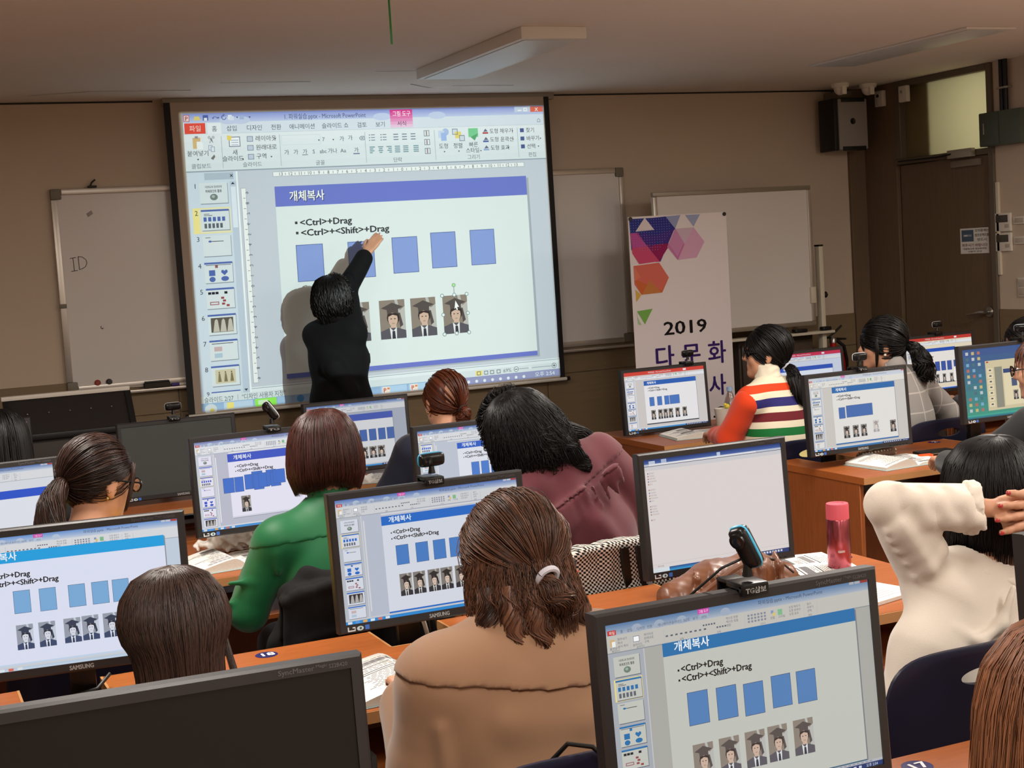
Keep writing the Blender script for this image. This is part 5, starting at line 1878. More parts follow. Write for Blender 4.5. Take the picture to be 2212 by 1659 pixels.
# ------------------------------------------------------------------ people
M_SKIN = mat('skin', (202, 150, 120), .5, spec=.35, noise=(30, .05))
M_TROUSER = mat('dark_trousers', (38, 38, 46), .85, bump=(400, .1, .002))
M_SHOE = mat('dark_shoes', (30, 28, 28), .5)
M_EYE = mat('eye_white', (228, 222, 216), .2)
M_IRIS = mat('eye_dark', (34, 24, 20), .15)
M_GLASS = mat('spectacle_lens', (240, 244, 246), .03, trans=1, spec=.5)
M_SPEC = mat('spectacle_frame', (22, 20, 22), .25)


def hand_shape(F, wrist, d, back, thumb, curl=(.5, .6, .4), spread=.10, size=1., k=.006, tips=None):
    """five-fingered hand: d points to the fingers, back is the back of the hand, thumb the thumb's side"""
    d, back, thumb = [np.asarray(v, float) / np.linalg.norm(v) for v in (d, back, thumb)]
    wrist = np.asarray(wrist, float)
    S_ = size
    fan = []
    for i, (o, ln) in enumerate(((.030, .068), (.010, .076), (-.010, .070), (-.029, .055))):
        kn = wrist + d * (.084 - abs(o) * .12) * S_ + thumb * o * S_
        F.cap(wrist + thumb * o * .55 * S_ + d * .008, .0135 * S_, kn, .0115 * S_, k * 1.6)
        dd = d + thumb * (o / .03) * spread
        p, rr = kn, .0095 * S_
        an = 0
        for j, (fr, c) in enumerate(zip((.44, .31, .25), curl)):
            an += c
            v = dd * math.cos(an) - back * math.sin(an)
            v = v / np.linalg.norm(v)
            q = p + v * ln * fr * S_
            F.cap(p, rr, q, rr * .9, k)
            p, rr = q, rr * .9
        if tips is not None:
            tips.append((p, v, back * math.cos(an) + dd * math.sin(an)))
        fan.append(p)
    b = wrist + thumb * .022 * S_ + d * .018 * S_
    m1 = b + (d * .6 + thumb * .75 - back * .25) * .034 * S_
    m2 = m1 + (d * .86 + thumb * .45 - back * .2) * .030 * S_
    m3 = m2 + (d * .95 + thumb * .1 - back * .25) * .024 * S_
    F.chain([b, m1, m2, m3], [.015 * S_, .0125 * S_, .0105 * S_, .009 * S_], k * 1.4)
    return fan


def head_shape(F, H, R, sc, face=True, neck=None, nr=.047):
    w = lambda *p: H + (np.array(p) * sc) @ R.T
    F.ell(w(0, -.012, .024), np.array((.075, .093, .088)) * sc, R, .01)
    F.ell(w(0, .030, -.030), np.array((.060, .060, .080)) * sc, R, .02)
    F.cap(w(-.030, .030, -.070), .030 * sc, w(0, .066, -.094), .019 * sc, .02)
    F.cap(w(.030, .030, -.070), .030 * sc, w(0, .066, -.094), .019 * sc, .02)
    for sx in (-1, 1):
        F.ell(w(sx * .036, .058, -.030), np.array((.024, .024, .026)) * sc, R, .015)
        F.ell(w(sx * .078, -.006, -.012), np.array((.009, .019, .031)) * sc, R, .006)
        F.cap(w(sx * .078, -.004, -.038), .008 * sc, k=.006)
    if face:
        F.cap(w(-.032, .078, .024), .013 * sc, w(.032, .078, .024), .013 * sc, .012)
        for sx in (-1, 1):
            F.ell(w(sx * .031, .096, .004), np.array((.017, .013, .011)) * sc, R, .008, True)
        F.cap(w(0, .084, .008), .008 * sc, w(0, .103, -.026), .0105 * sc, .010)
        for sx in (-1, 1):
            F.cap(w(sx * .011, .092, -.030), .0075 * sc, k=.006)
        F.cap(w(-.014, .083, -.058), .007 * sc, w(.014, .083, -.058), .007 * sc, .006)
        F.cap(w(-.012, .082, -.067), .0075 * sc, w(.012, .082, -.067), .0075 * sc, .006)
        F.cap(w(-.018, .093, -.0625), .0022, w(.018, .093, -.0625), .0022, .004, True)
    if neck is not None:
        F.cap(neck, nr + .006, w(0, -.012, -.050), nr, .03)


def person(label, head, neck, pelvis, yaw=0, look=(0, 0, 0), arms=None, hands=None, h=.008, sc=1., stand=False, top=None, sleeves=True, shoulders=.165,
           face=True, group=None, e=.016, ea=.015, folds=(), neck_cut=.062, body_h=None, feet=True, wrists=.80, sdrop=.045, top_name='sweater', wr=(.0, .1), belly=0., knees=None, hsize=.92, hem=.03, coat=None, armk=.03):
    """returns dict: root object, fields and frames to dress the figure further. arms = ((elbow, wrist), (elbow, wrist)) for left and right"""
    H, N, Pv = (np.array(v, float) for v in (head, neck, pelvis))
    R = rot3(*look)
    u = (N - Pv) / np.linalg.norm(N - Pv)
    r = rot3(yaw)[:, 0]
    r = r - u * (r @ u)
    r /= np.linalg.norm(r)
    f = np.cross(u, r)
    T = np.linalg.norm(N - Pv)
    B = np.stack([r, f, u], axis=1)
    shs = [N + r * sx * shoulders - u * sdrop for sx in (-1, 1)]
    fl = rot3(yaw)[:, 1]
    lf = np.array((0., 1., 0.))
    if arms is None:
        arms = [None, None]
    A = []
    for sx, a, sh in zip((-1, 1), arms, shs):
        if a is None:
            el = sh + r * sx * .09 + fl * .14
            el[2] = .755
            wv = el + fl * .215 - r * sx * .08
            wv[2] = .785
            a = (el, wv)
        A.append((sh, np.array(a[0], float), np.array(a[1], float)))
    if stand:
        hips = [Pv + r * sx * .085 for sx in (-1, 1)]
        kn = [q + fl * .02 - np.array([0, 0, (Pv[2]) * .49]) for q in hips]
        an = [np.array([q[0], q[1] - .02 * fl[1], .085]) for q in hips]
    else:
        hips = [Pv + np.array((sx * .09, 0, 0)) for sx in (-1, 1)]
        kn = [np.array([*(q + lf * .345 + np.array((sx * .03, 0, 0)))[:2], .535]) for q, sx in zip(hips, (-1, 1))]
        an = [np.array([*(q + lf * .05)[:2], .085]) for q in kn]
    toe = [q + (fl if stand else lf) * .13 - np.array([0, 0, .045]) for q in an]

    def torso(F, g, k):
        F.ell(Pv + u * .03, np.array((.158 + g, .112 + g, .105 + g)), B, k)
        F.ell(Pv + u * T * .42 + f * belly * .4, np.array((.132 + g, .095 + g + belly, .15 + g)), B, k * 1.5)
        F.ell(Pv + u * (T - .17) + f * .005, np.array((.146 + g, .100 + g, .165 + g)), B, k * 1.5)
        for sx in (-1, 1):
            F.ell(Pv + u * (T - .22) + f * .075 + r * sx * .07, np.array((.062, .052, .06)) + g * .8, B, k)
        F.cap(shs[0] + r * .02, .047 + g, shs[1] - r * .02, .047 + g, k)
        for s_ in shs:
            F.cap(N - u * .005, .040 + g * .7, s_, .040 + g * .7, k * 1.4)

    def armset(F, g, k, frac=1., cuff=0.):
        for sh, el, wv in A:
            F.cap(sh, .046 + g, el, .037 + g, k)
            F.cap(el, .038 + g, el + (wv - el) * frac, (.038 - .013 * frac) + g + cuff, k * .6)

    def legs(F, g, k):
        for q, a_, b_, t_ in zip(hips, kn, an, toe):
            F.cap(q, .078 + g, a_, .054 + g, k)
            F.cap(a_, .053 + g, b_, .036 + g, k)

    pts = np.array([H, N, Pv, *[x for a in A for x in a], *kn, *an, *toe])
    lo, hi = pts.min(0) - .20, pts.max(0) + .20
    lo[2] = 0
    F = Field(lo, hi, body_h or (max(h, .0075) if face else .0105))
    torso(F, 0, .03)
    armset(F, -.006, .02)
    legs(F, -.004, .03)
    for a_, t_ in zip(an, toe):
        F.cap(a_ - np.array([0, 0, .03]), .032, t_, .026, .02)
    head_shape(F, H, R, sc, face, N)
    tips = []
    for i, (sh, el, wv) in enumerate(A):
        sx = -1 if i == 0 else 1
        dd = (wv - el) / np.linalg.norm(wv - el)
        hp = hands[i] if hands and hands[i] else dict(back=np.array([0, 0, 1.]) - dd * dd[2], thumb=-r * sx)
        hp = dict(hp)
        hand_shape(F, wv, hp.pop('d', dd), hp.pop('back'), hp.pop('thumb'), size=hp.pop('size', hsize), tips=tips, **hp)
    origin = np.array([Pv[0], Pv[1], 0])
    root = F.mesh('person', M_SKIN, None, origin)
    root.location = origin
    tag(root, label, 'person', group)
    out = dict(root=root, H=H, R=R, N=N, Pv=Pv, u=u, r=r, f=f, B=B, shs=shs, A=A, T=T, origin=origin, sc=sc, tips=tips, hips=hips, kn=kn, an=an)
    # eyes
    if face:
        for sx in (-1, 1):
            w = lambda *p: tuple(H + (np.array(p) * sc) @ R.T - origin)
            eo = MB().sphere(w(sx * .031, .0765, .004), .0115 * sc, 10).build('eye', M_EYE, root)
            MB().sphere(w(sx * .031, .0845, .003), .0052 * sc, 8).build('iris', M_IRIS, eo)
    # trousers and shoes
    G = Field(lo, hi, .016)
    G.ell(Pv + u * .03, np.array((.170, .124, .115)), B, .03)
    legs(G, .008, .03)
    G.plane(Pv + u * .11, u)
    G.mesh('trousers', out.get('trouser', M_TROUSER), root, origin)
    for a_, t_ in zip(an, toe):
        b = MB()
        G2 = Field(np.minimum(a_, t_) - .09, np.maximum(a_, t_) + .09, .013)
        G2.cap(a_ - np.array([0, 0, .035]) - fl * .03, .042, t_ + np.array([0, 0, -.002]), .036, .01)
        G2.plane((0, 0, .004), (0, 0, -1))
        G2.mesh('shoe', M_SHOE, root, origin)
    # the garment on the upper body
    if top:
        C = Field(lo, hi, h)
        torso(C, e, .035)
        if sleeves:
            armset(C, ea, armk, wrists, .0)
        for fd in folds:
            C.chain(*fd)
        if wr[0]:
            C.wrinkle(wr[0], wr[1], 3)
        C.cap(N + u * .0 + f * .01, neck_cut, H, neck_cut, .008, True)
        if coat:
            C.cap(Pv + u * .05, coat[0], Pv - u * (hem + .1), coat[1], .05)
        C.plane(Pv - u * hem, -u)
        out['C'] = C
        out['garment'] = C.mesh(top_name, top, root, origin)
    return out


def layer(P, name, material, grow, planes, parent=None, extra=None):
    """a second layer lying on the garment: yoke, cape collar, band"""
    C = P['C'].copy()
    C.grow(grow)
    for p, n in planes:
        C.plane(p, n)
    if extra:
        extra(C)
    return C.mesh(name, material, parent or P['root'], P['origin'])


def glasses(P, tilt=0):
    w = lambda *p: Vector(P['H'] + (np.array(p) * P['sc']) @ P['R'].T - P['origin'])
    g = MB()
    ls = []
    for sx in (-1, 1):
        ring = []
        for k in range(17):
            a = 2 * PI * k / 16
            ring.append(w(sx * .033 + .024 * math.cos(a), .106 - .004 * abs(math.cos(a)), .0 + .019 * math.sin(a)))
        g.tube(ring, .0027, 6, False)
        g.tube([w(sx * .057, .104, .004), w(sx * .074, .085, .006), w(sx * .083, .0, .006), w(sx * .083, -.018, -.004)], .0026, 6)
        ls.append(ring[:-1])
    g.tube([w(-.010, .106, .004), w(0, .109, .006), w(.010, .106, .004)], .0015, 6)
    go = g.build('glasses', M_SPEC, P['root'])
    for rg in ls:
        MB().add(rg, [tuple(range(len(rg)))]).build('lens', M_GLASS, go)
    return go


def tie_ring(P, c, r, normal, material, name='hair_tie', t=.006):
    """elastic band round a tail (head frame)"""
    w = lambda p: Vector(P['H'] + (np.array(p) * P['sc']) @ P['R'].T - P['origin'])
    n = np.array(normal, float) / np.linalg.norm(normal)
    a = np.cross(n, (.3, .2, .9))
    a /= np.linalg.norm(a)
    b = np.cross(n, a)
    pts = [w(np.array(c) + (a * math.cos(q) + b * math.sin(q)) * r) for q in np.linspace(0, 2 * PI, 21)]
    return MB().tube(pts, t, 8, False).build(name, material, P['root'])
BLACKH = hair_mat('black_hair', (15, 13, 13), .40, spec=.35, var=.5)
BLACKH2 = hair_mat('soft_black_hair', (20, 17, 17), .42, spec=.35, var=.45)
BROWNH = hair_mat('dark_brown_hair', (46, 31, 26), .38, spec=.4, var=.4, tint=(64, 44, 36))
REDH = hair_mat('redbrown_hair', (48, 26, 22), .36, spec=.4, var=.45, tint=(66, 34, 28))
CHESTH = hair_mat('chestnut_hair', (72, 36, 24), .36, spec=.4, var=.4, tint=(92, 46, 28))
WAVYH = hair_mat('wavy_brown_hair', (54, 37, 31), .40, spec=.35, var=.45, tint=(100, 66, 48))
LIGHTH = hair_mat('light_brown_hair', (92, 56, 36), .40, spec=.35, var=.35, tint=(118, 74, 48))
PALE = mat('pale_elastic', (206, 206, 216), .6)
GOLD = mat('gold', (220, 180, 110), .2, metal=.9)


def fabric(name, col, b=.06, rough=.75, sheen=.25, scale=300):
    return mat(name, col, rough, spec=.25, bump=(scale, b, .002), sheen=sheen)


def face_open(zb, z0=.065, a1=1.75, a2=2.1, dip=0.):
    return lambda a: np.where(np.abs(a) < a1, zb - dip * np.abs(np.sin(a)), np.interp(np.abs(a), [a1, a2, 3.15], [zb, z0 - .005, z0]))


# ---- presenter, standing in front of the projection screen with one arm raised
M_COAT = fabric('black_coat', (9, 9, 12), .06, .9, 0)
p = person('presenter with wavy black hair in a black coat, arm raised to the projected slide', (2.480, 8.20, 1.505), (2.462, 8.20, 1.350), (2.475, 8.20, .86), 45, (62, 6, 0), stand=True,
           arms=(((2.405, 8.07, 1.10), (2.50, 8.04, .935)), ((2.575, 8.27, 1.530), (2.722, 8.29, 1.735))), hands=(dict(d=(.8, .3, -.35), back=(.2, -1, .3), thumb=(.3, 0, 1), curl=(.2, .3, .2)), dict(d=(.60, -.05, .78), back=(-.6, -.6, .45), thumb=(-.55, .6, .4), curl=(.1, .15, .1), spread=.04, size=.95)),
           top=M_COAT, top_name='coat', h=.009, e=.034, ea=.022, belly=.035, hem=.42, coat=(.165, .19), sdrop=.07, shoulders=.125, wrists=.86, wr=(.002, .2))
layer(p, 'lapel', M_COAT, .006, [(p['Pv'] + p['f'] * .12, -p['f']), (p['Pv'] + p['u'] * .10, -p['u'])])
HR = Hair(p['H'], p['R'], 1.0, 11)
bob = [(.122, .004, .004, .004, -.03), (.117, .04, .04, .04, -.028), (.100, .075, .078, .072, -.022), (.065, .100, .108, .100, -.018), (.02, .115, .124, .106, -.016), (-.03, .122, .130, .106, -.016), (-.08, .122, .128, .10, -.014), (-.12, .112, .118, .095, -.012), (-.155, .10, .105, .09, -.012)]
HR.fall(bob, face_open(-.145, .06), 500, .0036, K=10, wave=.05, curl=.02, jit=.02)
HR.build(BLACKH, p['root'], p['origin'])
wv = p['A'][1][2] - p['origin']
dv = (p['A'][1][2] - p['A'][1][1]) / np.linalg.norm(p['A'][1][2] - p['A'][1][1])
MB().tube([Vector(wv - dv * .055), Vector(wv - dv * .018)], [.041, .040], 14).build('shirt_cuff', mat('shirt_white', (214, 220, 236), .7), p['root'])
glasses(p)

# ---- front row
p = person('person with long black hair at the left picture edge, front row', (.400, 5.66, 1.105), (.395, 5.61, .955), (.40, 5.54, .57), 0, (0, -4, 0), top=fabric('black_sweater', (22, 22, 24)), h=.010, face=False, sdrop=.07)
HR = Hair(p['H'], p['R'], 1., 12)
lng = [(.122, .004, .004, .004, -.03), (.118, .035, .035, .035, -.026), (.100, .068, .070, .068, -.018), (.065, .090, .098, .096, -.014), (.02, .100, .112, .104, -.012), (-.06, .104, .114, .105, -.012), (-.15, .112, .112, .10, -.016), (-.25, .108, .105, .095, -.025), (-.30, .098, .098, .09, -.03)]
HR.fall(lng, face_open(-.27, .065), 450, .0030, K=9, jit=.015)
HR.build(BLACKH, p['root'], p['origin'])
chair(.40, 5.58, 0, 'navy chair of the black-haired person at the left edge')

p = person('woman with chestnut low bun and navy top, front row below the screen', (2.150, 5.66, 1.090), (2.130, 5.61, .945), (2.10, 5.54, .57), 0, (-6, -8, 3),
           arms=(((1.885, 5.66, .735), (2.02, 5.90, .745)), None), top=fabric('navy_top', (26, 30, 48)), h=.010, face=False, shoulders=.16, sdrop=.06, ea=.022)
HR = Hair(p['H'], p['R'], .96, 13)
HR.pulled((.028, -.10, -.055), 500, .0028, K=9)
HR.lock([(.030, -.098, -.045), (.036, -.125, -.060), (.030, -.128, -.085), (.012, -.118, -.092), (.008, -.105, -.075)], [.016, .022, .024, .022, .014], 160, .0024)
HR.build(CHESTH, p['root'], p['origin'])
tie_ring(p, (.030, -.104, -.050), .018, (.1, -1, -.4), mat('dark_elastic', (40, 26, 26), .7), t=.005)
MB().sphere(tuple(p['H'] + (np.array((-.078, .002, -.048)) * 1) @ p['R'].T - p['origin']), .006, 10).build('earring', GOLD, p['root'])
chair(2.11, 5.58, 0, 'navy chair under the woman with the low chestnut bun')

# striped sweater, right of the aisle
M_STR = mat('striped_knit', (232, 224, 200), .85, bump=(320, .12, .002))
_t = M_STR.node_tree
_tx = _t.nodes.new('ShaderNodeTexCoord')
_sx = _t.nodes.new('ShaderNodeSeparateXYZ')
_t.links.new(_tx.outputs['Object'], _sx.inputs[0])
_zz = mth(_t, 'ADD', _sx.outputs[2], mth(_t, 'MULTIPLY', mth(_t, 'SINE', mth(_t, 'MULTIPLY', _sx.outputs[0], 14)), .004))
_rp = _t.nodes.new('ShaderNodeValToRGB')
_rp.color_ramp.interpolation = 'CONSTANT'
_t.links.new(mth(_t, 'MULTIPLY', mth(_t, 'SUBTRACT', _zz, .70), 2.5), _rp.inputs[0])
cream, ored, navy, wine, green = (236, 226, 200), (226, 70, 26), (44, 40, 112), (112, 30, 40), (20, 116, 54)
_st = [(.0, (226, 210, 140)), (.735, cream), (.790, green), (.826, cream), (.856, wine), (.895, cream), (.920, navy), (.958, cream), (.986, ored), (1.020, cream)]
while len(_rp.color_ramp.elements) < len(_st):
    _rp.color_ramp.elements.new(.5)
for e_, (z_, c_) in zip(_rp.color_ramp.elements, _st):
    e_.position = max(0, (z_ - .70) * 2.5)
    e_.color = (*lin(c_), 1)
_t.links.new(_rp.outputs[0], _t.nodes['Principled BSDF'].inputs['Base Color'])
M_ORED = fabric('orange_red_sleeve', (222, 66, 24), .12, .85)
p = person('woman with black ponytail and glasses in a colourful striped sweater, profile to the left', (3.738, 5.66, 1.155), (3.712, 5.62, 1.005), (3.755, 5.555, .57), -18, (-58, 2, 0),
           arms=(((3.515, 5.66, .785), (3.575, 5.89, .775)), ((3.955, 5.64, .75), (3.90, 5.86, .775))), top=M_STR, sleeves=False, h=.0065, shoulders=.155, sdrop=.05, e=.022, neck_cut=.056, wr=(.0015, .15))
for i_ in (0, 1):
    sh, el, wv = p['A'][i_]
    C = Field(np.minimum(np.minimum(sh, el), wv) - .12, np.maximum(np.maximum(sh, el), wv) + .12, .0075)
    C.cap(sh - (p['N'] - sh) * .06, .066, el, .056, .03).cap(el, .056, el + (wv - el) * .82, .042, .03)
    C.wrinkle(.002, .08, 5)
    C.mesh('sleeve', M_ORED, p['root'], p['origin'])
def _col2(C):
    C.d[:] = 1.
    C.cap(p['N'] - p['u'] * .03, .068, p['N'] + (p['H'] - p['N']) * .50, .056, .0)
    C.wrinkle(.003, .035, 7, (.3, .3, 2))
layer(p, 'turtleneck', fabric('cream_knit', (228, 220, 198), .15), 0, [], extra=_col2)
HR = Hair(p['H'], p['R'], 1.0, 14)
HR.pulled(HR.L(3.800, 5.60, 1.095), 650, .0028, K=9)
_q = HR.L(3.800, 5.60, 1.090)
HR.lock([_q, HR.L(3.815, 5.575, 1.07), HR.L(3.815, 5.56, 1.02), HR.L(3.82, 5.545, .96), HR.L(3.835, 5.53, .905)], [.014, .026, .036, .038, .018], 260, .0026, tipspread=.5)
HR.build(BLACKH, p['root'], p['origin'])
tie_ring(p, _q, .017, np.array(_q) - np.array((0, 0, .02)), PALE, t=.004)
glasses(p)
chair(3.73, 5.605, 0, 'navy chair behind the striped sweater, right of the aisle', zt=.79)

# grey checked jacket, by the door
M_PLAID = mat('grey_check_jacket', (150, 146, 142), .8, bump=(300, .08, .002))
_t = M_PLAID.node_tree
_tx = _t.nodes.new('ShaderNodeTexCoord')
_mx = _t.nodes.new('ShaderNodeSeparateXYZ')
_t.links.new(_tx.outputs['Object'], _mx.inputs[0])
_ln = mth(_t, 'MAXIMUM', mth(_t, 'LESS_THAN', mth(_t, 'FRACT', mth(_t, 'MULTIPLY', _mx.outputs[2], 11)), .07), mth(_t, 'LESS_THAN', mth(_t, 'FRACT', mth(_t, 'MULTIPLY', _mx.outputs[0], 9)), .06))
_mi = _t.nodes.new('ShaderNodeMix')
_mi.data_type = 'RGBA'
_mi.inputs[6].default_value = (*lin((146, 142, 138)), 1)
_mi.inputs[7].default_value = (*lin((182, 177, 172)), 1)
_t.links.new(_ln, _mi.inputs[0])
_t.links.new(_mi.outputs[2], _t.nodes['Principled BSDF'].inputs['Base Color'])
p = person('woman with a long black ponytail in a grey checked jacket, profile to the left', (4.385, 5.66, 1.140), (4.410, 5.61, .995), (4.455, 5.555, .57), -15, (-62, 0, 0),
           arms=(((4.235, 5.66, .76), (4.28, 5.90, .775)), ((4.775, 5.68, .775), (4.915, 5.84, .765))), top=M_PLAID, top_name='jacket', h=.0075, shoulders=.165, sdrop=.055, e=.024, ea=.022, neck_cut=.06, wr=(.003, .14))
def _col3(C):
    C.d[:] = 1.
    C.cap(p['N'] - p['u'] * .03, .078, p['N'] + p['u'] * .035, .066, .0)
    C.cap(p['N'] - p['u'] * .05, .060, p['H'], .058, .004, True)
layer(p, 'collar', M_PLAID, 0, [], extra=_col3)
HR = Hair(p['H'], p['R'], 1.04, 15)
HR.pulled(HR.L(4.465, 5.59, 1.14), 600, .0029, K=9, front=.030)
_q = HR.L(4.465, 5.59, 1.135)
HR.lock([_q, HR.L(4.50, 5.56, 1.115), HR.L(4.525, 5.545, 1.06), HR.L(4.54, 5.54, 1.0), HR.L(4.545, 5.535, .95)], [.016, .030, .042, .044, .022], 260, .0028, wave=.5, tipspread=.5)
HR.lock([(-.074, .03, .04), (-.083, .035, -.01), (-.082, .038, -.06), (-.076, .04, -.10)], [.008, .008, .006, .003], 40, .002)
HR.build(BLACKH, p['root'], p['origin'])
tie_ring(p, _q, .018, np.array(_q) - np.array((0, 0, .02)), PALE, 'hair_clip', .005)
MB().sphere(tuple(p['H'] + np.array((-.080, .0, -.046)) @ p['R'].T - p['origin']), .0065, 10).build('earring', mat('pearl', (235, 228, 220), .2), p['root'])
chair(4.49, 5.605, 0, 'navy chair behind the grey checked jacket')

p = person('person with short black hair at the right edge, behind the brown-haired woman', (5.262, 5.66, 1.075), (5.28, 5.63, .93), (5.30, 5.575, .57), -8, (-55, 0, 0), top=fabric('dark_cardigan', (40, 38, 44)), h=.011)
HR = Hair(p['H'], p['R'], 1., 16)
HR.pulled((0, -.10, -.03), 300, .0034, K=8, front=.045)
HR.lock([(0, -.10, -.03), (0, -.12, -.06), (0, -.11, -.14)], [.02, .025, .01], 100, .003)
HR.build(BLACKH2, p['root'], p['origin'])
glasses(p)
chair(5.30, 5.622, 0, 'navy chair nearest to the door')

# ---- third row
p = person('woman with a brown ponytail and dark glasses in a yellow top, head turned right', (.530, 4.10, 1.128), (.485, 4.06, .985), (.455, 3.98, .57), 25, (64, -14, 0), top=fabric('yellow_top', (236, 206, 24), .05, .6), h=.0075, neck_cut=.075, sdrop=.07)
HR = Hair(p['H'], p['R'], .98, 17)
_q = HR.L(.452, 4.065, 1.140)
HR.pulled(_q, 1500, .0013)
HR.lock([_q, HR.L(.425, 4.04, 1.135), HR.L(.395, 4.02, 1.09), HR.L(.385, 4.00, 1.03), HR.L(.39, 3.985, .95)], [.014, .026, .036, .040, .034], 500, .0014, K=10, tipspread=.25)
HR.lock([(.060, .068, .06), (.076, .06, .02), (.080, .055, -.03), (.074, .05, -.08)], [.006, .006, .005, .003], 40, .0015)
HR.build(hair_mat('ponytail_brown_hair', (32, 22, 20), .32, spec=.4, var=.4, tint=(54, 35, 28)), p['root'], p['origin'])
tie_ring(p, _q, .017, np.array(_q) - np.array((0, 0, .02)), mat('dark_elastic', (40, 26, 26), .7), t=.006)
bw = MB()
wq = p['H'] + np.array(_q) @ p['R'].T * .98 - p['origin'] + np.array((.0, -.005, .017))
for sx in (-1, 1):
    bw.sphere(tuple(wq + np.array((sx * .010, 0, .004))), (.010, .005, .006), 8)
bw.sphere(tuple(wq), (.005, .006, .006), 8)
bw.build('hair_bow', mat('bow_beige', (196, 176, 156), .5), p['root'])
for dz in (-.046, -.030):
    MB().sphere(tuple(p['H'] + np.array((.082, -.008 + dz * .2, dz)) * .98 @ p['R'].T - p['origin']), .0042, 8).build('earring', GOLD, p['root'])
glasses(p)
chair(.46, 4.02, 0, 'navy chair under the woman in yellow')

M_GREEN = fabric('green_blouse', (22, 100, 58), .05, .5, .2)
p = person('woman with a reddish brown bob in a green blouse, seen from behind', (1.172, 4.10, 1.142), (1.165, 4.055, .985), (1.175, 3.99, .57), 0, (4, -4, 0),
           arms=(((.912, 4.10, .705), (1.02, 4.40, .765)), ((1.43, 4.10, .72), (1.33, 4.40, .765))), top=M_GREEN, top_name='blouse', h=.0065, face=False, shoulders=.165, sdrop=.082, wr=(.0022, .16), ea=.018,
           folds=(([V3(.985, 3.985, .88), V3(.985, 3.99, .82)], [.008, .004], .02), ([V3(.86, 4.06, .80), V3(.93, 4.04, .80), V3(.97, 4.05, .805)], [.008, .012, .006], .015), ([V3(.86, 4.08, .74), V3(.93, 4.06, .735)], [.008, .006], .015),
                  ([V3(1.05, 3.905, .80), V3(1.05, 3.89, .66)], [.004, .010], .03), ([V3(1.20, 3.895, .80), V3(1.22, 3.88, .66)], [.004, .010], .03)))
layer(p, 'yoke', M_GREEN, .0025, [((1.17, 3.95, .915), (.05, -.12, -1))])
def _col(C):
    C.d[:] = 1.
    C.cap(p['N'] - p['u'] * .02, .066, p['N'] + p['u'] * .036, .060, .0)
    C.cap(p['N'] - p['u'] * .05, .055, p['N'] + p['u'] * .12, .054, .004, True)
layer(p, 'collar', M_GREEN, 0, [], extra=_col)
HR = Hair(p['H'], p['R'], 1., 1)
bob = [(.122, .004, .004, .004, -.03), (.118, .035, .035, .035, -.026), (.100, .068, .070, .068, -.018), (.065, .092, .098, .096, -.014), (.02, .104, .112, .104, -.012), (-.03, .110, .116, .105, -.012), (-.07, .110, .112, .10, -.010), (-.10, .100, .098, .095, -.008), (-.125, .092, .086, .09, -.006)]
HR.fall(bob, lambda a: np.where(np.abs(a) < 1.75, -.090 - .026 * np.abs(np.sin(a)), np.interp(np.abs(a), [1.75, 2.1, 3.15], [-.112, .06, .065])), 1800, .0013, K=9, jit=.008, lift=.04)
HR.build(REDH, p['root'], p['origin'])
chair(1.17, 4.03, 0, 'navy chair behind the green blouse')

M_MAR = fabric('maroon_shirt', (92, 40, 48), .08, .8)
gath = [([V3(1.79 + .028 * i, 3.885, .895 + .0145 * i), V3(1.80 + .030 * i, 3.875, .84 + .0145 * i)], [.007, .003], .03) for i in range(9)]
p = person('woman with wavy black hair in a maroon shirt, leaning to the left', (1.790, 4.10, 1.132), (1.868, 4.035, 1.005), (2.005, 3.93, .57), -6, (-16, -10, -20),
           arms=(((1.70, 4.18, .76), (1.78, 4.42, .77)), ((2.205, 4.02, .79), (2.20, 4.30, .765))), top=M_MAR, top_name='shirt', h=.0075, shoulders=.178, sdrop=.045, e=.034, ea=.032, neck_cut=.066, wr=(.004, .13),
           folds=tuple(gath) + (([V3(1.93, 3.86, .86), V3(2.02, 3.83, .72)], [.012, .022], .06),))
layer(p, 'yoke', M_MAR, .005, [((1.90, 3.95, .955), (.50, -.10, -1))])
def _col4(C):
    C.d[:] = 1.
    C.cap(p['N'] - p['u'] * .03, .080, p['N'] + p['u'] * .040, .066, .0)
    C.cap(p['N'] - p['u'] * .05, .062, p['H'], .060, .004, True)
layer(p, 'collar', M_MAR, 0, [], extra=_col4)
HR = Hair(p['H'], p['R'], 1.05, 18)
wav = [(.122, .004, .004, .004, -.03), (.117, .04, .04, .04, -.028), (.100, .072, .076, .070, -.022), (.065, .096, .104, .098, -.018), (.02, .110, .120, .106, -.016), (-.04, .118, .128, .106, -.016), (-.10, .124, .130, .10, -.018), (-.15, .122, .120, .095, -.018), (-.19, .112, .108, .09, -.016)]
HR.fall(wav, face_open(-.150, .06), 1700, .0014, wave=.03, curl=.032, K=11, jit=.02, lift=.06)
HR.lock([(.105, -.04, -.04), (.145, -.055, -.09), (.178, -.07, -.130), (.172, -.085, -.168), (.140, -.09, -.165), (.135, -.085, -.14)], [.024, .028, .027, .024, .018, .006], 260, .0014, K=11, wave=.3)
HR.lock([(.02, -.12, -.05), (.03, -.145, -.11), (.05, -.15, -.165), (.035, -.14, -.19)], [.03, .032, .026, .008], 200, .0014, K=11, wave=.4)
HR.build(BLACKH, p['root'], p['origin'])
glasses(p)
chair(1.96, 3.975, 0, 'navy chair behind the maroon shirt, a black and white checked jacket over it')

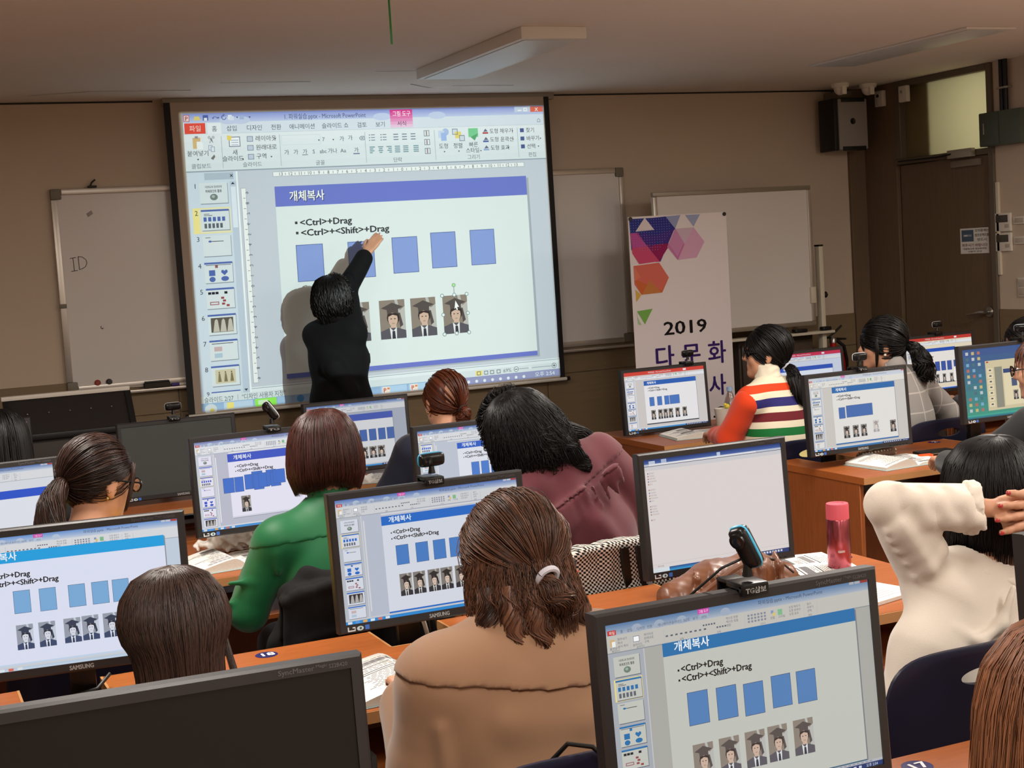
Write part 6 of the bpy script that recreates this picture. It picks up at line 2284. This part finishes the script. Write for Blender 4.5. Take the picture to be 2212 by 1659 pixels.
p = person('woman with dark brown hair, glasses and a black top at the right edge', (3.985, 4.20, 1.130), (3.975, 4.15, .980), (3.95, 4.07, .57), -20, (-34, -6, 0),
           arms=(((3.655, 4.24, .775), (3.74, 4.48, .775)), None), top=fabric('black_top', (26, 28, 30)), h=.0075, shoulders=.17, sdrop=.07, e=.022, ea=.022)
HR = Hair(p['H'], p['R'], 1.02, 19)
HR.fall(lng[:7] + [(-.20, .110, .108, .10, -.018), (-.24, .10, .10, .09, -.02)], face_open(-.19, .06, 1.5, 1.8), 800, .0022, K=9, wave=.02, jit=.02)
HR.build(hair_mat('deep_brown_hair', (54, 36, 32), .32, var=.4, tint=(84, 54, 46)), p['root'], p['origin'])
glasses(p)
chair(3.96, 4.10, 0, 'navy chair at the aisle in the third row, right side')

# ---- second row
p = person('person with straight brown hair tied back, ears showing, before the left monitor', (.462, 2.70, 1.022), (.458, 2.64, .880), (.455, 2.55, .57), 0, (2, -8, 0), top=fabric('charcoal_sweater', (52, 48, 50)), h=.008, face=False, sdrop=.075)
HR = Hair(p['H'], p['R'], .98, 20)
HR.fall([(.122, .004, .004, .004, -.03), (.117, .036, .036, .036, -.028), (.100, .070, .072, .068, -.020), (.065, .094, .102, .096, -.016), (.02, .104, .116, .104, -.014), (-.012, .098, .118, .104, -.014), (-.04, .083, .116, .104, -.014), (-.08, .080, .112, .10, -.016), (-.14, .082, .100, .095, -.02), (-.22, .074, .088, .09, -.024)],
        face_open(-.20, .06, 1.42, 1.62), 2300, .0010, K=9, jit=.02, lift=.03)
HR.lock([(.082, -.03, .0), (.092, -.06, -.08), (.105, -.08, -.15), (.10, -.085, -.19)], [.006, .007, .006, .003], 40, .0008, tipspread=1.5)
HR.build(BROWNH, p['root'], p['origin'])
glasses(p)
chair(.46, 2.58, 0, 'navy chair under the person with tied-back brown hair')

M_BEIGE = fabric('beige_coat', (148, 113, 86), .05, .8, .3, 180)
p = person('woman in a beige coat with half-tied wavy brown hair, seen from behind', (1.128, 2.65, 1.070), (1.108, 2.595, .925), (1.100, 2.53, .575), 4, (-8, -6, 0),
           arms=(((.905, 2.60, .70), (.96, 2.86, .765)), ((1.37, 2.62, .70), (1.36, 2.88, .765))), top=M_BEIGE, top_name='coat', h=.0065, face=False, shoulders=.172, sdrop=.075, e=.042, ea=.042, neck_cut=.062, wr=(.0022, .3), hem=.08,
           folds=(([V3(1.02, 2.46, .80), V3(1.16, 2.45, .78), V3(1.26, 2.47, .82)], [.006, .012, .006], .05), ([V3(.90, 2.51, .80), V3(.91, 2.51, .70)], [.004, .008], .03), ([V3(1.0, 2.44, .70), V3(1.22, 2.43, .72)], [.008, .016], .05)))
layer(p, 'cape_collar', M_BEIGE, .0075, [((1.10, 2.50, .862), (-.09, .10, -1))])
def _hood(C):
    C.d[:] = 1.
    n, u, r, f = p['N'], p['u'], p['r'], p['f']
    C.chain([n - r * .085 - u * .01 + f * .02, n - r * .06 - f * .055 + u * .0, n - f * .070, n + r * .07 - f * .045 + u * .005, n + r * .115 + f * .02 - u * .004, n + r * .10 + f * .07 - u * .04], [.020, .022, .022, .027, .034, .024], .02)
    C.chain([n + r * .06 - f * .05 + u * .028, n + r * .10 + f * .0 + u * .022, n + r * .105 + f * .06 - u * .01], [.012, .022, .014], .012)
    C.wrinkle(.003, .05, 9)
layer(p, 'hood', M_BEIGE, 0, [], extra=_hood)
HR = Hair(p['H'], p['R'], 1.02, 21)
_tie = (-.008, -.122, -.030)
HR.SH = (.094, .114, .105)
HR.pulled(_tie, 2000, .0011, K=9, bump=.03)
haf = [(.110, .004, .004, .004, -.03), (.105, .04, .04, .04, -.028), (.085, .066, .070, .066, -.022), (.055, .086, .094, .090, -.018), (.01, .096, .106, .100, -.016), (-.03, .101, .112, .102, -.016), (-.08, .104, .116, .10, -.018), (-.125, .106, .118, .095, -.022), (-.17, .100, .106, .09, -.024)]
HR.fall(haf, lambda a: np.where(np.abs(a) < 1.8, -.150 + .022 * np.cos(a * 4), np.interp(np.abs(a), [1.8, 2.1, 3.15], [-.12, .05, .055])), 1700, .0011, wave=.03, curl=.022, K=11, jit=.018, lift=.05)
HR.lock([(-.008, -.112, -.022), (-.010, -.142, -.048), (.006, -.152, -.080), (.024, -.142, -.105)], [.014, .022, .030, .012], 260, .0010, wave=.5)
for q_ in ((-.098, -.055), (-.070, -.090), (-.035, -.108), (.058, -.092), (.084, -.062), (.092, -.03)):
    HR.lock([(q_[0] * .95, q_[1], -.04), (q_[0] * 1.05, q_[1] * 1.12, -.10), (q_[0] * 1.12 + .010, q_[1] * 1.16, -.150), (q_[0] * 1.02 - .004, q_[1] * 1.02, -.182)], [.018, .026, .026, .006], 170, .0010, wave=.5, frizz=.3)
HR.build(WAVYH, p['root'], p['origin'])
tie_ring(p, (-.008, -.138, -.030), .020, (0, -1, -.75), PALE, t=.0065)
chair(1.115, 2.575, 0, 'navy chair behind the beige coat, power cord hanging over it', zt=.78)

M_CREAMF = fabric('cream_fleece', (226, 216, 202), .25, .95, .5, 420)
el, wl = V3(1.940, 2.505, 1.092), V3(2.150, 2.405, 1.072)
shl = V3(2.072, 2.50, .89)
fo = []
ax = (shl - el) / np.linalg.norm(shl - el)
sd = np.array((ax[2], 0, -ax[0]))            # across the upper arm, towards the crook
sd = sd if sd[0] > 0 else -sd
for a, b in ((.03, .0), (.055, .015), (.085, .035), (.118, .065), (.155, .105)):
    P = [el + ax * a - sd * .046 + V3(0, -.026, 0), el + ax * (a * .9 + .004) - sd * .02 + V3(0, -.046, 0), el + ax * (a * .75 + b * .1 + .006) + sd * .016 + V3(0, -.048, 0), el + ax * (a * .55 + b * .3 + .012) + sd * .043 + V3(0, -.028, 0)]
    fo.append((P, [.004, .016, .017, .010], .022))
fx = (wl - el) / np.linalg.norm(wl - el)
for t_ in (.03, .075, .125):
    P = [el + fx * (t_ - .02) + V3(0, -.026, .044), el + fx * t_ + V3(.0, -.047, .015), el + fx * (t_ + .028) + V3(0, -.047, -.018), el + fx * (t_ + .055) + V3(0, -.030, -.040)]
    fo.append((P, [.004, .014, .015, .006], .024))
fo.append(([V3(2.055, 2.47, .87), V3(1.995, 2.46, .78), V3(1.96, 2.46, .68)], [.05, .07, .08], .05))
fo.append(([V3(2.02, 2.405, .83), V3(2.07, 2.385, .80), V3(2.13, 2.385, .83), V3(2.17, 2.39, .90)], [.004, .010, .010, .006], .02))
p = person('woman in a cream fleece pullover, hands clasped behind her black hair', (2.262, 2.565, 1.078), (2.212, 2.520, .925), (2.120, 2.500, .58), 0, (6, 4, 0),
           arms=((tuple(el), tuple(wl)), ((2.56, 2.52, 1.09), (2.288, 2.372, 1.068))), hands=(dict(d=(1, -.05, -.02), back=(.0, -1, .1), thumb=(0, .1, -1), curl=(.05, .1, .1), spread=.05), dict(d=(-1, .03, .0), back=(0, -1, .1), thumb=(0, .1, -1), curl=(.06, .12, .10), spread=.22, size=1.0)),
           top=M_CREAMF, h=.005, face=False, shoulders=.145, sdrop=.062, e=.022, ea=.012, armk=.014, wr=(.0012, .09), neck_cut=.080, wrists=.58, body_h=.0058, folds=fo, hem=.10)
_, el_, wl_ = p['A'][0]
dv = (wl_ - el_) / np.linalg.norm(wl_ - el_)
def _cuff(C):
    C.d[:] = 1.
    C.cap(el_ + dv * .150, .0575, el_ + dv * .190, .0580, .0)
    C.wrinkle(.0022, .012, 4)
    C.plane(el_ + dv * .160, -dv)
    C.plane(el_ + dv * .188, dv)
    C.cap(el_, .034, wl_ + dv * .05, .034, .004, True)
layer(p, 'frayed_cuff', M_CREAMF, 0, [], extra=_cuff)
def _slv(C):
    C.d[:] = 1.
    C.cap(el_ + dv * .02, .049, el_ + dv * .175, .051, .02)
    for fd in fo[5:8]:
        C.chain(*fd)
    C.plane(el_ + dv * .17, dv)
layer(p, 'sleeve_end', M_CREAMF, 0, [], extra=_slv)
def _col5(C):
    C.d[:] = 1.
    n, u, r, f = p['N'], p['u'], p['r'], p['f']
    C.chain([n - r * .095 + f * .07 + u * .0, n - r * .098 - f * .01 - u * .008, n - r * .06 - f * .062 - u * .024, n + r * .02 - f * .080 - u * .034, n + r * .08 - f * .05 - u * .02, n + r * .10 + f * .02], [.012, .013, .013, .013, .013, .012], .012)
layer(p, 'neckband', M_CREAMF, 0, [], extra=_col5)
HR = Hair(p['H'], p['R'], 1.06, 22)
HR.fall(lng[:6] + [(-.10, .104, .112, .10, -.012), (-.16, .10, .105, .10, -.014), (-.20, .092, .098, .09, -.016)], face_open(-.105, .06, 1.6, 1.9), 1900, .0012, K=9, wave=.01, jit=.015, lift=.03)
HR.lock([HR.L(2.285, 2.43, 1.0), HR.L(2.30, 2.39, .95), HR.L(2.275, 2.37, .90), HR.L(2.255, 2.365, .85), HR.L(2.262, 2.37, .82)], [.03, .036, .034, .026, .010], 320, .0014, wave=.5, tipspread=.4)
HR.build(BLACKH2, p['root'], p['origin'])
nm = mat('nail_red', (176, 56, 56), .2, spec=.6)
for tip, v, up in p['tips'][4:]:
    b = MB()
    B_ = np.stack([np.cross(v, up), v, up], axis=1)
    b.sphere((0, 0, 0), (.0046, .0066, .0018), 10, Matrix(B_.tolist()))
    w_ = tip + up * .0055 + v * .002 - p['origin']
    b.v = [tuple(Vector(q) + Vector(w_)) for q in b.v]
    b.build('nail', nm, p['root'])
chair(1.995, 2.555, 0, 'navy chair with a small label tag behind the cream fleece', True, zt=.835)

# ---- nearest row
p = person('person with long straight light brown hair at the lower right corner', (1.268, 1.300, 1.085), (1.262, 1.250, .945), (1.25, 1.065, .57), 0, (0, -6, 0), top=fabric('dark_blue_sweater', (40, 44, 58)), h=.010, face=False, sdrop=.07)
HR = Hair(p['H'], p['R'], 1.08, 23)
HR.fall([(.122, .004, .004, .004, -.03), (.118, .035, .035, .035, -.026), (.100, .070, .072, .068, -.018), (.065, .098, .104, .096, -.014), (.02, .116, .118, .104, -.012), (-.06, .134, .122, .105, -.012), (-.15, .138, .120, .10, -.016), (-.25, .128, .112, .095, -.025), (-.33, .11, .102, .09, -.03)],
        face_open(-.31, .065), 3200, .0008, wave=.008, K=9, jit=.02, lift=.05)
HR.build(LIGHTH, p['root'], p['origin'])
chair(1.25, 1.10, 0, 'navy chair at the lower right corner')
# ------------------------------------------------------------------ books and papers
M_EDGE = mat('page_edges', (206, 202, 192), .85, noise=(160, .25), stretch=(1, 1, 30))
M_COVER = mat('pale_teal_cover', (176, 206, 208), .5)


def book(x, y, rz, label, w=.185, d=.255, tl=.026, tr=.008, seed=0, z=ZD):
    t = thing('open_book', label, 'book', (x, y, z + .0008), rad(rz), 'open course books')
    rng = random.Random(seed)

    def top(a):
        if a < 0:
            s = min(1, -a / w)
            return .003 + tl * (math.sin(min(1, s * 3.2) * PI / 2) ** .8) * (1 - .72 * max(0, (s - .25) / .75) ** 1.3)
        s = min(1, a / w)
        return .003 + tr * (math.sin(min(1, s * 4) * PI / 2) ** .8) * (1 - .4 * s)
    n = 18
    for sx, nm in ((-1, 'left_pages'), (1, 'right_pages')):
        xs = [sx * w * i / n for i in range(n + 1)]
        m = MB()
        vs = [(a, q, .002) for q in (-d / 2, d / 2) for a in xs] + [(a, q, top(a)) for q in (-d / 2, d / 2) for a in xs]
        k = n + 1
        fs, mi = [], []
        for i in range(n):
            fs.append((2 * k + i, 2 * k + i + 1, 3 * k + i + 1, 3 * k + i)); mi.append(0)
            fs.append((i, i + 1, k + i + 1, k + i)); mi.append(1)
            fs.append((i, i + 1, 2 * k + i + 1, 2 * k + i)); mi.append(1)
            fs.append((k + i, k + i + 1, 3 * k + i + 1, 3 * k + i)); mi.append(1)
        fs.append((n, k + n, 3 * k + n, 2 * k + n)); mi.append(1)
        m.add(vs, fs, True)
        m.mi = mi
        pg = m.build(nm, [M_PAPER, M_EDGE], t)
        c = Canvas()
        for half in (0,):
            yy = -d / 2 + .018
            while yy < d / 2 - .02:
                kind = rng.random()
                x0 = .018
                if kind < .14:
                    for i in range(8):
                        a = x0 + i * (w - .036) / 8
                        c.rect(sx * a, yy, sx * (a + (w - .036) / 8), yy + .0035, (50, 50, 54))
                    yy += .011
                elif kind < .30:
                    hgt = rng.uniform(.018, .034)
                    g = rng.choice(((150, 150, 150), (196, 196, 198), (120, 120, 122)))
                    wd = rng.randint(3, 6)
                    for i in range(wd):
                        a = x0 + .012 + i * .016
                        if a < w - .03:
                            c.rect(sx * a, yy, sx * (a + .0162), yy + hgt, g)
                    for j in range(3):
                        for i in range(wd):
                            a = x0 + .014 + i * .016
                            if a < w - .035:
                                c.rect(sx * a, yy + hgt * (.2 + .27 * j), sx * (a + .010), yy + hgt * (.2 + .27 * j) + .0016, (80, 80, 84))
                    yy += hgt + .007
                else:
                    a = x0 + rng.choice((0, .008))
                    while a < w - .03 - rng.random() * .05:
                        l = rng.uniform(.006, .016)
                        c.rect(sx * a, yy, sx * (a + l), yy + .0022, (86, 86, 90))
                        a += l + .003
                    yy += .0075
        c.build('page_print', lambda a, b, l: (a, b, top(a) + .0003 + .0001 * l), M_PRINT, pg)
    MB().box(-w - .006, -d / 2 - .005, 0, w + .006, d / 2 + .005, .0016).build('cover', M_COVER, t)
    return t


book(1.088, 3.135, 3, 'open course book with curled left pages beside the beige coat', .188, .26, .040, .010, 3)
book(1.045, 4.800, 6, 'open course book left of the green blouse, under the crumpled bag', .165, .24, .034, .010, 4)
book(1.975, 6.232, -14, 'open course book in the front row below the presenter', .165, .235, .026, .010, 5)
book(3.765, 6.345, -8, 'open course book before the monitor with the red title bar', .165, .235, .026, .010, 6)
book(3.850, 4.900, 4, 'open course book with a rolled page in front of the pencil case', .170, .25, .034, .010, 7)
book(5.375, 6.420, 24, 'open book lying beside the grey jacket sleeve', .165, .235, .010, .006, 8)
book(2.425, 3.515, 78, 'open magazine half covered by the brown leather bag', .16, .23, .012, .006, 9)
t = thing('paper_stack', 'small stack of white papers at the desk edge beside the cream fleece', 'papers', (2.375, 3.135, ZD + .0008), rad(14))
for i in range(4):
    MB().box(-.09, -.075, i * .0025, .09, .075, i * .0025 + .0018).build('sheet', M_PAPER, t)
c = Canvas()
for i in range(6):
    c.rect(-.05, -.05 + i * .016, .04, -.048 + i * .016, (150, 150, 154))
c.build('sheet_print', lambda a, b, l: (a, b, .0096 + .0001 * l), M_PRINT, t)

# spiral notebook and yellow pencil pouch by the beige coat
t = thing('spiral_notebook', 'white spiral notebook behind the open book of the beige coat', 'notebook', (1.315, 3.300, ZD + .0008), rad(-24))
MB().box(-.07, -.052, 0, .07, .052, .010, .001, 1).build('pages', M_PAPER, t)
for i in range(13):
    y0 = -.062 + i * .0103
    MB().tube([(y0 + .0, -.052 + .012 * math.cos(a) - .004, .0105 + .009 * math.sin(a)) for a in np.linspace(0, 2 * PI, 13)], .0012, 5, False).build('wire_coil', M_BLACKS, t)
t = thing('pencil', 'yellow pencil-shaped holder with dark spots near the notebook', 'holder', (1.245, 3.365, ZD + .0165), rad(36))
MB().tube([(-.045, 0, 0), (.055, 0, .0)], [.013, .015], 10).build('body', mat('yellow_felt', (214, 200, 64), .6), t)
MB().tube([(-.085, 0, -.008), (-.045, 0, 0)], [.002, .013], 10).build('tip', mat('pencil_tip', (168, 116, 70), .6), t)
for x in (-.01, .02, .045):
    MB().sphere((x, -.011, .006), .004, 8).build('spot', M_BLACK, t)

# crumpled bag and bags
F = Field((.93, 4.92, ZD), (1.22, 5.10, ZD + .11), .004)
for q, r_ in (((1.09, 5.02, ZD + .040), (.082, .055, .038)), ((1.03, 5.03, ZD + .028), (.055, .04, .026)), ((1.15, 5.00, ZD + .03), (.05, .05, .028)), ((.99, 5.05, ZD + .02), (.035, .02, .018))):
    F.ell(q, r_, None, .02)
F.wrinkle(.006, .035, 2).wrinkle(.004, .018, 6)
F.plane((0, 0, ZD + .0015), (0, 0, -1), .001)
o = F.mesh('plastic_bag', mat('white_plastic_film', (236, 230, 222), .35, spec=.5), None, (1.09, 5.0, ZD))
o.location = (1.09, 5.0, ZD)
tag(o, 'crumpled white plastic bag under the monitor by the green blouse', 'plastic bag')

M_LEATHER = mat('brown_leather', (112, 66, 38), .40, spec=.6, noise=(9, .25), bump=(28, .2, .005), coat=.1)
F = Field((1.74, 3.06, ZD), (2.30, 3.38, ZD + .18), .005)
F.chain([V3(1.86, 3.20, ZD + .062), V3(1.98, 3.21, ZD + .078), V3(2.10, 3.22, ZD + .080), V3(2.20, 3.23, ZD + .060)], [.050, .066, .066, .048], .03)
F.chain([V3(1.86, 3.14, ZD + .03), V3(2.0, 3.13, ZD + .035), V3(2.18, 3.16, ZD + .03)], [.03, .038, .032], .03)
for i, x in enumerate((1.90, 1.95, 2.05, 2.09, 2.15)):
    F.chain([V3(x - .01, 3.135, ZD + .05), V3(x + .0, 3.155, ZD + .118), V3(x + .02, 3.21, ZD + .140)], [.006, .010, .006], .012)
F.chain([V3(1.83, 3.13, ZD + .04), V3(1.87, 3.12, ZD + .085), V3(1.92, 3.125, ZD + .055), V3(1.90, 3.115, ZD + .025)], [.014, .017, .015, .010], .010)
F.wrinkle(.0025, .09, 4).wrinkle(.0008, .03, 8)
F.plane((0, 0, ZD + .0015), (0, 0, -1), .002)
o = F.mesh('leather_bag', M_LEATHER, None, (2.0, 3.2, ZD))
o.location = (1.945, 3.2, ZD)
tag(o, 'slouchy brown leather bag lying in front of the blank monitor', 'bag')
MB().tube([(-.15, -.06, .06), (-.10, -.09, .10), (-.02, -.08, .135), (.05, -.05, .145), (.10, -.02, .142)], .007, 8).build('bag_handle', M_LEATHER, o)
MB().tube([(.10, .0, .142), (.16, -.02, .128), (.20, -.03, .09)], .003, 6).build('zip', mat('zip_dark', (40, 30, 26), .4), o)
t = thing('pouch', 'bright pink pouch on the desk between the beige coat and the leather bag', 'pouch', (1.62, 3.12, ZD + .001))
MB().box(-.07, -.045, 0, .07, .045, .035, .016, 3).build('pouch_body', mat('pink_fabric', (226, 60, 116), .6), t)
MB().tube([(-.06, 0, .036), (.06, 0, .036)], .002, 6).build('zip', mat('pink_zip', (180, 40, 90), .4), t)

# bottles
t = thing('water_bottle', 'clear water bottle with dark cap and coral loop behind the beige coat', 'bottle', (1.590, 3.38, ZD + .0005))
MB().lathe([(.030, 0), (.034, .004), (.034, .10), (.030, .118), (.022, .126), (.022, .138)], n=28).build('bottle_body', mat('clear_plastic', (236, 238, 238), .04, trans=.92, spec=.5), t)
MB().lathe([(.0245, .136), (.0255, .140), (.0255, .166), (.022, .170)], n=28).build('cap', mat('bottle_cap', (52, 54, 60), .4), t)
cor = mat('coral_silicone', (226, 96, 78), .5)
MB().tube([(.026 * math.cos(a), .026 * math.sin(a), .134) for a in np.linspace(0, 2 * PI, 25)], .0045, 8, False).build('loop_ring', cor, t)
MB().tube([(-.026, 0, .134), (-.039, 0, .146), (-.038, 0, .166), (-.024, 0, .178), (.004, 0, .179), (.012, 0, .174)], [.005, .006, .006, .006, .006, .004], 8).build('loop', cor, t)
MB().box(.004, -.0348, .045, .012, -.0335, .07).build('cat_mark', M_BLACK, t)
t = thing('tumbler', 'metallic pink tumbler with a matt pink cap beside round sticker 2', 'tumbler', (2.478, 3.43, ZD + .0005))
MB().lathe([(.030, 0), (.033, .004), (.033, .150), (.0315, .153)], n=40).build('tumbler_body', mat('pink_metal', (178, 92, 104), .24, metal=.9), t)
MB().lathe([(.0325, .153), (.0325, .192), (.031, .197), (.020, .198), (.018, .195)], n=40).build('cap', mat('pink_cap', (222, 96, 112), .45), t)
MB().box(-.022, -.0338, .06, -.004, -.026, .066).build('printed_mark', mat('mark_silver', (214, 196, 196), .3, metal=.5), t)
t = thing('drink_bottle', 'clear drink bottle with a pale blue cap next to the striped sweater', 'bottle', (4.085, 6.55, ZD + .0005))
MB().lathe([(.030, 0), (.033, .006), (.033, .11), (.030, .13), (.018, .165), (.013, .175), (.013, .185)], n=24).build('bottle_body', mat('clear_plastic', (236, 238, 238), .04, trans=.92, spec=.5), t)
MB().lathe([(.0335, .06), (.0335, .10)], n=24).build('wrapper', mat('wrapper_pink', (220, 190, 206), .5), t)
MB().lathe([(.0155, .182), (.0155, .202), (.013, .204)], n=20).build('cap', mat('cap_blue', (150, 180, 214), .4), t)
t = thing('paper_cup', 'white paper cup with a yellow toy bird on its rim by the striped sweater', 'cup', (4.02, 6.53, ZD + .0005))
MB().lathe([(.028, 0), (.030, .004), (.040, .095), (.042, .098), (.038, .098), (.028, .006)], n=28).build('cup_body', M_WHITE, t)
MB().box(-.012, -.0375, .03, .012, -.034, .042).build('cup_label', mat('cup_red', (170, 60, 60), .5), t)
b = MB().sphere((.02, -.02, .108), (.016, .012, .013), 12)
b.sphere((.008, -.024, .118), .009, 10)
b.build('toy_bird', mat('toy_yellow', (226, 206, 70), .5), t)
t = thing('phone', 'black phone on the desk before the paper cup', 'phone', (3.985, 6.36, ZD + .0008), rad(20))
MB().box(-.035, -.07, 0, .035, .07, .009, .003).build('phone_body', M_BLACKS, t)
MB().box(-.031, -.062, .0091, .031, .062, .0097).build('phone_screen', M_LCDOFF, t)

# pencil case, keys and wallet on the right-hand desk
M_DOTS = mat('dotted_cloth', (126, 98, 80), .8)
_t = M_DOTS.node_tree
_v = _t.nodes.new('ShaderNodeTexVoronoi')
_v.inputs['Scale'].default_value = 62
_v.inputs['Randomness'].default_value = .1
_tx = _t.nodes.new('ShaderNodeTexCoord')
_t.links.new(_tx.outputs['Object'], _v.inputs['Vector'])
_mi = _t.nodes.new('ShaderNodeMix')
_mi.data_type = 'RGBA'
_mi.inputs[6].default_value = (*lin((120, 92, 76)), 1)
_mi.inputs[7].default_value = (*lin((236, 226, 210)), 1)
_t.links.new(mth(_t, 'LESS_THAN', _v.outputs['Distance'], .28), _mi.inputs[0])
_t.links.new(_mi.outputs[2], _t.nodes['Principled BSDF'].inputs['Base Color'])
t = thing('pencil_case', 'brown pencil case with cream dots under the monitor with the long blue bar', 'pencil case', (3.86, 5.052, ZD + .001), rad(4))
F = Field((-.11, -.04, 0), (.11, .04, .07), .003)
F.chain([V3(-.085, 0, .020), V3(.085, 0, .024)], [.019, .023], .02)
F.wrinkle(.0015, .04, 3)
F.plane((0, 0, .001), (0, 0, -1), .002)
F.mesh('case_body', M_DOTS, t)
MB().tube([(-.09, -.004, .038), (0, -.004, .043), (.09, -.004, .046)], .003, 6).build('zip', M_CREAM, t)
MB().sphere((-.112, -.01, .012), .010, 10).build('zip_pull', M_WHITE, t)
t = thing('key_fob', 'orange key fob with steel keys on the desk before the clasped hands', 'keys', (4.00, 4.93, ZD + .0008), rad(-12))
MB().box(-.01, -.016, 0, .05, .016, .016, .006).build('fob', mat('fob_orange', (236, 84, 30), .4), t)
for i, a in enumerate((-.3, .1, .5)):
    MB().box(-.066, -.004, .001 + i * .003, -.012, .004, .003 + i * .003, 0, 1, Matrix.Rotation(a * .4, 4, 'Z')).build('key', M_STEEL, t)
t = thing('wallet', 'black wallet beside the orange key fob', 'wallet', (4.125, 4.99, ZD + .0008), rad(-6))
MB().box(-.085, -.045, 0, .085, .045, .014, .005).build('wallet_body', M_BLACK, t)
MB().box(-.08, -.0465, .006, .08, -.0452, .0085).build('seam', M_GREYPL, t)

# jackets hung over chairs
M_CHECK = mat('houndstooth_cloth', (128, 128, 128), .85)
_t = M_CHECK.node_tree
_tx = _t.nodes.new('ShaderNodeTexCoord')
_sx = _t.nodes.new('ShaderNodeSeparateXYZ')
_t.links.new(_tx.outputs['Object'], _sx.inputs[0])
_a = mth(_t, 'GREATER_THAN', mth(_t, 'FRACT', mth(_t, 'MULTIPLY', mth(_t, 'ADD', _sx.outputs[0], mth(_t, 'MULTIPLY', _sx.outputs[1], .6)), 1 / .0125)), .5)
_b = mth(_t, 'GREATER_THAN', mth(_t, 'FRACT', mth(_t, 'MULTIPLY', _sx.outputs[2], 1 / .0125)), .5)
_c = mth(_t, 'ABSOLUTE', mth(_t, 'SUBTRACT', _a, _b))
_mi = _t.nodes.new('ShaderNodeMix')
_mi.data_type = 'RGBA'
_mi.inputs[6].default_value = (*lin((226, 218, 208)), 1)
_mi.inputs[7].default_value = (*lin((20, 18, 22)), 1)
_t.links.new(_c, _mi.inputs[0])
_t.links.new(_mi.outputs[2], _t.nodes['Principled BSDF'].inputs['Base Color'])


def drape(name, label, cx, cy, zt, zb, w, material, seed, lumps=(), h=.006, straps=()):
    by = lambda z: cy - .235 - .05 * (max(0, z - zt + .40) / .40) ** 1.2
    F = Field((cx - w - .06, cy - .40, zb - .05), (cx + w + .06, cy - .12, zt + .08), h)
    for i in range(21):
        x = cx - w + 2 * w * i / 20
        q = .28 * (x - cx) ** 2
        dz = -.030 * abs((x - cx) / w) ** 4
        F.chain([V3(x, by(zb) + q - .024, zb), V3(x, by(zt - .1) + q - .023, zt - .1 + dz), V3(x, by(zt) + q - .010, zt + dz + .023), V3(x, by(zt) + q + .026, zt + dz + .023), V3(x, by(zt - .08) + q + .037, zt - .08 + dz)], [.014, .014, .014, .014, .010], .012)
    for l in lumps:
        F.chain(*l)
    F.wrinkle(.0025, .09, seed, (1, .4, .35))
    cy = by(zb)
    o = F.mesh(name, material, None, (cx, cy, zb))
    o.location = (cx, cy, zb)
    tag(o, label, 'jacket')
    for (x0, dx, ww, mm) in straps:
        b = MB()
        for q in (0,):
            pts = [(x0 + dx * (1 - s), -.043 - .030 * s + .28 * (x0 + dx * (1 - s)) ** 2, (zt - zb + .022) * s) for s in np.linspace(0, 1, 7)]
            vs = [(x - ww, y, z) for x, y, z in pts] + [(x + ww, y, z) for x, y, z in pts] + [(x - ww, y + .02, z) for x, y, z in pts] + [(x + ww, y + .02, z) for x, y, z in pts]
            n = len(pts)
            b.add(vs, [(i, i + 1, n + i + 1, n + i) for i in range(n - 1)] + [(2 * n + i, 2 * n + i + 1, i + 1, i) for i in range(n - 1)] + [(n + i, n + i + 1, 3 * n + i + 1, 3 * n + i) for i in range(n - 1)], True)
        b.build('trim_band', mm, o)
    return o


drape('jacket', 'black and white checked jacket draped over the chair of the maroon shirt', 1.96, 3.975, .80, .56, .235, M_CHECK, 3, (),
      .006, ((-.055, .03, .011, M_BLACK), (-.010, .035, .009, mat('band_dark', (34, 28, 30), .7)), (.012, .035, .007, mat('band_pale', (206, 206, 214), .7))))
drape('jacket', 'black jacket bunched over the chair behind the green blouse', 1.17, 4.03, .80, .60, .23, fabric('black_cloth', (20, 19, 20), .06, .9, .0), 5,
      (([V3(.985, 3.835, .66), V3(.975, 3.830, .79), V3(1.02, 3.825, .838), V3(1.10, 3.82, .822), V3(1.22, 3.82, .80)], [.035, .03, .022, .020, .016], .03), ([V3(.93, 3.90, .56), V3(.95, 3.87, .66), V3(.99, 3.84, .75)], [.03, .035, .03], .03)))

# cables
t = MB().tube([(1.05, 2.345, .76), (1.07, 2.315, .796), (1.10, 2.275, .796), (1.15, 2.265, .74), (1.20, 2.268, .66), (1.22, 2.275, .56), (1.20, 2.275, .45), (1.24, 2.25, .30), (1.22, 2.24, .004)], .0045, 8).build('power_cord', M_BLACK)
tag(t, 'black power cord hanging over the chair behind the beige coat', 'cord')
t = thing('monitor_cable', 'black cable with a white plug below the left monitor', 'cable', (.40, 3.50, ZD + .004))
MB().tube([(.045, .02, .03), (.01, .0, .004), (-.04, -.02, .003), (-.09, -.05, .004)], .0045, 8).build('cable', M_BLACK, t)
MB().tube([(-.09, -.05, .004), (-.105, -.06, .010)], [.007, .008], 10).build('plug', M_WHITE, t)
t = thing('monitor_cable', 'grey and black cables coiled behind the neck of the centre monitor', 'cable', (1.225, 3.56, .5836))
MB().tube([(.025, .03, .19), (.030, .0, .14), (.040, -.01, .08), (.045, .02, .03), (.05, .04, .0215)], .006, 8).build('cable', M_ALU, t)
MB().tube([(.055, .02, .22), (.060, .0, .12), (.062, .02, .0205)], .0045, 8).build('cable', M_BLACK, t)
MB().tube([(.035, .05, .24), (.055, .045, .14), (.065, .05, .0205)], .0045, 8).build('cable', M_BLACK, t)
